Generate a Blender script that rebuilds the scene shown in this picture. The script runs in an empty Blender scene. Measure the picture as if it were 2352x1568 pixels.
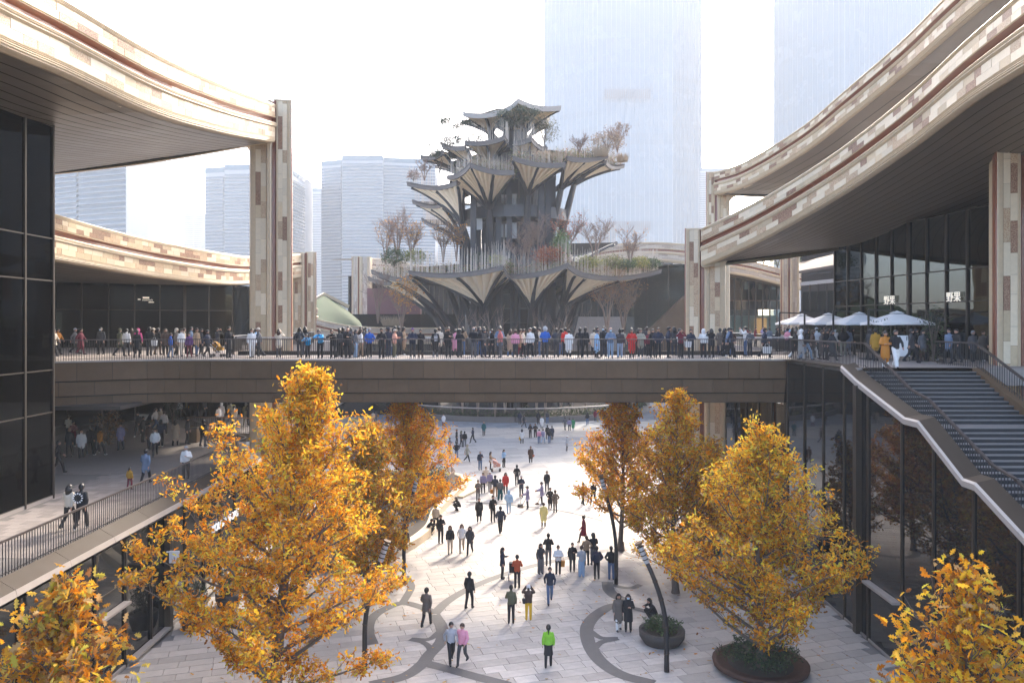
import bpy, math, random
import numpy as np
from mathutils import Vector, Matrix
random.seed(7); RNG = np.random.default_rng(11)
S = bpy.context.scene
COL = S.collection
# ------------------------------------------------------------------ camera, world, sun, exposure
F = 1800.0; CX = 1176.0; HY = 742.0; CAMZ = 13.5      # focal length, centre and horizon in units of a 2352-wide picture
cam = bpy.data.cameras.new('camera'); camo = bpy.data.objects.new('camera', cam); COL.objects.link(camo)
cam.sensor_width = 36; cam.lens = 36 * F / 2352; cam.shift_y = -(784 - HY) / 2352
camo.location = (0, 0, CAMZ); camo.rotation_euler = (math.radians(90), 0, 0)
cam.clip_start = 0.5; cam.clip_end = 6000
S.camera = camo
SUN_EL, SUN_AZ = 31.0, 20.0                            # azimuth from +Y towards +X
W = bpy.data.worlds.new('World'); S.world = W; W.use_nodes = True
nt = W.node_tree; nt.nodes.clear()
sky = nt.nodes.new('ShaderNodeTexSky'); sky.sky_type = 'NISHITA'; sky.sun_disc = False
sky.sun_elevation = math.radians(SUN_EL); sky.sun_rotation = math.radians(SUN_AZ)
sky.air_density = 0.62; sky.dust_density = 4.2; sky.ozone_density = 0.1; sky.altitude = 300
bg = nt.nodes.new('ShaderNodeBackground'); bg.inputs[1].default_value = 0.15
wo = nt.nodes.new('ShaderNodeOutputWorld')
nt.links.new(sky.outputs[0], bg.inputs[0]); nt.links.new(bg.outputs[0], wo.inputs[0])
sl = bpy.data.lights.new('sun', 'SUN'); so = bpy.data.objects.new('sun', sl); COL.objects.link(so)
sl.energy = 1.1; sl.angle = math.radians(7.0); sl.color = (1.0, 0.89, 0.74)
sd = Vector((math.sin(math.radians(SUN_AZ)) * math.cos(math.radians(SUN_EL)), math.cos(math.radians(SUN_AZ)) * math.cos(math.radians(SUN_EL)), math.sin(math.radians(SUN_EL))))
so.rotation_euler = sd.to_track_quat('Z', 'Y').to_euler()
S.view_settings.view_transform = 'Standard'; S.view_settings.look = 'None'; S.view_settings.gamma = 1
S.view_settings.use_curve_mapping = False; S.view_settings.exposure = 2.78
S.cycles.use_denoising = True
S.cycles.max_bounces = 6; S.cycles.diffuse_bounces = 4; S.cycles.glossy_bounces = 3; S.cycles.transmission_bounces = 4
S.cycles.transparent_max_bounces = 8; S.cycles.volume_bounces = 1
S.cycles.sample_clamp_indirect = 6

# ------------------------------------------------------------------ helpers
def P(px, py, D): return Vector(((px - CX) / F * D, D, CAMZ - (py - HY) / F * D))
def G(px, py, z=0.0):
    D = F * (CAMZ - z) / (py - HY); return Vector(((px - CX) / F * D, D, z))
def lerp(a, b, t): return a + (b - a) * t
def tag(o, label=None, cat=None, group=None, kind=None):
    if label: o['label'] = label
    if cat: o['category'] = cat
    if group: o['group'] = group
    if kind: o['kind'] = kind
    return o
def empty(name, loc=(0, 0, 0), rz=0.0, parent=None):
    o = bpy.data.objects.new(name, None); COL.objects.link(o); o.location = loc; o.rotation_euler.z = rz
    o.empty_display_size = 0.2
    if parent: o.parent = parent
    return o
def link(name, me, parent=None, loc=None):
    o = bpy.data.objects.new(name, me); COL.objects.link(o)
    if parent: o.parent = parent
    if loc is not None: o.location = loc
    return o
class MB:
    def __init__(s): s.v = []; s.f = []; s.m = []; s.uv = None
    def add(s, vs, fs, m=0):
        n = len(s.v); s.v += [tuple(v) for v in vs]
        for f in fs: s.f.append(tuple(i + n for i in f)); s.m.append(m)
    def box(s, a, b, m=0):
        (x0, y0, z0), (x1, y1, z1) = a, b
        s.add([(x0,y0,z0),(x1,y0,z0),(x1,y1,z0),(x0,y1,z0),(x0,y0,z1),(x1,y0,z1),(x1,y1,z1),(x0,y1,z1)],
              [(3,2,1,0),(4,5,6,7),(0,1,5,4),(1,2,6,5),(2,3,7,6),(3,0,4,7)], m)
    def obox(s, c, ax, hx, ay, hy, az, hz, m=0):      # oriented box
        c = Vector(c); ax = Vector(ax) * hx; ay = Vector(ay) * hy; az = Vector(az) * hz
        vs = [c + i * ax + j * ay + k * az for k in (-1, 1) for j in (-1, 1) for i in (-1, 1)]
        s.add(vs, [(2,3,1,0),(4,5,7,6),(0,1,5,4),(3,2,6,7),(1,3,7,5),(2,0,4,6)], m)
    def bar(s, p, q, w, h=None, m=0, up=(0, 0, 1)):   # bar from p to q
        p = Vector(p); q = Vector(q); d = q - p; L = d.length
        if L < 1e-6: return
        d /= L; up = Vector(up)
        if abs(d.dot(up)) > .98: up = Vector((0, 1, 0))
        x = d.cross(up).normalized(); u = x.cross(d)
        s.obox((p + q) / 2, x, w / 2, d, L / 2, u, (h or w) / 2, m)
    def tube(s, pts, rs, n=8, m=0, cap=True):
        pts = [Vector(p) for p in pts]; rings = []; up0 = None
        for i, p in enumerate(pts):
            d = (pts[min(i + 1, len(pts) - 1)] - pts[max(i - 1, 0)]).normalized()
            if up0 is None: up0 = Vector((1, 0, 0)) if abs(d.x) < .9 else Vector((0, 1, 0))
            x = (up0 - d * up0.dot(d)).normalized(); y = d.cross(x); up0 = x
            r = rs[i] if hasattr(rs, '__len__') else rs
            rings.append([p + r * (math.cos(a) * x + math.sin(a) * y) for a in [2 * math.pi * k / n for k in range(n)]])
        vs = [v for r in rings for v in r]; fs = []
        for i in range(len(rings) - 1):
            for k in range(n):
                a = i * n + k; b = i * n + (k + 1) % n; fs.append((a, b, b + n, a + n))
        if cap: fs.append(tuple(range(n - 1, -1, -1))); fs.append(tuple(range(len(vs) - n, len(vs))))
        s.add(vs, fs, m)
    def lathe(s, prof, c=(0, 0, 0), n=16, m=0):
        vs = []; fs = []
        for r, z in prof:
            for k in range(n):
                a = 2 * math.pi * k / n; vs.append((c[0] + r * math.cos(a), c[1] + r * math.sin(a), c[2] + z))
        for i in range(len(prof) - 1):
            for k in range(n):
                a = i * n + k; b = i * n + (k + 1) % n; fs.append((a, b, b + n, a + n))
        fs.append(tuple(range(n - 1, -1, -1))); fs.append(tuple(range(len(vs) - n, len(vs))))
        s.add(vs, fs, m)
    def prism(s, poly, z0, z1, m=0):                   # vertical prism of a plan polygon
        n = len(poly); vs = [(p[0], p[1], z0) for p in poly] + [(p[0], p[1], z1) for p in poly]
        s.add(vs, [tuple(range(n - 1, -1, -1)), tuple(range(n, 2 * n))] + [(i, (i + 1) % n, (i + 1) % n + n, i + n) for i in range(n)], m)
    def mesh(s, name, mats):
        me = bpy.data.meshes.new(name); me.from_pydata(s.v, [], s.f)
        for m in (mats if isinstance(mats, (list, tuple)) else [mats]): me.materials.append(m)
        if any(s.m): me.polygons.foreach_set('material_index', s.m)
        me.update(); return me
    def build(s, name, mats, parent=None, smooth=False):
        me = s.mesh(name, mats)
        if smooth: me.polygons.foreach_set('use_smooth', [True] * len(me.polygons))
        return link(name, me, parent)
def np_mesh(name, V, Fq, mat, attr=None, smooth=False):
    """V (n,3), Fq (m,k); attr: per-face colour (m,3) stored as face attribute Col"""
    me = bpy.data.meshes.new(name); V = np.asarray(V, np.float32); Fq = np.asarray(Fq, np.int32); m, k = Fq.shape
    me.vertices.add(len(V)); me.vertices.foreach_set('co', V.ravel())
    me.loops.add(m * k); me.loops.foreach_set('vertex_index', Fq.ravel())
    me.polygons.add(m); me.polygons.foreach_set('loop_start', np.arange(0, m * k, k, dtype=np.int32))
    me.polygons.foreach_set('loop_total', np.full(m, k, np.int32))
    me.polygons.foreach_set('use_smooth', np.full(m, smooth))
    if attr is not None:
        a = me.attributes.new('Col', 'FLOAT_COLOR', 'FACE'); c = np.ones((m, 4), np.float32); c[:, :3] = attr
        a.data.foreach_set('color', c.ravel())
    me.update(calc_edges=True); me.materials.append(mat); return me
def crom(pts, n):                                      # centripetal spline through pts, n samples evenly along its length
    P_ = np.array([tuple(p) for p in pts], float); P_ = np.vstack([2 * P_[0] - P_[1], P_, 2 * P_[-1] - P_[-2]]); out = []
    for i in range(1, len(P_) - 2):
        p0, p1, p2, p3 = P_[i-1:i+3]; t0 = 0; t1 = t0 + max(1e-6, np.linalg.norm(p1 - p0)) ** .5; t2 = t1 + max(1e-6, np.linalg.norm(p2 - p1)) ** .5; t3 = t2 + max(1e-6, np.linalg.norm(p3 - p2)) ** .5
        for t in np.linspace(t1, t2, 24, endpoint=False):
            a1 = (t1-t)/(t1-t0)*p0 + (t-t0)/(t1-t0)*p1; a2 = (t2-t)/(t2-t1)*p1 + (t-t1)/(t2-t1)*p2; a3 = (t3-t)/(t3-t2)*p2 + (t-t2)/(t3-t2)*p3
            b1 = (t2-t)/(t2-t0)*a1 + (t-t0)/(t2-t0)*a2; b2 = (t3-t)/(t3-t1)*a2 + (t-t1)/(t3-t1)*a3; out.append((t2-t)/(t2-t1)*b1 + (t-t1)/(t2-t1)*b2)
    out = np.array(out + [P_[-2]]); s_ = np.concatenate([[0], np.cumsum(np.linalg.norm(np.diff(out, axis=0), axis=1))]); q = np.linspace(0, s_[-1], n)
    return [Vector((np.interp(v, s_, out[:, 0]), np.interp(v, s_, out[:, 1]), np.interp(v, s_, out[:, 2]))) for v in q]

# ------------------------------------------------------------------ materials
MATS = {}
def mat(name, col, rough=.7, metal=0.0, var=0.0, scale=3.0, rnd=0.0, bump=0.0, bscale=20.0, spec=.5, speck=None, attr=False, trans=0.0, emit=0.0, ior=None, coat=0.0):
    if name in MATS: return MATS[name]
    m = bpy.data.materials.new(name); m.use_nodes = True; t = m.node_tree; N = t.nodes; L = t.links
    b = N['Principled BSDF']; out = N['Material Output']
    b.inputs['Roughness'].default_value = rough; b.inputs['Metallic'].default_value = metal
    b.inputs['Specular IOR Level'].default_value = spec
    if ior: b.inputs['IOR'].default_value = ior
    if coat: b.inputs['Coat Weight'].default_value = coat
    src = None
    if attr:
        a = N.new('ShaderNodeAttribute'); a.attribute_name = 'Col'; src = a.outputs['Color']
    else:
        c = N.new('ShaderNodeRGB'); c.outputs[0].default_value = (*col, 1); src = c.outputs[0]
    tc = N.new('ShaderNodeTexCoord')
    def mul(src, fac_out, lo, hi):
        mr = N.new('ShaderNodeMapRange'); mr.inputs[3].default_value = lo; mr.inputs[4].default_value = hi
        L.new(fac_out, mr.inputs[0]); v = N.new('ShaderNodeVectorMath'); v.operation = 'SCALE'
        L.new(src, v.inputs[0]); L.new(mr.outputs[0], v.inputs['Scale']); return v.outputs[0]
    if speck:
        n = N.new('ShaderNodeTexNoise'); n.inputs['Scale'].default_value = speck[1]; n.inputs['Detail'].default_value = 3
        L.new(tc.outputs['Object'], n.inputs['Vector'])
        r = N.new('ShaderNodeMapRange'); r.inputs[1].default_value = speck[2] - .05; r.inputs[2].default_value = speck[2] + .05
        L.new(n.outputs[0], r.inputs[0]); x = N.new('ShaderNodeMix'); x.data_type = 'RGBA'
        L.new(r.outputs[0], x.inputs[0]); L.new(src, x.inputs[6]); x.inputs[7].default_value = (*speck[0], 1); src = x.outputs[2]
    if var:
        n = N.new('ShaderNodeTexNoise'); n.inputs['Scale'].default_value = scale; n.inputs['Detail'].default_value = 6; n.inputs['Roughness'].default_value = .65
        L.new(tc.outputs['Object'], n.inputs['Vector']); src = mul(src, n.outputs[0], 1 - var * 1.6, 1 + var * 1.6)
        mr = N.new('ShaderNodeMapRange'); mr.inputs[3].default_value = max(0.02, rough - .12); mr.inputs[4].default_value = min(1, rough + .12)
        L.new(n.outputs[0], mr.inputs[0]); L.new(mr.outputs[0], b.inputs['Roughness'])
    if rnd:
        oi = N.new('ShaderNodeObjectInfo'); src = mul(src, oi.outputs['Random'], 1 - rnd, 1 + rnd)
    L.new(src, b.inputs['Base Color'])
    if bump:
        n = N.new('ShaderNodeTexNoise'); n.inputs['Scale'].default_value = bscale; n.inputs['Detail'].default_value = 4
        L.new(tc.outputs['Object'], n.inputs['Vector']); bp = N.new('ShaderNodeBump'); bp.inputs['Strength'].default_value = bump; bp.inputs['Distance'].default_value = .02
        L.new(n.outputs[0], bp.inputs['Height']); L.new(bp.outputs[0], b.inputs['Normal'])
    if emit:
        L.new(src, b.inputs['Emission Color']); b.inputs['Emission Strength'].default_value = emit
    if trans:
        tr = N.new('ShaderNodeBsdfTranslucent'); L.new(src, tr.inputs['Color']); mx = N.new('ShaderNodeMixShader'); mx.inputs[0].default_value = trans
        L.new(b.outputs[0], mx.inputs[1]); L.new(tr.outputs[0], mx.inputs[2]); L.new(mx.outputs[0], out.inputs[0])
    MATS[name] = m; return m
def glass_mat(name, tint, ior=1.6, rough=.02):
    """architectural glass: tinted see-through plus mirror reflection by Fresnel"""
    m = bpy.data.materials.new(name); m.use_nodes = True; t = m.node_tree; N = t.nodes; L = t.links; N.remove(N['Principled BSDF'])
    tr = N.new('ShaderNodeBsdfTransparent'); tr.inputs[0].default_value = (*tint, 1)
    gl = N.new('ShaderNodeBsdfGlossy'); gl.inputs['Roughness'].default_value = rough; gl.inputs[0].default_value = (.2, .215, .225, 1)
    tc = N.new('ShaderNodeTexCoord'); n = N.new('ShaderNodeTexNoise'); n.inputs['Scale'].default_value = .35; L.new(tc.outputs['Object'], n.inputs['Vector'])
    bp = N.new('ShaderNodeBump'); bp.inputs['Strength'].default_value = .04; bp.inputs['Distance'].default_value = .2; L.new(n.outputs[0], bp.inputs['Height'])
    L.new(bp.outputs[0], gl.inputs['Normal'])
    fr = N.new('ShaderNodeFresnel'); fr.inputs[0].default_value = ior
    mx = N.new('ShaderNodeMixShader'); L.new(fr.outputs[0], mx.inputs[0]); L.new(tr.outputs[0], mx.inputs[1]); L.new(gl.outputs[0], mx.inputs[2])
    L.new(mx.outputs[0], N['Material Output'].inputs[0]); return m
M = {}
M['cream'] = mat('stone_cream', (.64, .525, .36), .55, var=.10, scale=6, rnd=.10, bump=.25, bscale=30)
M['tan'] = mat('stone_tan', (.52, .395, .24), .6, var=.15, scale=5, rnd=.14, bump=.3, bscale=30)
M['speck'] = mat('stone_speckled', (.51, .38, .235), .6, var=.14, scale=4, rnd=.12, speck=((.36, .21, .115), 26, .53), bump=.3, bscale=14)
M['brown'] = mat('stone_rust', (.36, .22, .13), .6, var=.15, scale=4, rnd=.12, speck=((.20, .10, .055), 24, .48), bump=.3, bscale=14)
M['flute'] = mat('stone_fluted', (.60, .485, .33), .5, var=.12, scale=4)
M['joint'] = mat('stone_joint', (.14, .085, .055), .9)
M['copper'] = mat('glazed_copper_red', (.26, .09, .045), .38, var=.25, scale=2.5, coat=.3)
M['soffit'] = mat('soffit_metal', (.20, .165, .125), .4, metal=.25, var=.10, scale=.5, rnd=.08)
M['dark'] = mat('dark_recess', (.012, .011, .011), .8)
M['bronze'] = mat('bronze_panel', (.12, .078, .046), .55, spec=.12, metal=.0, var=.16, scale=1.2, rnd=.09)
M['slope'] = mat('bronze_slope', (.05, .037, .026), .65, spec=.15, var=.12, scale=1.5)
M['bronze2'] = mat('bronze_mullion', (.05, .039, .029), .45, metal=.4, var=.1, scale=3)
M['alu'] = mat('pale_cap_metal', (.34, .30, .265), .5, metal=.1, var=.07, scale=2, rnd=.05)
M['black'] = mat('black_paint', (.018, .016, .016), .45, var=.1, scale=6)
M['railtop'] = mat('rail_top', (.075, .06, .055), .42, metal=.3, var=.15, scale=4)
M['railtop2'] = mat('rail_top_silver', (.52, .52, .53), .35, metal=.4)
M['glass'] = mat('dark_glass', (.010, .012, .013), .025, spec=.5, ior=1.55)
M['tint'] = glass_mat('tinted_glass', (.20, .23, .23), 1.45)
M['tint2'] = glass_mat('dark_shop_glass', (.13, .16, .15), 1.45); M['tint2'].node_tree.nodes['Glossy BSDF'].inputs[0].default_value = (.07, .08, .083, 1)
M['clear'] = glass_mat('clear_glass', (.6, .66, .66), 1.5)
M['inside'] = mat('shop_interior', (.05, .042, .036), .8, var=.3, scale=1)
M['inside2'] = mat('shop_interior_wood', (.16, .10, .055), .7, var=.3, scale=1)
M['white'] = mat('white_fabric', (.75, .74, .72), .8, var=.05, scale=3)
M['curtain'] = mat('pale_blind', (.62, .61, .58), .85, var=.06, scale=2)
M['deck'] = mat('deck_paver', (.26, .225, .20), .75, var=.18, scale=2.5, rnd=.18, bump=.2)
M['slab'] = mat('concrete_slab', (.16, .145, .13), .8, var=.15, scale=1)
M['pave'] = mat('granite_slab', (.5, .5, .5), .62, var=.14, scale=2.2, attr=True, bump=.15, bscale=8)
M['band'] = mat('dark_granite_band', (.11, .105, .10), .6, var=.25, scale=3, bump=.15)
M['base'] = mat('paving_joint', (.17, .16, .15), .9, var=.2, scale=2)
M['bark'] = mat('bark', (.115, .09, .07), .9, var=.3, scale=9, bump=.6, bscale=25)
M['leaf'] = mat('autumn_leaf', (.5, .2, .03), .7, attr=True, trans=.5, spec=.12)
M['green'] = mat('green_leaf', (.06, .09, .03), .6, attr=True, trans=.25)
M['soil'] = mat('soil', (.05, .04, .03), .95, var=.3, scale=5)
M['lawn'] = mat('lawn', (.03, .062, .022), .9, var=.25, scale=1.5)
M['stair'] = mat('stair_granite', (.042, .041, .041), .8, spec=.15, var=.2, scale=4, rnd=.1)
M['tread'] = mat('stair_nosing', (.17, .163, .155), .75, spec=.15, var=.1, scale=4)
M['shell'] = mat('beige_cast_concrete', (.85, .72, .53), .72, var=.07, scale=2, bump=.15)
M['rib'] = mat('dark_rib', (.02, .019, .02), .55, var=.2, scale=2)
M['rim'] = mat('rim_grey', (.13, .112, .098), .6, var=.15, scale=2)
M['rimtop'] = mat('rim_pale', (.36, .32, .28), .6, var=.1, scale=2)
M['rod'] = mat('thin_bronze_rod', (.55, .47, .38), .7)
M['core'] = mat('tower_core', (.03, .03, .032), .5, var=.15, scale=1)
M['light'] = mat('sign_light', (1.0, .9, .75), .5, emit=.07)
M['wlight'] = mat('sign_light_white', (1.0, .98, .95), .5, emit=.07)
M['lens'] = mat('lamp_lens', (.38, .39, .40), .35, metal=.3)
M['rust'] = mat('rusty_steel_edge', (.065, .03, .019), .8, var=.3, scale=4)
M['pot'] = mat('dark_pot', (.05, .042, .036), .7, var=.2, scale=4)
M['wood'] = mat('wood_handrail', (.19, .10, .05), .5, var=.2, scale=6)
# ================================================================== SETTING: ground, haze
gm = MB(); gm.add([(-2500, -60, -.05), (2500, -60, -.05), (2500, 4500, -.05), (-2500, 4500, -.05)], [(0, 1, 2, 3)])
ground = tag(gm.build('ground', M['base']), 'wide grey paved ground under the whole place', kind='structure')

# ---- swept stone bands (fascias and columns)
PROF = [(-.5,0,0),(0,0,0),(.04,.05,0),(0,.07,0),(.04,.11,0),(0,.13,0),(.04,.17,0),(0,.19,0),(.03,.22,0),(0,.235,1),(0,.80,0),(.07,.83,0),(.02,.86,0),(.07,.90,2),
        (-.2,1.0,2),(-.2,1.18,0),(.05,1.22,0),(.13,1.30,0),(.09,1.34,0),(.15,1.38,0),(.10,1.42,0),(.12,1.46,0),(0,1.54,1),(0,2.2,0),(.04,2.23,0),(0,2.26,0),(.04,2.29,0),
        (0,2.32,0),(.035,2.36,0),(-.01,2.39,0),(.02,2.43,0),(-.05,2.47,0),(-.03,2.51,0),(-.12,2.55,0),(-.3,2.6,3),(-.62,2.61,3)]
ROWS = [(.245,.518),(.522,.795),(1.545,1.868),(1.872,2.195)]
def frames_of(path, side):
    """for a horizontal run: outward horizontal vector o and down vector h at each point"""
    os_, hs = [], []
    for i in range(len(path)):
        t = path[min(i+1, len(path)-1)] - path[max(i-1, 0)]; t.z = 0; t.normalize()
        o = Vector((t.y, -t.x, 0)); o = o if o.dot(Vector(side)) > 0 else -o
        os_.append(o); hs.append(Vector((0, 0, -1)))
    return os_, hs
FASC = None
def sweep(name, path, os_, hs, k, parent, mats, prof=PROF):
    V = []; Fc = []; mi = []; n = len(prof)
    for p, o, h in zip(path, os_, hs):
        for (a, b, m) in prof: V.append(p + o * a * k + h * b * k)
    for i in range(len(path) - 1):
        for j in range(n - 1): Fc.append((i*n+j, (i+1)*n+j, (i+1)*n+j+1, i*n+j+1)); mi.append(prof[j][2])
    s = [0.0]
    for i in range(1, len(path)): s.append(s[-1] + (path[i] - path[i-1]).length)
    b = MB(); b.v = [tuple(v) for v in V]; b.f = Fc; b.m = mi
    me = b.mesh(name, mats); uv = me.uv_layers.new(name='UVMap')
    for poly in me.polygons:
        for li, vi in zip(poly.loop_indices, poly.vertices): uv.data[li].uv = (s[vi // n], prof[vi % n][1] * k)
    return link(name, me, parent)
def tiles(path, os_, hs, k, parent, rows=ROWS, lmin=.6, lmax=1.15, skip=None, name='stone_tile'):
    s = [0.0]
    for i in range(1, len(path)): s.append(s[-1] + (path[i] - path[i-1]).length)
    def at(q):
        i = max(0, min(np.searchsorted(s, q) - 1, len(path) - 2)); f = (q - s[i]) / (s[i+1] - s[i])
        return lerp(path[i], path[i+1], f), lerp(os_[i], os_[i+1], f).normalized(), lerp(hs[i], hs[i+1], f)
    for (h0, h1) in rows:
        q = -random.uniform(0, .8)
        while q < s[-1]:
            L = random.uniform(lmin, lmax) * k; a = max(q, 0) + .006; e = min(q + L, s[-1]) - .006; q += L
            if e - a < .08: continue
            A, Bq = at(a), at(e); mm = at((a + e) / 2); vs = []; pr = .014 + random.uniform(0, .012)
            for (p, o, h) in (A, mm, Bq):
                for hh in (h0, h1):
                    vs.append(p + o * -.02 + h * hh * k); vs.append(p + o * pr + h * hh * k)
            b = MB(); fs = []
            for i in (0, 4): fs += [(i+1, i+3, i+7, i+5), (i, i+4, i+5+0, i+1), (i+2, i+3, i+7, i+6)]
            fs += [(0, 1, 3, 2), (8, 10, 11, 9)]
            b.add(vs, fs)
            r = random.random(); m = M['cream'] if r < .40 else M['speck'] if r < .70 else M['tan'] if r < .84 else M['brown']
            b.build(name, m, parent)
STONE = [M['flute'], M['joint'], M['copper'], M['flute']]
def brickmat(name, c1, c2, c3):
    m = bpy.data.materials.new(name); m.use_nodes = True; N = m.node_tree.nodes; L = m.node_tree.links
    uv = N.new('ShaderNodeUVMap'); bt = N.new('ShaderNodeTexBrick'); L.new(uv.outputs[0], bt.inputs[0])
    bt.inputs['Color1'].default_value = (*c1, 1); bt.inputs['Color2'].default_value = (*c2, 1); bt.inputs['Mortar'].default_value = (*c3, 1)
    bt.inputs['Scale'].default_value = 1; bt.inputs['Mortar Size'].default_value = .012; bt.inputs['Brick Width'].default_value = 1.3; bt.inputs['Row Height'].default_value = .3
    b = N['Principled BSDF']; L.new(bt.outputs[0], b.inputs['Base Color']); b.inputs['Roughness'].default_value = .7; return m
M['farstone'] = brickmat('far_stone_courses', (.56, .48, .38), (.36, .27, .20), (.2, .15, .11))
FSTONE = [M['flute'], M['farstone'], M['copper'], M['flute']]
def frange(a, b, n): return [a + (b - a) * i / (n - 1) for i in range(n)]
def column(parent, top, o, h, z0, k=1.04, mats=STONE, detail=True, thick=1.5):
    """post: the stone band turned upright; top = outer top corner, h = direction across the face"""
    o = Vector(o).normalized(); h = Vector(h).normalized(); n = 8
    path = [Vector((top[0], top[1], z)) for z in frange(top[2], z0, n)]
    c = empty('column', (0, 0, 0), parent=parent)
    sweep('column_face', path, [o]*n, [h]*n, k, c, mats)
    if detail: tiles(path, [o]*n, [h]*n, k, c, rows=[(.245,.518),(.522,.795),(1.545,1.868),(1.872,2.195)], lmin=.8, lmax=1.6)
    b = MB(); w = 2.55 * k; ctr = Vector((top[0], top[1], (top[2] + z0) / 2)) + h * w / 2 - o * (thick / 2 + .22)
    b.obox(ctr, h, w / 2, o, thick / 2, (0, 0, 1), (top[2] - z0) / 2); b.build('column_core', M['tan'], c)
    b = MB(); b.obox(Vector((top[0], top[1], (top[2] + z0) / 2)) - h * .03 - o * .35, h, .03, o, .36, (0, 0, 1), (top[2] - z0) / 2 + .12); b.build('copper_fin', M['copper'], c)
    b = MB(); b.obox(Vector((top[0], top[1], top[2] + .05)) + h * w * .21 - o * .6, h, w * .21, o, .66, (0, 0, 1), .05); b.build('column_cap', M['flute'], c)
    if detail:                                          # tiles on the inner flank of the post
        ip = [p + h * (w + .004) - o * .2 for p in path]
        tiles(ip, [h]*n, [-o]*n, 1.0, c, rows=[(.05, .45), (.46, .9), (.91, 1.35)], lmin=.8, lmax=1.5)
    return c
def fillet(parent, corner, h, r=1.0, t=.75, o=(0, -1, 0), sgn=1):
    """rounded stone corner where the band turns down into the post; corner = inner corner point, h = away from the post"""
    h = Vector(h).normalized(); o = Vector(o).normalized(); c = Vector(corner); b = MB(); pts = [c.copy()]
    for i in range(9):
        a = math.pi / 2 * i / 8; pts.append(c + h * (r - r * math.sin(a)) + Vector((0, 0, -1)) * (r - r * math.cos(a)))
    n = len(pts); vs = [p + o * .02 for p in pts] + [p - o * t for p in pts]
    b.add(vs, [tuple(range(n)), tuple(range(2*n-1, n-1, -1))] + [(i, (i+1) % n, (i+1) % n + n, i + n) for i in range(n)])
    return b.build('corner_bracket', M['flute'], parent)
def roof(name, label, near, side, v1, nplank, nu=40, k=1.0, detail=True, mats=STONE, far_side=(0, 1, 0), far_edge=True):
    """curved roof: near = list of points of the top edge (camera end first), v1 = list of points of the far soffit edge"""
    t = tag(empty(name), label, 'roof', kind='thing'); path = crom(near, nu); os_, hs = frames_of(path, side)
    sweep('fascia', path, os_, hs, k, t, mats)
    if detail: tiles(path, os_, hs, k, t)
    lower = [p - o * .3 * k + Vector((0, 0, -2.63 * k)) for p, o in zip(path, os_)]; inner = crom(v1, nu)
    for j in range(nplank):
        a, e = j / nplank + .0016, (j + 1) / nplank - .0016; b = MB(); vs = []; fs = []
        for i in range(0, nu, 3 if not detail else 2):
            vs += [lerp(lower[i], inner[i], a), lerp(lower[i], inner[i], e)]
        for i in range(len(vs) // 2 - 1): fs.append((2*i, 2*i+1, 2*i+3, 2*i+2))
        b.add(vs, fs); b.build('soffit_plank', M['soffit'], t)
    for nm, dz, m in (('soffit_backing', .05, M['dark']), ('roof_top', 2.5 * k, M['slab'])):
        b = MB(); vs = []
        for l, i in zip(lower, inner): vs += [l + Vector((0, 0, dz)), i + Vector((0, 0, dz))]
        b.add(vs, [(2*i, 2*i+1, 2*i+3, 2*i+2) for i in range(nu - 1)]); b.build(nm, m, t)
    if far_edge:
        a = path[-1]; e = inner[-1] + Vector((0, 0, 2.63 * k)); fp = [lerp(a, e, i / 9) + Vector((0, 0, -.25 * math.sin(math.pi * i / 9))) for i in range(10)]
        fo, fh = frames_of(fp, far_side); sweep('far_fascia', fp, fo, fh, k, t, mats)
    return t, path, lower
# ---- upper roof at the left with its tall post
L1near = [(-16.6, 15, 24.7), P(0, -85, 24.3), P(147, 0, 27.6), P(333, 110, 32.3), P(500, 190, 41), P(632, 240, 52.6)]
r1, p1, l1 = roof('curved_roof', 'high stone-banded roof sweeping up to the tall post over the dark corner glazing', L1near, (1, -.2, 0),
    [(-44, 17, 22.6), (-42, 22, 22.2), (-41, 27, 22.1), (-40, 33, 22.1), (-38, 43, 22.6), (-35, 57, 24.0)], 30)
column(r1, P(668, 233, 53.2), (.2, -.98, 0), (-.98, -.2, 0), 0, k=1.045)
fillet(r1, P(585, 322, 52.7), (-1, -.15, 0), 1.0)
fillet(r1, P(577, 330, 54.2), (-1, .1, 0), 1.0, .5)
# ---- lower roof at the left, over the shop on the upper deck
L2near = [P(20, 455, 38), P(166, 503, 46), P(333, 547, 54), P(500, 579, 63), P(590, 589, 74), P(692, 583, 86)]
r2, p2, l2 = roof('curved_roof', 'lower stone-banded roof dipping over the dark shop on the upper deck', L2near, (1, -.3, 0),
    [(-50, 38, 17.3), (-50, 46, 17.2), (-49, 54, 17.1), (-47, 63, 17.0), (-46, 74, 17.2), (-44, 92, 18.4)], 22)
column(r2, P(725, 581, 86.4), (.2, -.98, 0), (-.98, -.2, 0), 0, k=1.02)
fillet(r2, P(671, 636, 86), (-1, -.1, 0), 1.2)
# ---- near roof at the right
R1near = [(14.9, 17.5, 24.1), P(2450, -110, 22.6), P(2325, 0, 27.5), P(2218, 93, 32), P(2068, 233, 39), P(1902, 361, 45.5), P(1735, 464, 50), P(1610, 525, 52.6)]
r3, p3, l3 = roof('curved_roof', 'near stone-banded roof rising from its low post over the stairs and dark soffit', R1near, (-1, -.2, 0),
    [(31, 17.5, 20.8), (31, 23, 20.8), (31, 28, 20.7), (31, 32, 20.5), (31, 39, 20.0), (31, 45, 19.6), (30, 52, 19.4), (27, 58, 19.5)], 24)
column(r3, P(1575, 528, 53.0), (-.2, -.98, 0), (.98, -.2, 0), 0, k=1.02)
fillet(r3, P(1660, 588, 52.6), (1, -.1, 0), 1.1)
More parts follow.
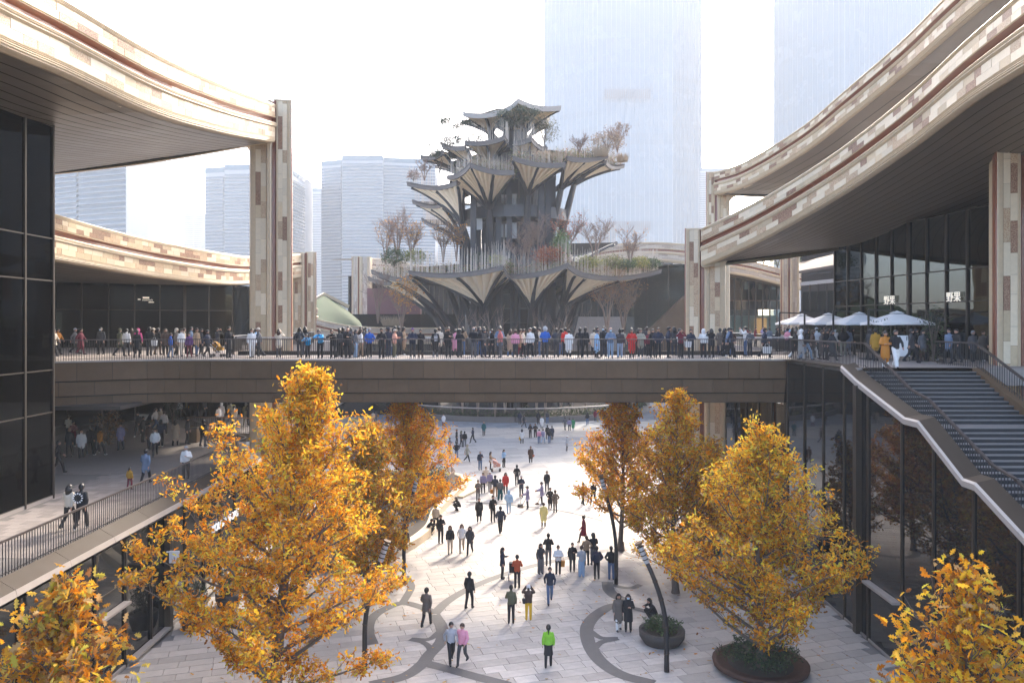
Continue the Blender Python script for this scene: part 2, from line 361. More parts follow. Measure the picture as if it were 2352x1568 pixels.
# ---- high roof behind it
R2near = [P(2420, -240, 40), P(2300, -130, 45), P(2165, 0, 53), P(2068, 97, 61), P(1935, 213, 69), P(1835, 296, 77), P(1702, 376, 85), P(1640, 396, 89.4)]
r4, p4, l4 = roof('curved_roof', 'highest stone-banded roof climbing steeply behind the near one, below the glass tower', R2near, (-1, -.2, 0),
    [(60, 40, 33), (60, 45, 33), (58, 53, 33), (56, 61, 32), (52, 69, 31), (50, 77, 30), (46, 85, 29), (40, 94, 28.6)], 16)
column(r4, P(1623, 397, 90), (-.2, -.98, 0), (.98, -.2, 0), 0, k=1.0)
fillet(r4, P(1673, 448, 89.6), (1, -.1, 0), 1.4)

# ================================================================== UPPER DECK AND BRIDGE (deck top z 11.5)
DZ = 11.5
dm = MB()
dm.prism([(-24.6, 41.25), (-22, 42.85), (-20, 43.85), (-18, 44.1), (16.8, 44.1), (16.9, 49.6), (-17.5, 49.6), (-19.5, 54), (-20.5, 62), (-20.5, 92), (-60, 92), (-60, 41.25)], 9.2, DZ - .01)
deck = tag(dm.build('upper_deck', M['deck']), kind='structure')
dm = MB(); dm.prism([(15.5, 35.1), (34, 35.1), (34, 56), (60, 62), (60, 100), (21, 100), (20.5, 62), (19, 54), (17.9, 49.6), (16.9, 49.6), (16.9, 43.8), (15.5, 43.6)], 10.7, DZ - .012)
tag(dm.build('upper_landing', M['deck']), kind='structure')
# bridge with its cladding panels
bridge = tag(empty('footbridge', (0, 43.8, DZ)), 'brown metal-clad footbridge spanning the plaza between the two sides', 'bridge')
bridge.location = (0, 0, 0)
bpath = crom([(-24.6, 40.8, 0), (-22, 42.4, 0), (-20, 43.4, 0), (-18, 43.7, 0)], 14) + [Vector((-18 + i * (16.85 + 18) / 20, 43.7, 0)) for i in range(1, 21)]
bo, _ = frames_of(bpath, (0, -1, 0))
bs = [0.0]
for i in range(1, len(bpath)): bs.append(bs[-1] + (bpath[i] - bpath[i-1]).length)
def bat(q):
    i = max(0, min(int(np.searchsorted(bs, q)) - 1, len(bpath) - 2)); f = (q - bs[i]) / (bs[i+1] - bs[i])
    return lerp(bpath[i], bpath[i+1], f), lerp(bo[i], bo[i+1], f).normalized()
for (z1, z0, off, sh) in ((11.40, 10.42, .0, .0), (10.36, 9.62, -.10, .85), (9.56, 9.08, -.2, .0)):
    q = -sh
    while q < bs[-1]:
        a, e = max(q, 0) + .008, min(q + 1.7, bs[-1]) - .008; q += 1.7
        if e - a < .1: continue
        b = MB(); vs = []
        for s_ in (a, (a + e) / 2, e):
            p, o = bat(s_)
            for z in (z0, z1): vs += [(p + o * (off - .05)) + Vector((0, 0, z)), (p + o * off) + Vector((0, 0, z))]
            vs[-2] = vs[-2] ; 
        fs = []
        for i in (0, 4): fs += [(i+1, i+3, i+7, i+5), (i, i+4, i+5, i+1), (i+2, i+3, i+7, i+6)]
        fs += [(0, 1, 3, 2), (8, 10, 11, 9)]
        b.add(vs, fs); b.build('cladding_panel', M['bronze'], bridge)
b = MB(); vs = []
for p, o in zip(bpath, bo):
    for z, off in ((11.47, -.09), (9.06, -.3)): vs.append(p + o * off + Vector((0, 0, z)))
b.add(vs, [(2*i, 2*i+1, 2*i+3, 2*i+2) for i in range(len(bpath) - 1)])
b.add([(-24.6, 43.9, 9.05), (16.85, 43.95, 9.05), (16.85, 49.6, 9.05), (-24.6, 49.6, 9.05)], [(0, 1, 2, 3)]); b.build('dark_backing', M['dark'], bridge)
b = MB()
for i in range(len(bpath) - 1): b.bar(bpath[i] + Vector((0, .06, 11.45)), bpath[i+1] + Vector((0, .06, 11.45)), .26, .08)
b.build('deck_edge', M['alu'], bridge)
b = MB(); b.box((16.86, 43.62, 9.06), (16.95, 45.5, 11.42)); b.build('end_plate', M['bronze2'], bridge)

def railing(label, path, h=1.1, sp=.115, bal=.016, top=(.09, .05), topmat=None, single=False, slope=True, name='railing', tops=None, mats=None):
    """handrail: top rail, bottom rail, balusters following a 3-D polyline of deck points"""
    t = tag(empty(name), label, 'railing'); path = [Vector(p) for p in path]; up = Vector((0, 0, 1)); bm_ = mats or M['black']
    b = MB(); c = MB(); d = MB(); posts = []
    for p, q in zip(path, path[1:]):
        b.bar(p + up * h, q + up * h, top[0], top[1]); c.bar(p + up * .09, q + up * .09, .035, .02)
        L = (Vector((q.x, q.y, 0)) - Vector((p.x, p.y, 0))).length; n = max(1, int(L / sp))
        for i in range(n):
            r = lerp(p, q, (i + .5) / n); posts.append((r, i % 12 == 0))
    for p in path: b.obox(p + up * h, (1, 0, 0), top[0] * .5, (0, 1, 0), top[0] * .5, up, top[1] * .49)
    b.build('top_rail', topmat or M['railtop'], t); c.build('bottom_rail', bm_, t)
    if single:
        e = MB(); e.box((-bal / 2, -bal / 2, 0), (bal / 2, bal / 2, h - .02)); me = e.mesh('baluster', bm_)
        for r, f in posts: link('baluster', me, t, r)
    else:
        for r, f in posts: d.box((r.x - bal / 2, r.y - bal / 2, r.z), (r.x + bal / 2, r.y + bal / 2, r.z + h - .02))
        tag(d.build('baluster', bm_, t), kind='stuff')
    return t
railing('long black railing along the front edge of the footbridge', [(p.x, p.y + .12, DZ) for p in bpath[::3]] + [(16.85, 43.82, DZ)], bal=.02)
railing('railing with silver top along the back of the footbridge', [(-17.3, 49.4, DZ), (17.6, 49.4, DZ), (18.0, 50.4, DZ), (19.1, 54, DZ), (20.4, 62, DZ), (21, 80, DZ)], topmat=M['railtop2'], bal=.018)
railing('railing curving back from the footbridge to the left shop deck', [(-17.6, 49.6, DZ), (-19.2, 53, DZ), (-20, 58, DZ), (-20.2, 66, DZ), (-20.2, 80, DZ)], topmat=M['railtop2'], bal=.018)
b = MB(); b.box((-17.3, 49.45, 11.45), (16.4, 49.62, 11.75)); tag(b.build('kerb', M['bronze2']), 'low dark kerb under the back railing of the footbridge', kind='structure')

# ================================================================== LEFT: mid terrace, its facade, corner glazing, shops
TZ = 5.6
tm = MB(); tm.prism([(-15.62, 8), (-15.62, 46.5), (-16.5, 47.6), (-23.8, 57), (-18.4, 56.2), (-17.5, 60), (-18, 84), (-60, 84), (-60, 8)], 5.0, TZ)
tag(tm.build('terrace', M['slab']), kind='structure')
def pavers(name, parent, x0, x1, y0, y1, z, w, l, m, inside, limit=300):
    me = MB(); me.box((-w/2+.006, -l/2+.006, 0), (w/2-.006, l/2-.006, .012)); me = me.mesh('paver', m); k = 0
    y = y0
    while y < y1:
        x = x0 + (0 if int(round((y-y0)/l)) % 2 else w / 2)
        while x < x1:
            if inside(x, y) and k < limit: link(name, me, parent, (x, y, z)); k += 1
            x += w
        y += l
terr = [o for o in bpy.data.objects if o.name == 'terrace'][0]
pavers('paver', terr, -21, -15.7, 26.6, 41, TZ, .55, .55, M['deck'], lambda x, y: (x > -20.3 if y < 35.2 else True) and x < -15.95 - max(0, (y - 46) * .8))
tm = MB()
for x in np.arange(-32, -16, .55):
    for y in np.arange(41, 62, .55):
        if y > 47 and x > -16.5 - (y - 47.3) * .78 + .3: continue
        tm.box((x+.006, y+.006, TZ), (x+.544, y+.544, TZ+.012))
tag(tm.build('paver_field', M['deck'], terr), kind='stuff')
LX = -15.2
fac = tag(empty('glass_facade'), 'dark glass shopfront wall under the left terrace, reflecting the plaza', 'facade')
ds = [13.5, 15.7, 17.9, 20.0, 22.1, 24.2, 26.4, 28.6, 30.8, 33.0, 34.5, 36.5, 38.7, 40.9, 43.1, 45.3, 47.0]
for a, e in zip(ds, ds[1:]):
    b = MB(); b.box((LX - .06, a + .05, .12), (LX - .03 + random.uniform(-.006, .006), e - .05, 5.0)); b.build('glass_pane', M['glass'], fac)
for y in ds:
    w = .32 if y in (34.5, 47.0) else .1
    b = MB(); b.box((LX - .1, y - w / 2, 0), (LX + (.22 if w > .2 else .06), y + w / 2, 5.02)); b.build('mullion', M['bronze2'], fac)
b = MB(); b.box((LX - .12, 13, 0), (LX + .05, 47, .12)); b.build('base_plinth', M['alu'], fac)
b = MB(); b.box((LX - .09, 13, 3.3), (LX + .004, 34.3, 3.36)); b.build('transom', M['bronze2'], fac)
y = 12.0
while y < 47:                                           # sloping metal edge: brown slope above, pale strip below
    e = min(y + 2.95, 47.2); b = MB()
    b.add([(LX - .42, y + .01, 5.72), (LX - .42, e - .01, 5.72), (LX + .12, e - .01, 5.40), (LX + .12, y + .01, 5.40), (LX - .42, y + .01, 5.0), (LX - .42, e - .01, 5.0), (LX + .12, e - .01, 5.2), (LX + .12, y + .01, 5.2)],
          [(3, 2, 1, 0), (4, 5, 6, 7), (7, 6, 2, 3), (0, 1, 5, 4), (0, 4, 7, 3), (1, 2, 6, 5)]); b.build('edge_cladding', M['slope'], fac)
    b = MB(); b.add([(LX + .125, y + .01, 5.41), (LX + .125, e - .01, 5.41), (LX + .18, e - .01, 5.2), (LX + .18, y + .01, 5.2), (LX + .05, y + .01, 5.19), (LX + .05, e - .01, 5.19)],
          [(3, 2, 1, 0), (4, 5, 2, 3), (0, 4, 3), (1, 2, 5), (0, 1, 5, 4)]); b.build('edge_strip', M['alu'], fac)
    y += 2.95
for (y0, y1, z) in ((28.7, 30.7, 2.55), (30.9, 34.3, 0.14), (36.7, 40.7, .14)):
    b = MB(); b.box((LX, y0, z), (LX + .3, y1, z + .09)); b.build('door_canopy', M['alu'], fac)
b = MB(); b.box((-24, 13, 0), (-22, 47, 5.0)); b.build('back_wall', M['inside'], fac)
railing('black railing along the left terrace edge above the shopfront', [(-15.75, 12, TZ + .05), (-15.75, 30, TZ + .05), (-15.75, 46.4, TZ + .05), (-16.6, 47.5, TZ + .05)], sp=.15, bal=.022, single=True, top=(.08, .06))
railing('black railing cutting back beside the notch in the left terrace', [(-16.6, 47.5, TZ), (-23.6, 56.6, TZ)], sp=.14, bal=.022, top=(.10, .06))
railing('wooden-topped railing across the far side of the terrace notch', [(-23.6, 56.8, TZ), (-18.5, 56.2, TZ), (-17.7, 60, TZ), (-18, 82, TZ)], sp=.14, bal=.02, topmat=M['wood'])
# sign letters on the shopfront
def text(s, loc, rot, size, m, label, name='shop_sign', ext=.03, parent=None, align='CENTER'):
    c = bpy.data.curves.new(name, 'FONT'); c.body = s; c.size = size; c.extrude = ext; c.align_x = align
    tmp = bpy.data.objects.new('tmp', c); COL.objects.link(tmp); c.resolution_u = 3
    me = bpy.data.meshes.new_from_object(tmp.evaluated_get(bpy.context.evaluated_depsgraph_get())); me.name = name
    bpy.data.objects.remove(tmp); bpy.data.curves.remove(c); me.materials.clear(); me.materials.append(m)
    o = link(name, me); o.location = loc; o.rotation_euler = rot
    if parent: o.parent = parent
    if label: tag(o, label, 'sign')
    return o
R90 = math.radians(90)
text('KOLON SPORT', (LX + .16, 41.2, 2.95), (R90, 0, R90), .56, M['wlight'], 'glowing white shop letters behind the big tree on the left shopfront')
b = MB(); b.box((LX + .32, 34.0, 3.1), (LX + .75, 34.07, 3.62)); b.box((LX + .2, 34.01, 3.55), (LX + .34, 34.06, 3.6)); b2 = b.build('blade_sign', M['white']); tag(b2, 'small white blade sign on the thick mullion of the left shopfront', 'sign')

# corner glass building on the terrace
GX = -20.7
cg = tag(empty('corner_glass_building'), 'tall dark glass corner of the building at the left edge', 'building')
ys = [15.3, 17.3, 19.3, 21.3, 23.3, 25.3, 27.3, 29.3, 31.3, 33.3, 35.35]; zs = [5.75, 9.5, 11.4, 15.4, 17.3, 22.35]
for a, e in zip(ys, ys[1:]):
    for z0, z1 in zip(zs, zs[1:]):
        b = MB(); d = random.uniform(-.012, .012); b.box((GX - .05 + d, a + .03, z0 + .03), (GX - .02 + d, e - .03, z1 - .03)); b.build('glass_pane', M['tint'], cg)
for y in ys: b = MB(); b.box((GX - .12, y - .05, 5.6), (GX + .05, y + .05, 22.5)); b.build('mullion', M['bronze2'], cg)
for z in zs: b = MB(); b.box((GX - .1, 15, z - .03), (GX + .012, 35.3, z + .03)); b.build('transom', M['bronze2'], cg)
b = MB(); b.box((GX - .2, 15, 5.6), (GX + .02, 35.3, 5.75)); b.build('plinth', M['alu'], cg)
b = MB(); b.box((-40, 35.3, 5.6), (GX - .12, 35.42, 22.3)); b.build('rear_glass', M['glass'], cg)
b = MB(); b.box((-27.5, 15, 5.6), (-27, 35.3, 22.3)); b.build('inner_wall', M['inside'], cg)
for z in (10.9, 16.8): b = MB(); b.box((-27, 15, z), (GX - .14, 35.3, z + .5)); b.build('floor_slab', M['slab'], cg)
b = MB(); b.box((GX - .45, 29.5, 17.6), (GX - .4, 31.6, 22)); b.box((GX - .45, 29.5, 13.5), (GX - .4, 31.6, 15.2)); b.build('pale_blind', M['curtain'], cg)
b = MB(); b.box((-22.6, 30, 5.62), (-22.5, 32.4, 9)); b.build('display_wall', M['curtain'], cg)
b = MB(); b.box((-22.2, 29.5, 6.35), (-21.2, 32.6, 6.42)); b.box((-22.2, 33.4, 6.35), (-21.2, 35, 6.42))
for x, y in ((-21.3, 29.6), (-21.3, 32.4), (-21.3, 33.5), (-21.3, 34.9)): b.box((x, y, 5.62), (x + .06, y + .06, 6.35))
b.build('display_table', M['white'], cg)

def glass_wall(name, label, a, e, z0, z1, zsplit, sp, depth=6, pane=None, thick=None, cat='shop', inside=None, mull=.1):
    """curtain wall from plan point a to e facing the camera side; each pane, mullion and transom a part"""
    t = tag(empty(name), label, cat); a = Vector((*a, 0)); e = Vector((*e, 0)); L = (e - a).length; d = (e - a) / L; o = Vector((d.y, -d.x, 0))
    if o.y > 0 and abs(o.y) > .3: o = -o
    n = max(1, round(L / sp)); lv = [z0] + list(zsplit) + [z1]; up = Vector((0, 0, 1))
    for i in range(n):
        c = a + d * (L * (i + .5) / n)
        for p, q in zip(lv, lv[1:]):
            b = MB(); b.obox(c + up * (p + q) / 2 + o * random.uniform(-.015, .015), d, L / n / 2 - .04, o, .012, up, (q - p) / 2 - .03); b.build('glass_pane', pane or M['tint'], t)
    for i in range(n + 1):
        w = (mull * 2.4 if thick and i in thick else mull); b = MB(); b.obox(a + d * (L * i / n) + up * (z0 + z1) / 2 + o * .03, d, w / 2, o, .09, up, (z1 - z0) / 2); b.build('mullion', M['bronze2'], t)
    for z in lv: b = MB(); b.obox((a + e) / 2 + up * z + o * .022, d, L / 2, o, .05, up, .035); b.build('transom', M['bronze2'], t)
    b = MB(); b.obox((a + e) / 2 + up * (z0 + z1) / 2 - o * depth, d, L / 2, o, .05, up, (z1 - z0) / 2); b.build('inner_wall', inside or M['inside'], t)
    b = MB(); b.obox((a + e) / 2 + up * z1 - o * depth / 2, d, L / 2, o, depth / 2, up, .04); b.build('inner_ceiling', M['inside'], t)
    return t, a, d, o, L
sh, sa, sdv, so_, sL = glass_wall('deck_shop', 'dark glass shop under the lower left roof on the upper deck', (-44, 60), (-24.6, 69), DZ, 16.95, (14.6,), 2.0, thick=(4, 9), depth=7)
for u, w in ((.62, 1.2), (.8, .9)):
    b = MB(); b.obox(sa + sdv * sL * u - so_ * 2 + Vector((0, 0, 13)), sdv, w / 2, so_, .4, (0, 0, 1), 1.4); b.build('display_case', M['inside2'], sh)
b = MB(); b.obox(sa + sdv * sL * .36 - so_ * 3 + Vector((0, 0, 13.6)), sdv, .35, so_, .05, (0, 0, 1), .8); b.build('lit_panel', M['light'], sh)
b = MB(); b.obox(Vector((-24.5, 76, 14.2)), (0, 1, 0), 7, (1, 0, 0), .06, (0, 0, 1), 2.7); b.build('side_glass', M['glass'], sh)
pp = P(339, 690.5, 63.6); ra = math.atan2(sdv.y, sdv.x); sg = text('essentials', pp, (R90, 0, ra), .21, M['light'], 'small glowing shop sign above the deck shop door')
for dx, dz, w_, h_ in ((-.12, .24, .24, .07), (.27, -.12, .2, .035), (-.62, .1, .1, .05)): b = MB(); b.box((dx - w_, dz - h_, 0), (dx + w_, dz + h_, .03)); b.build('letter_row', M['light'], sg)
glass_wall('terrace_shop', 'very dark shopfront deep under the upper deck on the left terrace', (-46, 52), (-20.5, 70), TZ, 9.1, (8.0,), 2.4, depth=6, cat='shop')
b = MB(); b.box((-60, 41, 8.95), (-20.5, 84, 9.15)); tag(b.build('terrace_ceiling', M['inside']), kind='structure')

# ================================================================== RIGHT: tall lower glazing, stairs, glass shop building
RX = 15.2
capline = [(58.2, 9.0), (43.7, 9.0), (43.69, 11.3), (35.5, 11.3), (34.2, 10.75), (30.1, 9.6), (29.1, 9.6), (26.2, 8.05), (25.5, 8.05), (22.6, 6.75), (16, 3.6)]
capline = [(58.2, 9.05), (43.8, 9.05), (43.79, 11.45), (35.9, 11.4), (34.3, 10.85), (30.1, 9.72), (29.1, 9.72), (26.2, 8.15), (25.5, 8.15), (23.3, 7.2), (22.4, 6.8), (21.6, 6.8), (14, 3.4)]
def capz(y):
    for (a, za), (e, ze) in zip(capline, capline[1:]):
        if e <= y <= a: return za + (ze - za) * (a - y) / (a - e)
    return capline[-1][1]
rw = tag(empty('stair_glass_wall'), 'tall dark reflective glazing below the stairs on the right', 'facade')
ms = [14.2, 16.6, 19.0, 21.3, 23.45, 25.75, 28.2, 30.5, 33.4, 34.25, 35.8, 38.2, 40.7, 43.2, 45.7, 48.2, 50.7, 53.2, 55.7, 58.1]
for a, e in zip(ms, ms[1:]):
    n = 4; b = MB(); vs = []; dx = random.uniform(-.012, .012)
    for i in range(n + 1):
        y = a + .04 + (e - a - .08) * i / n; zt = capz(y) - .12
        vs += [(RX + dx, y, .02), (RX + dx, y, zt), (RX + .03 + dx, y, .02), (RX + .03 + dx, y, zt)]
    fs = []
    for i in range(n): j = 4 * i; fs += [(j, j+1, j+5, j+4), (j+2, j+6, j+7, j+3), (j+1, j+3, j+7, j+5)]
    b.add(vs, fs + [(0, 2, 3, 1), (4*n, 4*n+1, 4*n+3, 4*n+2)]); b.build('glass_pane', M['glass'], rw)
for y in ms:
    w = .34 if y == 34.25 else .1; b = MB(); b.box((RX - (.24 if w > .2 else .07), y - w / 2, 0), (RX + .02, y + w / 2, capz(y) - .05)); b.build('mullion', M['bronze2'], rw)
b = MB(); b.box((RX - .06, 14, 0), (RX + .02, 58, .1)); b.build('base_plinth', M['alu'], rw)
b = MB(); b.box((RX - .35, 30.6, 2.5), (RX - .02, 33.3, 2.6)); b.build('door_canopy', M['alu'], rw)
for (a, za), (e, ze) in zip(capline[3:], capline[4:]):   # pale outer strip and brown sloping cap
    for i in range(max(1, round((a - e) / 1.5))):
        n = max(1, round((a - e) / 1.5)); y0 = lerp(a, e, i / n); y1 = lerp(a, e, (i + 1) / n) + .012; z0 = lerp(za, ze, i / n); z1 = lerp(za, ze, (i + 1) / n)
        b = MB(); x0, x1 = RX - .16, RX - .04
        b.add([(x0, y0, z0 - .1), (x0, y0, z0 + .1), (x0 + .07, y0, z0 + .17), (x1, y0, z0 - .1), (x0, y1, z1 - .1), (x0, y1, z1 + .1), (x0 + .07, y1, z1 + .17), (x1, y1, z1 - .1)],
              [(0, 1, 5, 4), (1, 2, 6, 5), (0, 4, 7, 3), (2, 3, 7, 6), (0, 3, 2, 1), (4, 5, 6, 7)]); b.build('cap_strip', M['alu'], rw)
    b = MB(); x0, x1 = RX - .085, RX + .5
    b.add([(x0, a, za + .165), (x1, a, za + .30), (x0, e, ze + .165), (x1, e, ze + .30), (x1, a, za - .9), (x1, e, ze - .9)], [(0, 1, 3, 2), (1, 4, 5, 3)]); b.build('cap_slope', M['slope'], rw)
b = MB(); b.add([(RX - .1, 43.6, 11.5), (RX - .1, 35.9, 11.5), (RX + .4, 35.9, 11.6), (RX + .4, 43.6, 11.5)], [(0, 1, 2, 3)]); b.build('cap_slope', M['slope'], rw)
b = MB(); b.box((RX + 3, 13, 0), (RX + 3.1, 58, 8)); b.build('back_wall', M['inside'], rw)
# stairs
st = tag(empty('staircase'), 'wide dark granite stairs descending from the upper landing on the right', 'stairs')
y, z = 35.1, DZ; X0, X1 = RX + .5, 20.6; rise, run = .155, .325; prof_st = []
for fl, ns in enumerate((13, 13, 14)):
    for i in range(ns):
        z -= rise; last = i == ns - 1; d = 1.15 if last else run
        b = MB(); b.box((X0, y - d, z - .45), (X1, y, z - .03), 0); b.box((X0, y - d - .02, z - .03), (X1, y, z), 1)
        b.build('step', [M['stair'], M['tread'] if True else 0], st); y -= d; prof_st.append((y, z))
b = MB(); b.box((X0, 35.1, 11.0), (X1, 35.6, 11.49)); b.build('step', M['stair'], st)
b = MB(); b.add([(X1, 35.1, 11.5), (X1 + .5, 35.1, 11.5), (X1, y, z + .1), (X1 + .5, y, z + .1), (X1, 35.1, 9), (X1, y, z - 2)], [(0, 2, 3, 1), (0, 4, 5, 2)]); b.build('stair_side', M['bronze'], st)
b = MB(); b.box((X1 + .5, 15, 2), (26, 35.3, 9.2)); b.build('planting_bed', M['soil'], st)
def stairline(x, dz=0): return [(x, 35.3, DZ + dz), (x, 31.2, 9.75 + dz), (x, 29.9, 9.5 + dz), (x, 25.9, 7.7 + dz), (x, 24.7, 7.48 + dz), (x, 20, 5.3 + dz)]
railing('black railing sloping down the near side of the stairs', [(15.55, 43.6, DZ), (15.6, 36, DZ)] + stairline(15.9)[0:], sp=.15, bal=.022, single=True, top=(.11, .07))
railing('black railing sloping down the far side of the stairs', [(20.9, 38.6, DZ), (20.9, 36.4, DZ)] + stairline(20.9), sp=.16, bal=.022, single=True, top=(.12, .07))
# glass shop building on the right landing
gb, ga, gd, go, gL = glass_wall('glass_shop_building', 'tall dark glass shop building behind the umbrellas on the right landing', (23.6, 57.2), (25.8, 36), DZ, 19.75, (14.7, 16.5), 1.75, depth=5, thick=(5,), cat='building', mull=.09, pane=M['tint2'])
gov = Vector((-gd.y, gd.x, 0)); gov = gov if gov.x < 0 else -gov
for i, (u, w) in enumerate(((.10, .5), (.17, .9), (.235, .55), (.29, .5), (.345, .35), (.48, .6))):
    b = MB(); b.obox(ga + gd * gL * u - gov * .6 + Vector((0, 0, 18.2)), gd, w / 2, gov, .03, (0, 0, 1), 1.5); b.build('white_column_panel', M['white'], gb)
for u in (.09, .26, .55): b = MB(); b.obox(ga + gd * gL * u - gov * .5 + Vector((0, 0, 14.25)), gd, .7, gov, .03, (0, 0, 1), .4); b.build('pale_blind', M['curtain'], gb)
b = MB(); b.obox(Vector((26.5, 57.2, 15.5)), (1, 0, 0), 2.9, (0, 1, 0), .05, (0, 0, 1), 4.2); b.build('far_glass', M['glass'], gb)
b = MB(); b.box((25.9, 33.5, DZ), (31, 36, 19.7)); b.build('near_return', M['inside'], gb)
for u in (.33, .62):
    q = ga + gd * gL * u + gov * .16 + Vector((0, 0, 14.75)); text('\u91ce\u679c', q, (R90, 0, math.atan2(gd.y, gd.x)), .62, M['light'], 'glowing two-character sign on the right glass building, ' + ('nearer the umbrellas' if u < .4 else 'nearer the stairs'), ext=.02)
q = P(1857, 745, 60); text('LS', q, (R90, 0, 0), .42, M['light'], 'small glowing two-letter sign left of the parasols'); b = MB(); b.box((q.x - .6, 60.05, DZ), (q.x + 1.2, 60.3, 14.4)); tag(b.build('sign_wall', M['inside']), 'dark wall panel behind the two-letter sign', 'wall', kind='thing')
cs = tag(empty('stone_column'), 'massive stone-tiled column at the right edge beside the stairs', 'column', kind='thing')
column(cs, (22.9, 37.0, 22.5), (-.35, -.94, 0), (.94, -.35, 0), 7.5, k=1.05)
# ================================================================== PLAZA PAVING
def zoneshade(x, y):
    """the plaza is laid in broad arcs of different granite"""
    r = math.hypot(x - .5, y - 128)
    if r < 27: return (.20, .225, .25)
    if r < 36: return (.38, .35, .31)
    if r < 52: return (.255, .262, .265)
    if r < 70: return (.33, .315, .295)
    if abs(x) > 6.5 + .2 * (y - 25) * 0 and y < 45: return (.41, .37, .325)
    return (.455, .415, .37)
ang = math.radians(17); ca, sa_ = math.cos(ang), math.sin(ang)
slabs = []; v_ = -70.0; row = 0
while v_ < 160:
    u_ = -60 - random.random()
    far = v_ > 60
    h_ = .58 if not far else 1.1
    while u_ < 70:
        w_ = random.uniform(.85, 1.5) * (1 if not far else 1.8)
        cx_, cy_ = (u_ + w_/2) * ca - (v_ + h_/2) * sa_, (u_ + w_/2) * sa_ + (v_ + h_/2) * ca
        if abs(cx_) < 15.0 + max(0, cy_ - 50) * 1.2 and abs(cx_) < 60 and 17 < cy_ < 150: slabs.append((u_, v_, w_, h_, cx_, cy_))
        u_ += w_
    v_ += h_; row += 1
def near_score(s_):
    return math.hypot(s_[4] - 1.0, (s_[5] - 32) * .55) if 27 < s_[5] < 46 and -6 < s_[4] < 7 else 99
order = sorted(range(len(slabs)), key=lambda i: near_score(slabs[i])); first = set(order[:280])
plaza = empty('plaza_paving'); tag(plaza, 'pale granite slab paving of the sunken plaza', kind='structure')
V = []; Fc = []; Cc = []
SM = [mat('granite_slab_%d' % i, c, .62, var=.26, scale=1.6, bump=.2, bscale=6, rnd=.06) for i, c in enumerate([(.46, .42, .375), (.41, .372, .33), (.50, .458, .41), (.38, .342, .305)])]
for i, (u_, v_, w_, h_, cx_, cy_) in enumerate(slabs):
    g = .010; zt = random.uniform(-.003, .002)
    pts = [(u_ + g, v_ + g), (u_ + w_ - g, v_ + g), (u_ + w_ - g, v_ + h_ - g), (u_ + g, v_ + h_ - g)]
    q = [(a * ca - b * sa_, a * sa_ + b * ca) for a, b in pts]
    if i in first:
        b = MB(); b.add([(x - cx_, y - cy_, -.05) for x, y in q] + [(x - cx_, y - cy_, 0) for x, y in q], [(4, 5, 6, 7), (0, 1, 5, 4), (1, 2, 6, 5), (2, 3, 7, 6), (3, 0, 4, 7)])
        o = b.build('paving_slab', random.choice(SM[:2] + SM), plaza); o.location = (cx_, cy_, zt)
    else:
        n = len(V); V += [(x, y, -.05) for x, y in q] + [(x, y, zt) for x, y in q]
        c = np.array(zoneshade(cx_, cy_)) * random.choice((.9, 1, 1, 1.1, .84, 1.05)); fs = [(4, 5, 6, 7)] + ([(0, 1, 5, 4), (1, 2, 6, 5), (2, 3, 7, 6), (3, 0, 4, 7)] if cy_ < 60 else [])
        for f in fs: Fc.append(tuple(k + n for k in f)); Cc.append(c)
tag(link('paving_slab_field', np_mesh('paving_slab_field', V, Fc, M['pave'], np.array(Cc)), plaza), kind='stuff')
def Z7(zx, zy): return G(784.4 + zx * .3335, 1045.7 + zy * .3335)
def band(pts, w=.5, z=.006):
    path = crom(pts, max(8, 7 * len(pts))); b = MB(); vs = []
    for i, p in enumerate(path):
        t = path[min(i+1, len(path)-1)] - path[max(i-1, 0)]; o = Vector((t.y, -t.x, 0)).normalized() * w / 2; vs += [p - o + Vector((0, 0, z)), p + o + Vector((0, 0, z))]
    b.add(vs, [(2*i, 2*i+1, 2*i+3, 2*i+2) for i in range(len(path) - 1)]); return b.build('dark_stone_band', M['band'], plaza)
zz = .006
for pts, w in (([(640,1090),(720,1010),(840,935),(1000,862),(1270,772),(1480,722),(1700,672),(1900,645)], .5),
          ([(640,1095),(692,1190),(685,1280),(600,1375),(560,1430),(430,1520),(200,1575)], .55), ([(560,1425),(720,1465),(900,1515),(1150,1580)], .55),
          ([(650,1085),(540,1040),(420,1015),(300,1055),(210,1120),(185,1210),(215,1300)], .5), ([(470,1265),(560,1285),(610,1330),(590,1390)], .3), ([(480,1262),(600,1265),(670,1215)], .3),
          ([(1960,1020),(1850,1040),(1750,1100),(1695,1170),(1690,1235),(1720,1330),(1800,1430),(1930,1510),(2150,1570)], .6), ([(1715,1210),(1790,1255),(1905,1258)], .32), ([(1740,1330),(1790,1285),(1905,1260)], .32),
          ([(1900,1035),(2050,1060),(2200,1110)], .4), ([(1830,870),(1845,930),(1900,975),(1990,1000)], .6), ([(1840,880),(1920,905),(2000,910),(2060,890)], .35),
          ([(1900,640),(2000,690),(2150,700),(2350,660)], .45), ([(860,320),(1100,335),(1500,380),(1800,450)], .3), ([(440,830),(480,900),(455,960),(420,1015)], .4)):
    band([Z7(*p) for p in pts], w, zz); zz += .0006

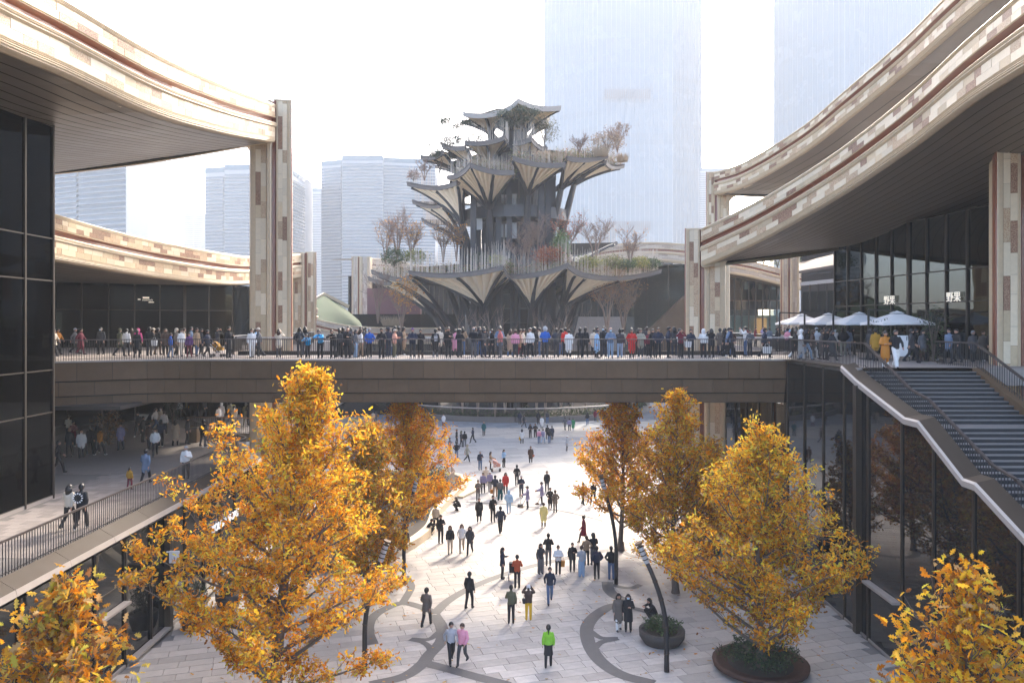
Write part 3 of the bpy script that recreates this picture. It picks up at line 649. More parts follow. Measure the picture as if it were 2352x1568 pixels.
# planter bed with a stone seat wall, left of the middle
def wall_along(name, pts, h, t, m, parent, closed=False, z=0):
    path = crom(pts, 10 * len(pts)); b = MB(); os_, _ = frames_of(path, (1, 0, 0)); vs = []
    for p, o in zip(path, os_): vs += [p + o * t / 2 + Vector((0, 0, z)), p + o * t / 2 + Vector((0, 0, z + h)), p - o * t / 2 + Vector((0, 0, z + h)), p - o * t / 2 + Vector((0, 0, z))]
    fs = []
    for i in range(len(path) - 1): fs += [(4*i+j, 4*i+(j+1) % 4, 4*i+4+(j+1) % 4, 4*i+4+j) for j in range(4)]
    n = len(vs); fs += [(0, 1, 2, 3), (n-1, n-2, n-3, n-4)]; b.add(vs, fs); return b.build(name, m, parent)
pl = tag(empty('raised_planter'), 'raised planter with cream stone seat wall left of the plaza walkway', 'planter')
edge = [(-9.5, 42.5, 0), (-6.6, 46, 0), (-5.4, 50, 0), (-5.3, 55, 0), (-4.6, 60, 0), (-3.9, 64, 0), (-4.6, 67.5, 0), (-7, 69, 0), (-11, 69.5, 0)]
wall_along('seat_wall', edge, .5, .55, M['cream'], pl)
wall_along('lower_step', [(-4.2, 60.5, 0), (-3.2, 63.6, 0), (-3.7, 67.4, 0), (-6, 69.6, 0)], .18, .9, M['cream'], pl)
b = MB(); b.prism([(p[0] - .1, p[1]) for p in edge] + [(-14, 69), (-14, 42)], .1, .42); b.build('soil_bed', M['soil'], pl)
railing('wooden-topped railing curving round the end of the raised planter', [(-11, 68.6, .42), (-7, 68.2, .42), (-5.2, 66.6, .42), (-4.7, 64.2, .42), (-5, 62, .42)], h=1.0, sp=.2, bal=.03, topmat=M['wood'], mats=M['rod'])

# ================================================================== SCULPTURAL TOWER OF PETAL TERRACES
TX, TY = .49, 125.0
tw = tag(empty('petal_tower', (0, 0, 0)), 'tall tree-like tower of pleated beige petal terraces with gardens', 'tower', kind='thing')
RODS = []; BEDS = []
def bez(a, c, e, s): return a * (1 - s) ** 2 + c * 2 * s * (1 - s) + e * s * s
def petal(corners, throat, base, sag=1.0, plain=False, rods=True, ribs=True, rimh=.5, rodh=(1.6, 3.0)):
    """one petal terrace: pleated underside flaring from a dark stem to a rim that sags between raised corners"""
    pt_ = empty('petal_terrace', parent=tw)
    cs_ = [P(*c) for c in corners]; A = P(*throat); B = P(*base) if base else None; rim = []; marks = []; NS = 24
    for i in range(len(cs_) - 1):
        L = (cs_[i+1] - cs_[i]).length
        for j in range(NS):
            f = j / NS; p = lerp(cs_[i], cs_[i+1], f); sg = sag * min(L, 12) * .055 * (1 - (2 * f - 1) ** 2)
            out = Vector((p.x - TX, p.y - TY, 0)).normalized(); p = p - out * sg * .8 - Vector((0, 0, sg)); rim.append(p); marks.append(f)
            if j == 0 or (j == NS // 2 and L > 4): ribsat.append(len(rim) - 1) if False else None
    rim.append(cs_[-1]); N = len(rim); K = 12; V = []; cen = sum(rim, Vector()) / N
    seg = (N - 1) // NS; ribidx = sorted(set([0, N - 1] + [i * NS for i in range(seg)] + [i * NS + NS // 2 for i in range(seg) if (cs_[i+1] - cs_[i]).length > 4]))
    for i, R in enumerate(rim):
        d = (R - A); side = Vector((R.x - cen.x, R.y - cen.y, 0)) * .035; a = A + side; lo = R - Vector((0, 0, rimh * .75))
        c = Vector((lerp(a.x, lo.x, .38), lerp(a.y, lo.y, .38), lerp(a.z, lo.z, .60)))
        tri = abs(((i % NS) / NS * 8 + .5) % 1 - .5) * 2                     # pleats
        for j in range(K + 1):
            s_ = j / K; p = bez(a, c, lo, s_); tg = (bez(a, c, lo, min(1, s_ + .03)) - bez(a, c, lo, max(0, s_ - .03))).normalized()
            outw = Vector((R.x - TX, R.y - TY, 0)).normalized(); nrm = (outw - tg * outw.dot(tg)).normalized()
            if nrm.z > 0: nrm = -nrm
            V.append(p + nrm * (tri - .5) * 1.05 * s_ * min(1, (1.03 - s_) * 6 + .12))
    Fq = [(i*(K+1)+j, (i+1)*(K+1)+j, (i+1)*(K+1)+j+1, i*(K+1)+j+1) for i in range(N-1) for j in range(K)]
    link('pleated_underside', np_mesh('pleated_underside', np.array([tuple(v) for v in V]), Fq, M['shell']), pt_)
    if ribs:
        for i in ribidx:
            pts = [Vector(V[i*(K+1)+j]) + Vector((R_ := rim[i]).xy.to_3d() - Vector((TX, TY, 0))).normalized() * (.06 + .42 * j / K) - Vector((0, 0, .06 + .2 * j / K)) for j in range(K)]
            b = MB(); b.tube(([B + (pts[0] - A) * 1.6] if B else []) + pts, ([.5] if B else []) + [.32 - .01 * j for j in range(K)], 6); b.build('rib', M['rib'], pt_)
        if B: b = MB(); b.tube([B, lerp(B, A, .5) + Vector((0, 0, 0)), A], [.75, .6, .38], 8); b.build('stem', M['rib'], pt_)
    b = MB(); vs = []                                                        # rim band
    for p in rim:
        o = Vector((p.x - TX, p.y - TY, 0)).normalized(); vs += [p + o * .12 - Vector((0, 0, rimh)), p + o * .2, p - o * .25, p - o * .25 - Vector((0, 0, rimh))]
    fs = []
    for i in range(N - 1): fs += [(4*i+j, 4*i+(j+1) % 4, 4*i+4+(j+1) % 4, 4*i+4+j) for j in range(4)]
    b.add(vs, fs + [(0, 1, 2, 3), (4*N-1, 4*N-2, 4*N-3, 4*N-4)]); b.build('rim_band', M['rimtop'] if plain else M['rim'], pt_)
    inner = Vector((TX, TY, cen.z)); q = [lerp(p, Vector((inner.x, inner.y, p.z)), .0) - Vector((0, 0, .06)) for p in rim]; q2 = [lerp(p, Vector((inner.x, inner.y, cen.z - .1)), .62) for p in rim]
    b = MB(); b.add(q + q2, [(i, i+1, N+i+1, N+i) for i in range(N-1)]); b.build('planting_bed' if not plain else 'top_shell', M['soil'] if not plain else M['rimtop'], pt_)
    if rods:
        b = MB(); c = MB()
        for i in range(N - 1):
            L = (rim[i+1] - rim[i]).length; n = max(1, int(L / .1))
            for j in range(n):
                p = lerp(rim[i], rim[i+1], (j + random.random()) / n); o = Vector((TX - p.x, TY - p.y, 0)).normalized(); p = p + o * random.choice((.1, .5, .9)); h = random.uniform(*rodh); w = .019
                b.add([(p.x - w, p.y, p.z), (p.x + w, p.y - w, p.z), (p.x + w * .6, p.y + w, p.z), (p.x, p.y, p.z + h), (p.x + w * 1.2, p.y, p.z + h)], [(0, 1, 4, 3), (1, 2, 4), (2, 0, 3, 4)])
            p = rim[i]; o = Vector((p.x - TX, p.y - TY, 0)).normalized()
            for f in (0, .33, .66):                                        # toothed capping
                pp = lerp(rim[i], rim[i+1], f); c.obox(pp + Vector((0, 0, .08)) + o * .05, o, .18, Vector((-o.y, o.x, 0)), .05, (0, 0, 1), .1)
        tag(b.build('thin_rod', M['rod'], pt_), kind='stuff'); tag(c.build('cap_tooth', M['rim'], pt_), kind='stuff')
    BEDS.append((rim, cen)); return pt_
for c_, th, ba in (([(941,624,112),(1155,611,103),(1171,632,107)], (1112,702,113), (1122,800,117)), ([(1171,632,107),(1303,607,104)], (1221,708,112), (1214,800,116)),
        ([(1303,607,104),(1350,631,106.5),(1517,620,119)], (1296,700,115), (1262,800,118)), ([(855,622,122),(943,634,112)], (1012,715,117), (1070,800,119)),
        ([(847,637,131),(905,640,119)], (1000,728,122), (1040,800,121)), ([(1517,620,119.2),(1470,608,134)], (1330,695,121), (1300,800,121)),
        ([(1470,608,134),(1250,600,147)], (1250,690,134), (1230,790,130)), ([(1250,600,147),(880,618,136)], (1120,690,134), (1140,790,130)),
        ([(1318,585,133),(1417,556,138)], (1318,618,131), None)):
    petal(c_, th, ba, rodh=(2.0, 3.9))
for c_, th, ba in (([(1028,406,114),(1080,377,108),(1181,394,109.5)], (1123,480,116), (1131,620,119)), ([(1178,361,109),(1298,376,110.5)], (1213,447,116), (1203,620,119)),
        ([(1302,361,113),(1395,357,116)], (1288,434,119), (1248,620,121)), ([(1391,371,120),(1432,379,127)], (1318,424,122), (1268,620,123)),
        ([(937,420,121),(1050,418,113),(1066,402,114)], (1060,508,118), (1098,640,120.5)), ([(949,461,128),(1015,468,121)], (1058,543,122), (1088,640,122)),
        ([(970,503,134),(1005,516,126)], (1062,562,125), (1080,640,124)), ([(1432,379,128),(1380,365,142)], (1270,440,130), (1235,620,128)), ([(1380,365,142),(1000,380,142)], (1150,450,132), (1160,620,130)),
        ([(968,359,122),(1017,347,116)], (1046,390,119.5), (1075,450,121)), ([(1015,331,117),(1070,337,114)], (1092,392,119), (1102,450,120)),
        ([(1069,326,114),(1160,314,112),(1167,325,114)], (1127,378,119), (1130,450,120)), ([(1179,327,114),(1220,317,113),(1256,341,118)], (1213,373,119), (1210,450,120))):
    petal(c_, th, ba)
for c_, th, ba in (([(1065,257,118),(1156,250,115)], (1127,309,122), (1137,350,123)), ([(1158,249,115),(1190,226,113.5),(1287,243,119)], (1204,303,122), (1198,350,123)),
        ([(1062,276,129),(1085,268,134)], (1142,318,126), None), ([(1258,285,124),(1262,262,133)], (1216,312,125), None), ([(1085,266,134),(1262,262,134)], (1175,310,127), None)):
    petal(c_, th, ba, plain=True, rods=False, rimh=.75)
# roof of the top petals and the tower core
b = MB(); tp = [P(1065,257,118), P(1156,250,115), P(1190,228,114), P(1287,243,119), P(1262,262,133), P(1085,268,134)]
b.add([p - Vector((0, 0, .4)) for p in tp] + [Vector((TX, TY, P(1170,262,120).z))], [(i, (i+1) % 6, 6) for i in range(6)]); b.build('top_roof', M['rimtop'], tw)
def zat(y, D=118): return CAMZ - (y - HY) / F * D
b = MB(); b.lathe([(9.5, 0), (8.5, 12), (6, zat(640)), (4.8, zat(560)), (4.6, zat(395)), (3.2, zat(330)), (2.0, zat(272))], (TX, TY + 2, 0), 20); b.build('core', M['core'], tw)
for zt, zb, r in ((zat(472), zat(500), 7.0), (zat(330), zat(336), 5), (zat(395), zat(400), 6.5), (20.6, 19.9, 16), (9.6, 8.6, 9)):
    b = MB(); b.lathe([(r, zb), (r, zt)], (TX, TY, 0), 28); b.build('floor_ring', M['core'], tw)
    if zt > 25: b = MB(); [b.box((TX + r * math.cos(a) - .03, TY + r * math.sin(a) - .03, zt), (TX + r * math.cos(a) + .03, TY + r * math.sin(a) + .03, zt + 1.1)) for a in np.arange(0, 6.28, .06)]; tag(b.build('balustrade', M['rib'], tw), kind='stuff')
for dx in (-1.28, 1.28): b = MB(); b.box((TX + dx - .6, TY - 9.7, 0), (TX + dx + .6, TY - 9.66, 18.5)); b.build('lift_glass', M['tint'], tw)
for dx in (-1.9, -.65, .65, 1.9): b = MB(); b.box((TX + dx - .1, TY - 9.85, 0), (TX + dx + .1, TY - 9.6, 19)); b.build('lift_mullion', M['rib'], tw)
for z in np.arange(3, 19, 2.1): b = MB(); b.box((TX - 1.9, TY - 9.82, z), (TX + 1.9, TY - 9.65, z + .12)); b.build('lift_transom', M['rib'], tw)
for (x0, x1, ya, yb) in ((1146,1157,448,468),(1160,1169,448,468),(1176,1187,446,470),(1095,1108,500,528),(1146,1156,515,545),(1160,1168,515,545),(1176,1187,512,548),(1230,1240,485,505),(1096,1106,462,476)):
    p, q = P(x0, ya, 119.2), P(x1, yb, 119.2); b = MB(); b.box((p.x, 118.9, q.z), (q.x, 119.2, p.z)); b.build('core_window', M['curtain'], tw)  # window panes whose sky-lit brightness is put into the pale colour
b = MB(); b.lathe([(8.6, zat(500)), (8.6, zat(474))], (TX, TY, 0), 32); b.build('balcony_ring', M['core'], tw)
for k in range(26): a = k / 26 * 6.283; b = MB(); b.box((TX + 4.9 * math.cos(a) - .09, TY + 2 + 4.9 * math.sin(a) - .09, 21), (TX + 4.9 * math.cos(a) + .09, TY + 2 + 4.9 * math.sin(a) + .09, zat(395))); b.build('core_fin', M['rim'], tw)
for px, D in ((1062, 121), (1099, 122), (1112, 123), (1087, 117), (1170, 117.5), (1206, 118.5), (1243, 117), (1259, 118), (1145, 118), (1270, 122)):
    b = MB(); p = P(px, 742, D); b.box((p.x - .42, D - .4, 0), (p.x + .42, D + .4, zat(395))); b.build('core_column', M['rib'], tw)
for a in np.arange(0, 6.28, .45):
    b = MB(); b.tube([(TX + 9 * math.sin(a), TY - 9 * math.cos(a), 0), (TX + 7.5 * math.sin(a), TY - 7.5 * math.cos(a), 10), (TX + 11 * math.sin(a), TY - 11 * math.cos(a), 19.5)], [.5, .45, .35], 6); b.build('base_column', M['rib'], tw)
# ring bed round the foot of the tower
ring = tag(empty('ring_planter'), 'low dark ring wall and hedge circling the foot of the tower', 'planter')
def arc(r, a0, a1, n, z=0): return [(TX + r * math.sin(a), 128 - r * math.cos(a), z) for a in frange(a0, a1, n)]
wall_along('ring_wall', arc(21.5, -1.9, 1.9, 24), .75, .4, M['slab'], ring); wall_along('ring_cap', arc(21.7, -1.9, 1.9, 24), .12, .6, M['alu'], ring, z=1.85)
b = MB(); b.lathe([(20.6, .02), (20.5, .7), (19, .75)], (TX, 128, 0), 40); b.build('soil_bed', M['soil'], ring)

# ================================================================== DISTANT ROOFS, LAWN, MIDDLE BUILDINGS
def far_roof(label, pts, side, k=1.0, body=True, depth=8, glass=True, zb=11.5):
    t = tag(empty('distant_roof'), label, 'roof', kind='thing'); path = crom([P(*p) for p in pts], 26); os_, hs = frames_of(path, side); sweep('fascia', path, os_, hs, k, t, FSTONE)
    b = MB(); vs = []
    for p, o in zip(path, os_): vs += [p + Vector((0, 0, -.02)), p - o * depth + Vector((0, 0, -.02)), p - o * .5 * k - Vector((0, 0, 2.62 * k)), p - o * depth - Vector((0, 0, 2.62 * k))]
    fs = []
    for i in range(len(path) - 1): j = 4 * i; fs += [(j, j+4, j+5, j+1), (j+2, j+3, j+7, j+6)]
    b.add(vs, fs); b.build('roof_slab', M['soffit'], t)
    if glass:
        for i in range(0, len(path) - 1):
            b = MB(); p, q = path[i] - os_[i] * 3, path[i+1] - os_[i+1] * 3; zt = min(p.z, q.z) - 2.6 * k
            b.add([(p.x, p.y, zb), (q.x, q.y, zb), (q.x, q.y, zt), (p.x, p.y, zt)], [(0, 1, 2, 3)]); b.build('glass_pane', M['glass'], t)
            b = MB(); b.box((p.x - .09, p.y - .12, zb), (p.x + .09, p.y + .1, zt)); b.build('mullion', M['bronze2'], t)
    return t
far_roof('distant curved roof seen low behind the tall left post', [(480,668,88),(560,684,96),(640,702,104),(730,708,112)], (0, -1, 0), .9, zb=5)
far_roof('distant stone-banded roof wrapping behind the right of the tower', [(1230,612,178),(1320,582,172),(1400,562,165),(1500,556,158),(1610,562,150),(1720,560,142)], (0, -1, 0), 1.5, zb=13)
far_roof('distant stone-banded canopy curling below the far right roof', [(1500,692,128),(1540,668,130),(1580,652,131),(1640,640,132)], (-.3, -1, 0), .9, glass=False, depth=3)
glass_wall('glass_hall', 'tall grey glass hall right of the tower foot', (P(1436, 742, 124).x, 124), (P(1640, 742, 118).x, 118), 6, 22.5, (11.5, 17), 3.2, depth=5, cat='building', mull=.16, pane=M['clear'], inside=M['deck'])
b = MB(); a_, e_ = P(1480, 742, 117), P(1575, 742, 114); b.add([(a_.x, a_.y, 7), (e_.x, e_.y, 7), (e_.x, e_.y, 17.5), (a_.x, a_.y, 11.8), (a_.x, a_.y + 2, 11.8), (e_.x, e_.y + 2, 17.5)], [(0, 1, 2, 3), (3, 2, 5, 4)]); tag(b.build('escalator', M['bronze']), 'brown escalator flank climbing in front of the glass hall', 'escalator')
b = MB(); b.box((-60, 158, 0), (70, 160, 14.8)); tag(b.build('rear_terrace', M['deck']), 'long grey terrace wall closing the plaza behind the tower', 'wall', kind='thing')
t = far_roof('distant stone-banded roof reaching left behind the tower from a thin post', [(828,592,150),(900,596,158),(980,612,168),(1080,615,178)], (0, -1, 0), 1.3, zb=6)
column(t, P(808, 590, 149), (-.1, -1, 0), (1, -.1, 0), 8, k=1.36, mats=FSTONE, detail=False)
b = MB(); b.box((-27, 146, 9), (-17, 147, 20)); tag(b.build('red_brown_wall', mat('maroon_cladding', (.16, .06, .055), .6, var=.2, scale=.3)), 'maroon clad wall seen under the left of the tower', 'wall', kind='thing')
b = MB(); b.box((-32, 140, 6), (-9, 140.4, 14.7)); b.box((-32, 139.8, 14.7), (-9, 140.6, 15.1)); tag(b.build('glass_pavilion', M['tint']), 'pale glass pavilion left of the tower foot', 'building')
# lawn hill with stone retaining band
lw = MB(); rows_ = [[P(705, 726, 112), P(760, 740, 114), P(815, 752, 118), P(835, 756, 122)], [P(712, 700, 120), P(760, 704, 122), P(805, 728, 126), P(830, 744, 128)], [P(722, 690, 126), P(745, 678, 128), P(790, 706, 132), P(825, 736, 134)]]
lw.add([p for r in rows_ for p in r], [(4*i+j, 4*i+j+1, 4*i+j+5, 4*i+j+4) for i in range(2) for j in range(3)]); tag(lw.build('grass_slope', M['lawn'], smooth=True), kind='structure')
t = tag(empty('retaining_wall'), 'curved stone retaining wall below the lawn beside the tower', 'wall', kind='thing'); path = crom([P(690, 722, 108), P(740, 735, 110), P(800, 746, 113), P(900, 752, 117), P(1010, 752, 121)], 20); os_, hs = frames_of(path, (0, -1, 0)); sweep('stone_band', path, os_, hs, 1.0, t, FSTONE)
b = MB(); vs = []
for p in path: vs += [p - Vector((0, 0, 2.5)), Vector((p.x, p.y, 0))]
b.add(vs, [(2*i, 2*i+1, 2*i+3, 2*i+2) for i in range(len(path)-1)]); b.build('lower_glass', M['glass'], t)
tr_ = MB(); p = P(722, 690, 126); q = P(745, 676, 128); tr_.bar(p, q, .5, .7); tr_.bar(q, P(800, 704, 132), .5, .5); tag(tr_.build('slope_coping', M['cream']), 'pale stone coping along the ridge of the lawn', 'coping')
# middle building at the right behind the posts: keyhole windows over a shop floor
mb = tag(empty('arcade_building'), 'distant glass building with three keyhole arches above lit shops', 'building')
D_ = 108.0; xA, xB = P(1655, 742, D_).x, P(1800, 742, D_).x; ppm = F / D_
for i in range(9):
    a, e = lerp(xA, xB, i / 9), lerp(xA, xB, (i + 1) / 9)
    for z0, z1, m in ((11.5, 15.3, 'clear'), (15.35, 16.6, 'glass'), (16.65, 20.8, 'clear')): b = MB(); b.box((a + .05, D_, z0), (e - .05, D_ + .04, z1)); b.build('glass_pane', M[m], mb)
    b = MB(); b.box((e - .07, D_ - .15, 11.5), (e + .07, D_ + .1, 20.8)); b.build('mullion', M['bronze2'], mb)
b = MB(); b.box((xA, D_ + 1.8, 16.6), (xB, D_ + 2, 20.8)); b.build('pink_wall', mat('pink_plaster', (.42, .22, .16), .8, var=.1), mb)
for px in (1715, 1747, 1777):
    x = P(px, 742, D_).x * 1.015; b = MB(); n = 14; vs = [(x + .95 * math.sin(a), D_ + 1.7, 18.9 + .95 * math.cos(a)) for a in frange(-2.5, 2.5, n)] + [(x + .9, D_ + 1.7, 16.7), (x - .9, D_ + 1.7, 16.7)]
    b.add(vs, [tuple(range(len(vs)))]); b.build('keyhole_arch', M['dark'], mb); b = MB(); b.box((x - .3, D_ + 1.6, 18.2), (x + .3, D_ + 1.65, 19.5)); b.build('small_window', M['curtain'], mb)
b = MB(); b.box((xA, D_ + 3, 11.5), (xB, D_ + 3.1, 14.6)); b.build('shop_back_wall', mat('pale_green_shop', (.35, .42, .38), .8, var=.2, scale=.6), mb)
b = MB(); b.box((P(1748, 742, D_).x, D_ + 2.6, 11.5), (P(1760, 742, D_).x + .9, D_ + 2.9, 14.2)); b.build('lit_doorway', mat('warm_doorway', (.6, .3, .12), .7, emit=.25), mb)
far_roof('curved stone roof over the keyhole-arch building with planting on top', [(1640,585,104),(1720,598,105),(1800,618,106),(1850,628,106)], (0, -1, 0), .85, glass=False)
t = tag(empty('stone_column'), 'slender stone-tiled column standing in front of the keyhole-arch building', 'column', kind='thing'); column(t, P(1796, 560, 96), (-.2, -.98, 0), (.98, -.2, 0), 0, k=.8, detail=False, mats=FSTONE)
mc = tag(empty('terrace_building'), 'dark glass building with a railed terrace behind the umbrellas', 'building')
for i in range(6):
    a = lerp(P(1842, 742, 78).x, P(1960, 742, 72).x, i / 6); e = lerp(P(1842, 742, 78).x, P(1960, 742, 72).x, (i + 1) / 6); ya, ye = lerp(78, 72, i / 6), lerp(78, 72, (i + 1) / 6)
    for z0, z1 in ((DZ, 14.4), (14.45, 16.6)):
        b = MB(); b.add([(a + .05, ya, z0), (e - .05, ye, z0), (e - .05, ye, z1), (a + .05, ya, z1)], [(0, 1, 2, 3)]); b.build('glass_pane', M['tint'], mc)
    b = MB(); b.box((a - .06, ya - .1, DZ), (a + .06, ya + .1, 17.3)); b.build('mullion', M['bronze2'], mc)
b = MB(); b.bar(P(1842, 652, 78), P(1962, 640, 72), .3, .35); b.build('terrace_edge', M['alu'], mc)
b = MB(); b.bar(P(1855, 630, 78), P(1962, 617, 72), .1, .1); [b.bar(P(1855 + i * 107 / 24, 630 - i * 13 / 24, 78 - i * .25), P(1855 + i * 107 / 24, 650 - i * 13 / 24, 78 - i * .25), .03) for i in range(25)]; b.build('terrace_railing', M['black'], mc)
b = MB(); b.add([P(1835, 622, 84), P(1965, 600, 78), P(1965, 572, 86), P(1835, 603, 92), P(1835, 628, 84), P(1965, 606, 78)], [(0, 1, 2, 3), (0, 4, 5, 1)]); b.build('sloping_roof', mat('brown_roof', (.14, .10, .075), .8, var=.2), mc)
b = MB(); b.box((P(1842, 742, 92).x, 92, DZ), (P(1965, 742, 92).x, 92.2, 22)); b.build('rear_wall', M['inside'], mc)
dome = MB(); c0 = P(1925, 590, 130)
for i in range(5): pass
dome.lathe([(8, -3), (7.6, 0), (6.2, 2.2), (3.5, 3.6), (.5, 4.2)], c0, 18); tag(dome.build('glass_dome', M['clear'], smooth=True), 'glass dome roof beyond the brown sloping roof', 'dome', kind='thing')

# ================================================================== FAR TOWERS
TG = [mat('tower_glass_blue', (.05, .11, .15), .25, metal=.1, var=.06, scale=.03, rnd=.14), mat('tower_glass_grey', (.05, .11, .145), .25, metal=.1, var=.06, scale=.03, rnd=.1)]
TMU = mat('tower_mullion', (.2, .25, .28), .4, metal=.3); APW = mat('apartment_wall', (.30, .33, .35), .8, var=.05, scale=.05); APG = mat('apartment_glass', (.07, .11, .14), .25, rnd=.2); LOUV = mat('louvre_grey', (.03, .045, .055), .6)
def far_tower(label, corners, z1, fh, bay, glass, louvres=(), band=.0, cap=0):
    t = tag(empty('glass_tower'), label, 'skyscraper', kind='thing'); pts = [Vector((P(px, 742, D).x, D, 0)) for px, D in corners]
    b = MB(); back = [pts[-1] + Vector((8, 40, 0)), pts[0] + Vector((8, 45, 0))]; b.prism([(p.x, p.y) for p in pts + back], 0, z1); b.build('core_block', glass, t)
    for p, q in zip(pts, pts[1:]):
        d = (q - p); L = d.length; d /= L; o = Vector((d.y, -d.x, 0)); o = o if o.y < 0 else -o; n = max(1, round(L / bay)); m_ = MB(); f_ = MB()
        for i in range(n + 1): r = p + d * L * i / n + o * .25; m_.obox(r + Vector((0, 0, z1 / 2)), d, .3, o, .4, (0, 0, 1), z1 / 2)
        tag(m_.build('vertical_fin', TMU, t), kind='stuff')
        z = 8.0
        while z < z1:                                   # each storey is a strip of glass between slab edges
            b = MB(); b.obox((p + q) / 2 + Vector((0, 0, z + fh * .55)) + o * .06, d, L / 2 - .2, o, .05, (0, 0, 1), fh * .42); b.build('storey_glazing', glass, t)
            z += fh
    for (x0, x1, y0, y1, D) in louvres:
        b = MB(); nn = 22
        for i in range(nn): b.obox(P(lerp(x0, x1, (i + .5) / nn), (y0 + y1) / 2, D), (1, 0, 0), (x1 - x0) / F * D / nn * .36, (0, 1, 0), .1, (0, 0, 1), (y1 - y0) / 2 / F * D)
        b.build('louvre_panel', LOUV, t)
    return t
far_tower('pale blue glass skyscraper with louvre strips behind the petal tower', [(1250,1170),(1372,1120),(1545,1124),(1612,1150)], 500, 8.4, 6.8, TG[0], louvres=((1388,1495,205,227,1115),(1388,1495,508,529,1115)))
far_tower('pale blue glass skyscraper with vertical fins at the upper right', [(1778,1120),(1940,1020),(2330,1120)], 500, 8.4, 8.0, TG[1])
def apartment(label, corners, ytop, fh, zlow=0, blank=None, cap=5, name='apartment_block', wmat=None):
    t = tag(empty(name), label, 'building', kind='thing'); pts = [Vector((P(px, 742, D).x, D, 0)) for px, D in corners]; z1 = P(0, ytop, corners[0][1]).z
    b = MB(); b.prism([(p.x, p.y) for p in pts + [pts[-1] + Vector((0, 30, 0)), pts[0] + Vector((0, 30, 0))]], 0, z1); b.build('wall', wmat or APW, t)
    for k, (p, q) in enumerate(zip(pts, pts[1:])):
        if blank == k: continue
        d = q - p; L = d.length; d /= L; o = Vector((d.y, -d.x, 0)); o = o if o.y < 0 else -o; z = max(fh, zlow)
        while z + fh < z1 - cap + .1:
            b = MB(); b.obox((p + q) / 2 + Vector((0, 0, z + fh * .55)) + o * .05, d, L / 2 - .4, o, .06, (0, 0, 1), fh * .27); b.build('window_band', APG, t)
            b = MB(); b.obox((p + q) / 2 + Vector((0, 0, z)) + o * .5, d, L / 2 - .1, o, .55, (0, 0, 1), .16); b.build('balcony_slab', APW, t)
            z += fh
        if cap: b = MB(); b.obox((p + q) / 2 + Vector((0, 0, z1 - cap / 2)) + o * .15, d, L / 2, o, .12, (0, 0, 1), cap / 2 - .2); b.build('glass_crown', TG[0], t)
    return t
apartment('hazy apartment tower left of the tall post, stepped in two wings', [(471,718),(515,713),(516,703),(650,699),(700,766)], 386, 3.1, 5)
apartment('hazy wide apartment tower just left of the petal tower', [(738,789),(785,780),(786,761),(880,761),(881,770),(1000,780)], 371, 3.1, 5)
apartment('nearer apartment block framed under the left roof, with pale blank end wall', [(100,490),(180,478),(181,468),(290,455),(340,478)], 360, 3.2, 20, blank=3, cap=0)
apartment('faint far apartment tower low on the left skyline', [(420,1244),(445,1232),(471,1244)], 492, 3.2, 10, cap=0)
apartment('faint apartment tower between the two hazy towers', [(690,1005),(740,1005)], 432, 3.2, 10)
apartment('faint apartment tower beside the right posts', [(1600,1148),(1672,1148)], 386, 3.2, 10)
apartment('faint apartment tower behind the petal tower', [(990,1030),(1080,1030)], 470, 3.2, 10)

# ================================================================== HAZE
b = MB(); b.box((-900, -45, -1.2), (900, 1500, 510)); hz = b.build('haze', [])
hm = bpy.data.materials.new('haze_air'); hm.use_nodes = True; N = hm.node_tree.nodes; N.remove(N['Principled BSDF']); pv = N.new('ShaderNodeVolumePrincipled')
pv.inputs['Color'].default_value = (.95, .98, 1.0, 1); pv.inputs['Density'].default_value = .00038; pv.inputs['Anisotropy'].default_value = .0
hm.node_tree.links.new(pv.outputs[0], N['Material Output'].inputs['Volume']); hz.data.materials.append(hm); tag(hz, 'pale winter haze filling the air', kind='stuff')
# ================================================================== TREES AND SHRUBS
LEAF_A = np.array([(0,0),(.12,.05),(.22,.20),(.34,.09),(.48,.29),(.58,.12),(.74,.22),(.84,.07),(1,0)], float)     # half outline of a lobed leaf
LEAF_B = np.array([(0,0),(.28,.24),(.45,.11),(.70,.22),(1,0)], float)
LEAF_C = np.array([(0,0),(.35,.16),(1,0)], float)
def leaves_mesh(name, pos, nrm, size, cols, shape, m, fold=.35):
    """many leaves: each two halves folded along the midrib"""
    n = len(pos); k = len(shape); nrm = nrm / np.linalg.norm(nrm, axis=1, keepdims=True)
    r = RNG.normal(size=(n, 3)); ax = np.cross(nrm, r); ax /= np.linalg.norm(ax, axis=1, keepdims=True); ay = np.cross(nrm, ax)
    sz = size * RNG.uniform(.7, 1.25, n); V = np.zeros((n, 2 * k, 3)); curl = RNG.uniform(-.25, .1, n)
    for h, sg in ((0, 1), (1, -1)):
        for i, (a, b) in enumerate(shape):
            V[:, h * k + i] = pos + ax * (a * sz)[:, None] + ay * (sg * b * sz)[:, None] + nrm * ((b * fold + a * a * curl) * sz)[:, None]
    base = (np.arange(n) * 2 * k)[:, None]; f1 = base + np.arange(k)[None]; f2 = base + k + np.arange(k)[::-1][None]
    Fq = np.stack([f1, f2], 1).reshape(-1, k); C = np.repeat(cols, 2, axis=0)
    return np_mesh(name, V.reshape(-1, 3), Fq, m, C)
def fibo(i): return i * 2.39996
PAL = {'orange': [(.78,.32,.015),(.82,.41,.025),(.70,.24,.01),(.76,.46,.06),(.54,.20,.015)], 'yellow': [(.82,.56,.04),(.80,.47,.035),(.74,.38,.03),(.66,.58,.07)],
       'brown': [(.34,.15,.035),(.44,.24,.07),(.50,.33,.14),(.27,.11,.03)], 'olive': [(.42,.36,.05),(.50,.38,.08),(.48,.25,.03)]}
def limb(mb, pts, r0, r1, n=6): mb.tube(pts, [lerp(r0, r1, i / (len(pts) - 1)) for i in range(len(pts))], n, cap=False)
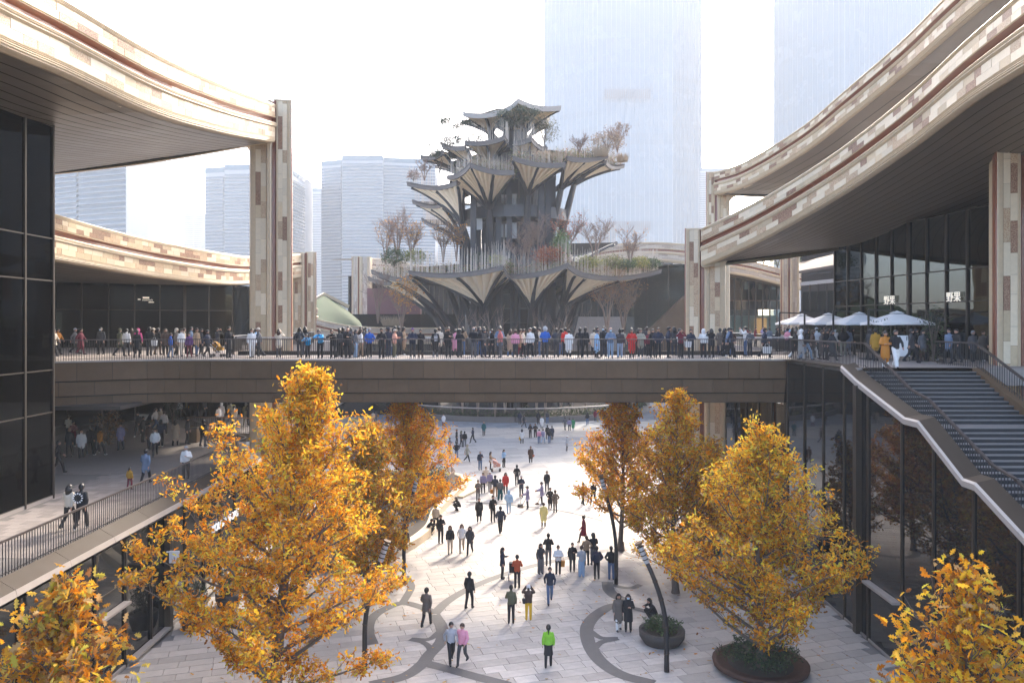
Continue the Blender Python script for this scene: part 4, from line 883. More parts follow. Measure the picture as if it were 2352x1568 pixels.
def tree(label, x, y, ztop, rad, nleaf, lsize, shape, mix, seed, z0=0.0, r=.2, nb=46, start=.17, lean=(0, 0), widest=.32):
    """autumn oak: straight leader, ascending limbs, twigs carrying clusters of lobed leaves; mix(t) gives palette weights by height"""
    rd = random.Random(seed); t = tag(empty('autumn_tree', (x, y, z0)), label, 'tree'); H = ztop - z0; mb = MB(); tw_ = MB(); tips = []
    lead = [Vector((lean[0] * f + .12 * math.sin(f * 5 + seed), lean[1] * f + .1 * math.cos(f * 4 + seed), H * f)) for f in frange(0, .985, 14)]
    limb(mb, lead, r, .02, 9); mb.tube([(0, 0, -.1), (0, 0, .15), (0, 0, .5)], [r * 1.5, r * 1.2, r], 9, cap=False)
    for i in range(nb):
        f = start + (.96 - start) * (i + rd.random() * .6) / nb; a = fibo(i) + rd.uniform(-.4, .4); q = lead[0].lerp(lead[-1], f); j = min(int(f / .985 * 13), 12); q = lead[j].lerp(lead[j+1], f / .985 * 13 - j)
        prof = ((f - start) / (widest - start)) ** .5 * .35 + .65 if f < widest else max(.04, (1 - f) / (1 - widest)) ** 1.05
        L = rad * prof * rd.uniform(.55, 1.25) * 1.1; up = lerp(.30, 1.35, f) + rd.uniform(-.12, .18); d = Vector((math.cos(a), math.sin(a), up)).normalized(); pts = [q]
        hor = Vector((math.cos(a), math.sin(a), 0)); nseg = 6; step = L / hor.dot(d) / nseg if hor.dot(d) > .35 else L / nseg * 1.6
        for s_ in range(nseg):
            d = (d + Vector((rd.uniform(-.16, .16), rd.uniform(-.16, .16), rd.uniform(-.06, .14)))).normalized(); pts.append(pts[-1] + d * step)
        
        jit = rd.uniform(-.05, .09) * H
        for sc_ in frange(1, .2, 17):                     # keep every limb inside the crown's pointed outline
            e_ = q + (pts[-1] - q) * sc_; ro = math.hypot(e_.x - lead[j].x, e_.y - lead[j].y) / (rad * 1.12)
            if e_.z <= H * (1 - (1 - widest) * min(1, ro) ** .95) + .15 + jit: break
        pts = [q + (p_ - q) * sc_ for p_ in pts]; L *= sc_
        br = max(.012, r * .38 * (1 - f) + .012); limb(mb, pts, br, .008, 5)
        for s_ in range(1, nseg + 1):                     # side twigs
            for _ in range(rd.choice((2, 3, 3)) if s_ < nseg else 4):
                dd = ((pts[s_] - pts[s_-1]).normalized() + Vector((rd.uniform(-1, 1), rd.uniform(-1, 1), rd.uniform(-.2, .7))) * .8).normalized(); l = rd.uniform(.35, .95) * min(1, .35 + L / 4); p = lerp(pts[s_-1], pts[s_], rd.uniform(.2, 1)); e = p + dd * l * .6; g = e + (dd + Vector((rd.uniform(-.4, .4), rd.uniform(-.4, .4), .25))).normalized() * l * .5
                tw_.tube([p, e, g], [.014, .011, .006], 3, cap=False); tips += [(e, .5), (lerp(e, g, .5), .8), (g, 1.0), (g, 1.0)]
    mb.build('trunk', M['bark'], t, smooth=True); tag(tw_.build('twigs', M['bark'], t), kind='stuff')
    T = np.array([tuple(p) for p, w in tips]); Wt = np.array([w for p, w in tips]) * RNG.choice((.08, .3, .8, 1.6, 2.6), len(T)) * np.clip(1.35 - 1.15 * T[:, 2] / H, .22, 1); idx = RNG.choice(len(T), nleaf, p=Wt / Wt.sum())
    pos = T[idx] + RNG.normal(size=(nleaf, 3)) * np.array([.15, .15, .12]) * (lsize / .2) ** .5; nrm = RNG.normal(size=(nleaf, 3)) * .8 + np.array([0, 0, .55])
    tf = np.clip(pos[:, 2] / H, 0, 1); cl = np.zeros((nleaf, 3)); names = list(PAL); clump = RNG.random(len(T))[idx]
    w = np.cumsum(mix(tf, clump), axis=1); k = (RNG.random(nleaf)[:, None] > w).sum(1).clip(0, 3)
    for a in range(4):
        m_ = k == a; p = np.array(PAL[names[a]]); cl[m_] = p[RNG.integers(len(p), size=m_.sum())]
    cl *= RNG.uniform(.75, 1.2, (nleaf, 1))
    tag(link('crown', leaves_mesh('crown', pos, nrm, lsize, cl, shape, M['leaf']), t), kind='stuff'); return t
def mixer(o, y, b, v, top=None):
    def f(tf, c):
        w = np.tile(np.array([o, y, b, v], float), (len(tf), 1))
        if top: w = w * (1 - tf[:, None]) + np.array(top, float) * tf[:, None]
        w = w + np.eye(4)[(c * 3.999).astype(int)] * w * 1.6; return w / w.sum(1, keepdims=True)
    return f
tree('large orange oak with a pointed yellow-orange top before the left of the bridge', -8.3, 27.4, 12.0, 5.7, 33000, .17, LEAF_B, mixer(.55, .08, .3, .1, (.5, .45, .05, .06)), 3, r=.24, nb=70, start=.055, widest=.24, lean=(1.25, 0))
tree('orange oak in the raised planter, crown tucked under the bridge', -6.3, 46.9, 9.4, 3.9, 20000, .18, LEAF_B, mixer(.7, .15, .12, .05, (.65, .3, .05, .03)), 5, z0=.4, r=.17, nb=50, start=.13)
tree('ochre oak wedged between the two big orange trees on the left', -7.0, 37.5, 8.6, 3.8, 17000, .18, LEAF_B, mixer(.45, .1, .3, .3), 8, r=.17, nb=46, start=.13)
tree('orange oak right of the walkway with its top under the bridge', 6.5, 46.6, 9.6, 3.8, 18000, .18, LEAF_B, mixer(.65, .12, .2, .05), 12, r=.16, nb=46, start=.13)
tree('slim brownish-orange oak whose tip crosses the bridge cladding', 8.2, 39.3, 10.0, 3.6, 17000, .18, LEAF_B, mixer(.35, .1, .4, .2, (.55, .25, .15, .1)), 16, r=.16, nb=50, start=.13)
tree('yellow-topped oak in the rusty planter on the right', 9.6, 30.4, 9.3, 5.2, 25000, .17, LEAF_B, mixer(.4, .08, .45, .12, (.28, .62, .03, .12)), 21, z0=.3, r=.19, nb=62, start=.06, widest=.22)
tree('nearest tree top at the bottom right corner with big golden leaves', 11.6, 19.8, 7.3, 2.5, 3300, .27, LEAF_A, mixer(.5, .25, .2, .1, (.5, .35, .15, .05)), 27, r=.12, nb=34, start=.2)
tree('nearest tree top at the bottom left corner with tan and orange leaves', -10.7, 18.6, 7.3, 2.6, 4300, .27, LEAF_A, mixer(.45, .05, .4, .2, (.35, .1, .35, .3)), 33, r=.13, nb=36, start=.2)
tree('small rusty-brown tree beside the post under the right of the bridge', 11.3, 44.5, 6.6, 2.1, 4200, .2, LEAF_B, mixer(.2, .02, .75, .1), 41, r=.1, nb=34)

def shrub(label, loc, h, r, kind, seed, n=500, name='shrub', cat='shrub', col=None, group=None, ls=.16):
    """kind: leafy, bare, pine or grass"""
    rd = random.Random(seed); t = tag(empty(name, loc), label, cat, group); mb = MB(); tips = []
    if kind == 'grass':
        for i in range(n):
            a = rd.random() * 6.28; q = r * rd.random() ** .5 * .6; p = Vector((q * math.cos(a), q * math.sin(a), 0)); e = p + Vector((math.cos(a) * r * .5 * rd.random(), math.sin(a) * r * .5 * rd.random(), h * rd.uniform(.6, 1)))
            w = .03; mb.add([p + Vector((-w, 0, 0)), p + Vector((w, 0, 0)), e], [(0, 1, 2)])
        tag(mb.build('blades', col, t), kind='stuff'); return t
    ns = 3 if kind == 'pine' else rd.randint(4, 6)
    for i in range(ns):
        a = fibo(i) + rd.random(); sp = r * (.5 if kind != 'bare' else .7); e0 = Vector((math.cos(a) * sp * .25, math.sin(a) * sp * .25, h * .35)); e1 = Vector((math.cos(a) * sp, math.sin(a) * sp, h * rd.uniform(.7, .95)))
        pts = [Vector((0, 0, -.05)), e0, lerp(e0, e1, .5) + Vector((rd.uniform(-.1, .1), rd.uniform(-.1, .1), .1)) * r, e1]; limb(mb, pts, .03 + h * .012, .012, 4)
        for k in range(20 if kind == 'bare' else 5):
            p = lerp(e0, e1, rd.random()); d = Vector((rd.uniform(-1, 1), rd.uniform(-1, 1), rd.uniform(.2, 1.2))).normalized(); l = h * rd.uniform(.15, .32); m_ = p + d * l * .5; g = p + d * l + Vector((0, 0, l * .2)); mb.tube([p, m_, g], [.024, .018, .009] if kind == 'bare' else [.014, .01, .005], 3, cap=False); tips += [m_, g]
            if kind == 'bare':
                for _ in range(3): g2 = m_ + (d + Vector((rd.uniform(-1, 1), rd.uniform(-1, 1), rd.uniform(0, 1))) * .7).normalized() * l * .6; mb.tube([m_, g2], [.016, .008], 3, cap=False); tips.append(g2)
    tag(mb.build('stem', M['bark'] if kind != 'bare' else M['twig'], t), kind=None)
    if n and kind in ('leafy', 'bare'):
        if kind == 'leafy':
            u = RNG.normal(size=(n, 3)); u /= np.linalg.norm(u, axis=1, keepdims=True); lob = 1 + .25 * np.sin(u[:, 0] * 5 + seed) * np.cos(u[:, 1] * 4 + u[:, 2] * 3); pos = u * (RNG.uniform(.45, 1, (n, 1))) * np.array([r, r, h * .52]) * lob[:, None] + np.array([0, 0, h * .52]); pos[:, 2] = np.abs(pos[:, 2])
        else: pos = np.array([tuple(p) for p in tips])[RNG.integers(len(tips), size=n)] + RNG.normal(size=(n, 3)) * .12
    elif kind == 'pine':
        c0 = np.array([(rd.uniform(-.8, .8) * r, rd.uniform(-.8, .8) * r, h * rd.uniform(.6, 1)) for _ in range(9)]); k = RNG.integers(9, size=n); pos = c0[k] + RNG.normal(size=(n, 3)) * np.array([.2 * r, .2 * r, .045 * h])
    if n:
        c = np.array(col if isinstance(col[0], (tuple, list)) else [col]); cl = c[RNG.integers(len(c), size=n)] * RNG.uniform(.6, 1.3, (n, 1)); nrm = RNG.normal(size=(n, 3)) + np.array([0, 0, .6])
        tag(link('foliage', leaves_mesh('foliage', pos, nrm, ls, cl, LEAF_C, M['green']), t), kind='stuff')
    return t
M['twig'] = mat('bare_twig', (.22, .15, .11), .9, rnd=.25); DRY = mat('dry_grass', (.36, .27, .17), .9, rnd=.2)
GR = [(.05,.085,.025), (.08,.12,.035), (.035,.06,.025)]; YG = [(.22,.22,.04), (.16,.19,.04), (.28,.24,.05)]; RD = [(.34,.09,.04), (.26,.07,.04), (.40,.15,.05)]; OR = [(.62,.30,.03), (.55,.22,.02)]; DG = [(.025,.045,.022), (.04,.06,.03)]; PU = [(.16,.10,.09), (.22,.14,.10)]
def tp(px, py, D): return P(px, py, D)
# garden of the lower tier
TP = 'plants in the tower gardens'
for i, (px, py, D, h, r, kd, col, n, lab) in enumerate([
    (885,604,119,5.4,1.6,'bare',OR,90,'bare orange-flecked tree at the left end of the tower\u2019s lower garden'), (912,602,118,6.6,1.8,'bare',PU,0,'tallest bare grey tree in the lower tower garden, left end'),
    (906,612,115,2.4,1.7,'leafy',GR,700,'dark green rounded bush at the left rim of the lower tower garden'), (945,606,116,5.6,1.5,'bare',OR,170,'bright orange-leaved slender tree in the left of the lower tower garden'),
    (955,606,114,1.9,1.5,'leafy',YG,500,'yellow-green bush behind the orange tree in the lower tower garden'), (1018,602,116,5.2,1.3,'bare',OR,70,'thin tree with few orange leaves left of the tower stems'),
    (1048,600,115,4.6,1.0,'bare',OR,110,'orange-leaved sapling against the dark tower stems'), (1142,609,107,1.2,1.2,'leafy',YG,350,'low yellow bush at the front rim of the lower tower garden'),
    (1105,607,109,1.5,1.4,'leafy',DG,400,'grey-green bush beside the low yellow one on the tower'), (1192,612,108,3.4,2.0,'bare',PU,120,'grey-brown leafless bush in the front middle of the tower garden'),
    (1235,606,109,6.0,2.4,'bare',PU,60,'wide purple-brown bare tree in front of the tower core'), (1212,604,111,5.0,1.9,'bare',PU,40,'bare tree just left of the wide purple-brown one on the tower'),
    (1262,608,106,2.2,2.0,'leafy',RD,800,'rust-red rounded bush in the front of the tower garden'), (1289,602,107,3.6,1.1,'leafy',[(.10,.17,.05),(.14,.20,.07)],900,'bright green upright bamboo clump in the tower garden'),
    (1305,592,114,5.2,2.2,'bare',RD,320,'reddish bare tree at the right of the tower stems'), (1366,606,113,6.2,2.4,'bare',[(.25,.17,.11)],80,'broad brown bare tree at the right of the lower tower garden'),
    (1447,612,116,4.6,1.7,'bare',OR,40,'bare orange-barked tree near the right tip of the lower tower garden'), (1350,616,108,1.5,1.6,'leafy',YG,400,'yellow-green bush beside the right dip of the tower rim'),
    (1405,618,111,1.7,1.8,'leafy',[(.20,.19,.06),(.13,.15,.05)],500,'olive bush left of the green ones at the right tower rim'), (1438,620,112,1.3,1.5,'leafy',GR,450,'dark green bush near the right tower rim'),
    (1470,617,115,1.6,1.2,'leafy',YG,400,'yellowish bush close to the right tip of the tower rim'), (1498,618,117,1.5,1.1,'leafy',GR,350,'outermost green bush on the right tip of the tower rim'),
    (1050,330,117.5,3.4,2.1,'pine',DG,500,'dark layered pine at the left of the tower\u2019s upper terrace'), (1192,322,115.5,3.9,2.6,'pine',[(.06,.085,.05),(.09,.11,.07)],1300,'dense green pine leaning under the top petals of the tower'),
    (1250,331,119,3.8,2.0,'leafy',[(.10,.11,.07),(.16,.15,.09)],550,'loose grey-green tree right of the pine on the upper terrace'), (1418,350,122,3.6,1.7,'bare',[(.22,.13,.07)],240,'bare brown bush at the far right of the upper terrace'),
    (1394,350,119,2.6,2.4,'leafy',[(.30,.22,.14),(.24,.17,.11)],800,'dome of dry tan shrubs on the upper right terrace'), (1010,400,118,3.8,1.8,'pine',DG,420,'small dark pine on the middle left terrace'),
    (975,414,119,2.8,1.6,'bare',PU,30,'bare bush on the middle left terrace'), (950,416,121,1.6,1.0,'leafy',PU,160,'dry bush at the left tip of the middle terrace'),
    (1330,352,114,2.0,1.3,'bare',PU,40,'small bare bush in the middle of the upper right terrace'), (1040,331,117,.9,2.2,'leafy',DG,350,'low dark hedge beneath the layered pine'), (1095,325,116,.9,1.8,'leafy',DG,260,'low dark hedge behind the tower\u2019s upper rim')]):
    shrub(lab, tp(px, py, D), h * 1.15, r * 1.25, kd, 100 + i, int(n * (3.2 if kd == 'pine' else 1.8)), name='garden_plant', cat='plant', col=col, group=TP, ls=.34 if kd != 'pine' else .3)
for i, (px, py, D, h, r, lab) in enumerate([(1380,358,115,1.7,1.6,'pale dry grass tuft under the tan dome on the tower'), (1430,372,124,1.6,1.3,'dry grass at the outer right tip of the tower'), (1270,372,112,1.8,2.0,'dry grass on the front upper petal right of centre'),
        (1110,385,111,1.6,2.4,'dry grass behind the pointed front petal'), (1160,390,112,1.5,1.8,'dry grass at the right end of the pointed front petal'), (1245,366,112,1.5,1.6,'dry grass left on the front right petal')]):
    shrub(lab, tp(px, py, D), h, r, 'grass', 200 + i, 260, name='dry_grass', cat='grass', col=DRY, group=TP)
rd = random.Random(5); gc = MB(); pos = []
for rim, cen in BEDS[:6] + BEDS[9:13]:
    for _ in range(1100):
        p = rim[rd.randrange(len(rim))]; q = lerp(p, Vector((TX, TY, p.z)), rd.uniform(.03, .35)); pos.append((q.x, q.y, q.z + 1.5 * rd.random() ** 1.6))
pos = np.repeat(np.array(pos), 3, axis=0) + RNG.normal(size=(len(pos) * 3, 3)) * np.array([.35, .35, .2]); cl = np.array(GR + YG + PU + RD[:1] + [(.3,.22,.12), (.34,.26,.15), (.26,.16,.08)])[RNG.integers(12, size=len(pos))]
tag(link('ground_cover', leaves_mesh('ground_cover', pos, RNG.normal(size=(len(pos), 3)) + np.array([0, 0, .5]), .34, cl, LEAF_C, M['green'])), 'mixed low ground cover filling the tower terraces', 'plants', kind='stuff')
# bare slender trees at the tower foot
for i, (px, D, h, lab) in enumerate([(1035,112,13.5,'slender bare birch at the left of the tower foot'), (1062,109,15,'taller bare birch second from the left at the tower foot'), (1098,108,14,'bare birch before the left tower stem'), (1137,107,15.5,'bare birch left of the tower lift'), (1160,108,13,'thin bare birch close by the tower lift'),
        (1232,108,14.5,'bare birch right of the tower lift'), (1252,107,13.5,'bare birch with a few orange leaves right of the lift'), (1288,109,15,'bare birch under the right tower petals'), (1312,110,14,'bare birch with pale trunk at the right tower foot'), (1345,112,14.5,'bare birch left of the rusty thicket'), (1010,114,12.5,'leftmost bare birch, clear of the tower')]):
    t = tag(empty('bare_birch', P(px, 742, D).xy.to_3d()), lab, 'tree', 'bare birches at the tower foot'); rd = random.Random(i); mb = MB(); tb = MB()
    for s_ in range(3):
        a = fibo(s_ + i); pts = [Vector((0, 0, 0)), Vector((math.cos(a) * .4, math.sin(a) * .4, h * .4)), Vector((math.cos(a) * .9, math.sin(a) * .9, h * rd.uniform(.85, 1)))]; limb(mb, pts, .09, .02, 5)
        for k in range(16):
            f = rd.uniform(.3, 1); p = lerp(pts[0], pts[1], f * 2) if f < .5 else lerp(pts[1], pts[2], f * 2 - 1); d = Vector((rd.uniform(-1, 1), rd.uniform(-1, 1), rd.uniform(.8, 1.8))).normalized() * h * .13; tb.tube([p, p + d], [.025, .008], 3, cap=False)
            for _ in range(3): p2 = p + d * rd.uniform(.4, 1); d2 = (d.normalized() + Vector((rd.uniform(-1, 1), rd.uniform(-1, 1), .2)) * .6).normalized() * h * .07; tb.tube([p2, p2 + d2], [.014, .006], 3, cap=False)
    mb.build('trunk', mat('birch_bark', (.26, .2, .15), .9, rnd=.2), t); tag(tb.build('twigs', M['twig'], t), kind='stuff')
shrub('rusty-leaved thicket right of the tower foot', P(1395, 762, 114), 9, 3.6, 'bare', 301, 700, name='thicket', cat='tree', col=[(.30,.11,.05),(.36,.18,.06)], ls=.4)
shrub('second rusty thicket, nearer the right glass hall', P(1432, 762, 116), 7.5, 3.0, 'bare', 302, 420, name='thicket', cat='tree', col=[(.30,.14,.06),(.36,.2,.08)], ls=.4)
shrub('small orange tree by the glass pavilion left of the tower', P(922, 760, 112), 7.2, 2.6, 'bare', 303, 420, name='orange_tree', cat='tree', col=OR, ls=.45)
shrub('bare pale tree on the lawn left of the tower', P(868, 742, 113), 7.5, 1.8, 'bare', 304, 0, name='lawn_tree', cat='tree', col=OR)
shrub('tan grass mound at the foot of the lawn', P(900, 748, 113), 1.7, 2.2, 'grass', 305, 300, name='grass_mound', cat='grass', col=DRY)
a = RNG.uniform(-1.3, 1.3, 5200); r_ = RNG.normal(20.75, .32, 5200); hp = np.stack([TX + r_ * np.sin(a), 128 - r_ * np.cos(a), .7 + np.abs(RNG.normal(0, .55, 5200)) * (1 + .3 * np.sin(a * 23))], 1)
hd_ = tag(empty('hedge'), 'dark evergreen hedge on the ring wall at the tower foot', 'hedge', kind='thing'); tag(link('foliage', leaves_mesh('foliage', hp, RNG.normal(size=hp.shape) + np.array([0, 0, .5]), .34, np.array(DG + GR)[RNG.integers(5, size=5200)], LEAF_C, M['green']), hd_), kind='stuff')
for i, (x, y, h, r, lab) in enumerate([(-6.4, 64.5, 1.5, 1.1, 'green bush by the curved railing of the raised planter'), (-7.6, 58, 1.2, 1.2, 'low green bush midway along the raised planter'), (-6.4, 53, .9, 1.0, 'low bush at the seat wall bend of the raised planter'), (-8.4, 48.5, 1.1, 1.3, 'bush at the near end of the raised planter'), (-9.8, 61, 1.6, 1.5, 'larger bush deep in the raised planter'), (-8.2, 66.5, 1.0, 1.0, 'low bush at the far end of the raised planter'), (-9.0, 53.5, 1.2, 1.4, 'round bush under the orange tree in the raised planter')]):
    shrub(lab, (x, y, .42), h, r, 'leafy', 500 + i, 900, name='planter_bush', cat='shrub', col=GR + YG[:1], ls=.16)
# pots and small beds on the plaza
def pot(label, plabel, x, y, r, h, m, seed, hh=.8, col=None, n=900):
    t = tag(empty('round_planter', (x, y, 0)), label, 'planter'); b = MB(); b.lathe([(r * .8, 0), (r, h * .5), (r * 1.02, h), (r * .9, h), (r * .88, h - .08)], n=28); b.build('bowl', m, t, smooth=True); b = MB(); b.lathe([(r * .88, h - .1), (r * .5, h - .06)], n=20); b.build('soil', M['soil'], t)
    shrub(plabel, (x, y, h - .08), hh, r * .9, 'leafy', seed, n, name='potted_plant', cat='plant', col=col or GR, ls=.15)
pot('dark bowl planter by the leaning lamp on the right', 'green plant in the dark bowl by the right lamp', 6.35, 33.2, .95, .55, M['pot'], 601, .6)
pot('wide low rusty planter around the yellow-topped oak', 'dark green bushes in the rusty planter under the yellow-topped oak', 9.7, 30.6, 1.8, .32, M['rust'], 602, .85, col=DG + GR, n=2200)
pot('dark planter beneath the slim brownish oak', 'dark shrub beneath the slim brownish oak', 11.3, 46.2, 1.1, .7, M['pot'], 603, 1.5, col=DG)
pot('dark pot against the left shopfront', 'clipped dark shrub against the left shopfront', -14.1, 34.8, .6, .7, M['pot'], 604, 1.5, col=DG)
pot('second dark pot further along the left shopfront', 'round shrub further along the left shopfront', -13.6, 37.6, .6, .6, M['pot'], 605, 1.0, col=GR)
# leaning lamp posts
def lamp(label, x, y, h, lean, yaw=0):
    t = tag(empty('lamp_post', (x, y, 0)), label, 'lamp'); b = MB(); L = Vector((lean[0], lean[1], 0)); pts = []; rs = []
    for i in range(13):
        f = i / 12; pts.append(L * (max(0, f - .35) / .65) ** 1.7 + Vector((0, 0, h * .84 * f))); rs.append(.105 - .02 * f)
    b.tube(pts, rs, 12); b.build('post', M['black'], t, smooth=True)
    d = (pts[-1] - pts[-2]).normalized(); e = pts[-1]
    for f in (2, 5, 8, 10): b = MB(); b.tube([pts[f] - d * .03, pts[f] + d * .03], rs[f] + .012, 12); b.build('joint_ring', M['bronze2'], t)
    for i in range(4):
        b = MB(); a = e + d * (i * h * .035 + .02); b.tube([a, a + d * h * .028], .11, 12); b.build('lens', M['lens'], t); b = MB(); b.tube([a + d * h * .028, a + d * h * .036], .125, 12); b.build('louvre_ring', M['bronze2'], t)
    b = MB(); q = e + d * h * .16; b.tube([e, q], .06, 8); b.tube([q, q + d * .07], .15, 12); b.build('cap', M['bronze'], t)
lamp('dark lamp post leaning right, before the large orange oak', -5.75, 30.6, 5.0, (.6, 0)); lamp('dark lamp post leaning left above the bowl planter', 6.0, 30.4, 5.0, (-.75, 0))
lamp('far dark lamp post leaning right among the orange crowns', -5.6, 40.6, 5.7, (.5, 0)); lamp('far dark lamp post leaning left by the orange oak', 5.4, 40.6, 5.6, (-.55, 0))
# white parasols on the landing
def parasol(label, x, y, s, z=13.5):
    t = tag(empty('parasol', (x, y, DZ)), label, 'umbrella'); b = MB(); zr = z - DZ; ap = (0, 0, zr + .62); c = [(s, -s, zr), (s, s, zr), (-s, s, zr), (-s, -s, zr)]
    m_ = [tuple((c[i][k] + c[(i+1) % 4][k]) / 2 + (.05 if k == 2 else 0) for k in range(3)) for i in range(4)]; rim = [v for i in range(4) for v in (c[i], m_[i])]; top = [(v[0] * .16, v[1] * .16, zr + .52) for v in rim]
    b.add(rim + top, [(i, (i+1) % 8, 8 + (i+1) % 8, 8 + i) for i in range(8)] + [tuple(range(8, 16))]); b.add([(v[0], v[1], v[2] - .12) for v in rim] + rim, [(i, (i+1) % 8, 8 + (i+1) % 8, 8 + i) for i in range(8)]); b.build('canopy', M['white'], t)
    b = MB(); b.add([(-.3, -.3, zr + .55), (.3, -.3, zr + .55), (.3, .3, zr + .55), (-.3, .3, zr + .55), (0, 0, zr + .7)], [(0, 1, 4), (1, 2, 4), (2, 3, 4), (3, 0, 4)]); b.build('vent', M['white'], t)
    b = MB(); b.bar((-s - .15, 0, 0), (-s - .15, 0, zr + .75), .09, .09); b.build('mast', M['black'], t); b = MB(); b.bar((-s - .15, 0, zr + .75), (0, 0, zr + .68), .06, .08); b.build('arm', M['black'], t); b = MB(); b.box((-s - .5, -.4, .005), (-s + .2, .4, .08)); b.build('base', M['black'], t)
    for i in range(4): b = MB(); b.bar((0, 0, zr + .5), (c[i][0] * .96, c[i][1] * .96, zr), .025, .025); b.build('rib', M['black'], t)
parasol('white parasol nearest the stairs, in front of the dark glass', 21.2, 43.2, 1.4); parasol('second white parasol from the stairs', 20.9, 47.2, 1.4); parasol('third white parasol from the stairs', 20.7, 51.3, 1.4); parasol('white parasol furthest from the stairs', 20.4, 55.2, 1.4)

# leaves that have come down round the trees
fl = []; rd = random.Random(77)
for tx_, ty_, n_ in ((-8.3, 27.4, 130), (-7.6, 37.5, 90), (6.7, 46.6, 60), (8.1, 39.3, 90), (9.6, 30.4, 120), (-2, 33, 25), (2, 38, 25)):
    for _ in range(n_): a = rd.random() * 6.28; q = 4.8 * rd.random() ** .6; fl.append((tx_ + q * math.cos(a), ty_ + q * math.sin(a), .012))
fl = np.array(fl); fl = fl[np.abs(fl[:, 0]) < 14.5]; cl = np.array(PAL['orange'] + PAL['brown'])[RNG.integers(9, size=len(fl))] * .8
tag(link('fallen_leaves', leaves_mesh('fallen_leaves', fl, np.tile([0, 0, 1.0], (len(fl), 1)) + RNG.normal(size=(len(fl), 3)) * .15, .17, cl, LEAF_B, M['leaf'], fold=.1)), 'scattered fallen leaves on the plaza paving', 'leaves', kind='stuff')
# ================================================================== PEOPLE
CL = {'black': (.012,.012,.014), 'navy': (.018,.024,.045), 'grey': (.10,.10,.105), 'lgrey': (.34,.35,.37), 'white': (.68,.66,.63), 'cream': (.58,.50,.39), 'beige': (.40,.31,.22), 'tan': (.30,.20,.12), 'taupe': (.13,.105,.085), 'olive': (.10,.095,.05),
      'brown': (.07,.04,.028), 'red': (.50,.025,.02), 'rust': (.36,.065,.02), 'maroon': (.15,.015,.03), 'pink': (.62,.26,.34), 'peach': (.58,.27,.19), 'salmon': (.52,.15,.13), 'magenta': (.50,.04,.18), 'purple': (.16,.06,.20), 'lilac': (.25,.22,.33),
      'cyan': (.02,.30,.58), 'blue': (.02,.10,.40), 'steel': (.12,.17,.25), 'lblue': (.30,.45,.62), 'teal': (.01,.09,.10), 'lime': (.20,.46,.03), 'green': (.02,.20,.08), 'yellow': (.66,.38,.015), 'paleyellow': (.62,.55,.22), 'mustard': (.38,.20,.02), 'orange': (.45,.17,.02),
      'denim': (.07,.12,.22), 'ldenim': (.26,.36,.48), 'sage': (.27,.26,.20), 'dgrey': (.04,.04,.043)}
def cloth(c): return mat('cloth_' + c, CL[c], .85, var=.12, scale=9, bump=.3, bscale=18)
SKIN = mat('skin', (.44, .25, .17), .55, var=.06, scale=8); HAIRM = {'black': mat('hair_black', (.012, .01, .009), .5), 'brown': mat('hair_brown', (.045, .022, .012), .5), 'grey': mat('hair_grey', (.25, .25, .25), .6)}
FEAT = mat('eyes_and_brows', (.02, .014, .012), .5); LIP = mat('lips', (.32, .10, .09), .5); MASK = mat('face_mask', (.45, .58, .66), .8)
def sub(a, b, t): return Vector(a).lerp(Vector(b), t)
def pose_joints(p):
    J = dict(pel=(0,0,.94), chest=(0,0,1.27), neck=(0,-.005,1.43), head=(0,-.02,1.575))
    leg = {s: dict(hip=(s*.088,0,.9), knee=(s*.095,-.02,.48), ank=(s*.1,.02,.08)) for s in (-1, 1)}; arm = {s: dict(sh=(s*.155,0,1.355), el=(s*.225,.02,1.10), wr=(s*.225,-.06,.86)) for s in (-1, 1)}
    if p in ('walk', 'walkphone', 'walkbag'):
        leg[-1].update(knee=(-.09,-.19,.50), ank=(-.085,-.27,.10)); leg[1].update(knee=(.09,.06,.47), ank=(.085,.33,.16)); arm[-1].update(el=(-.25,.13,1.12), wr=(-.22,.16,.88)); arm[1].update(el=(.25,-.08,1.12), wr=(.2,-.24,.93))
    if p in ('phone', 'walkphone'): arm[1].update(el=(.24,-.05,1.12), wr=(.09,-.29,1.19))
    if p == 'photo':
        for s in (-1, 1): arm[s].update(el=(s*.27,-.2,1.28), wr=(s*.07,-.3,1.55))
    if p == 'fold':
        for s in (-1, 1): arm[s].update(el=(s*.26,-.07,1.12), wr=(-s*.03,-.22,1.10))
    if p == 'pockets':
        for s in (-1, 1): arm[s].update(el=(s*.29,.06,1.13), wr=(s*.2,-.07,.95))
    if p == 'push':
        for s in (-1, 1): arm[s].update(el=(s*.24,-.12,1.1), wr=(s*.17,-.38,1.02))
    if p == 'step':
        leg[-1].update(knee=(-.1,-.1,.49), ank=(-.1,-.1,.08)); leg[1].update(knee=(.1,.03,.48), ank=(.11,.14,.09))
    if p == 'lean':
        J.update(pel=(0,.12,.92), chest=(0,-.10,1.19), neck=(0,-.22,1.31), head=(0,-.29,1.44))
        for s in (-1, 1): leg[s]['hip'] = (s*.088,.11,.88); arm[s].update(sh=(s*.16,-.17,1.25), el=(s*.24,-.42,1.14), wr=(s*.05,-.52,1.15))
    if p == 'crouch':
        J.update(pel=(0,.12,.34), chest=(0,-.06,.64), neck=(0,-.14,.78), head=(0,-.2,.91))
        for s in (-1, 1): leg[s].update(hip=(s*.1,.1,.33), knee=(s*.16,-.32,.44), ank=(s*.12,-.1,.08)); arm[s].update(sh=(s*.16,-.1,.71), el=(s*.24,-.34,.58), wr=(s*.08,-.46,.66))
    return J, leg, arm
BODY = {}
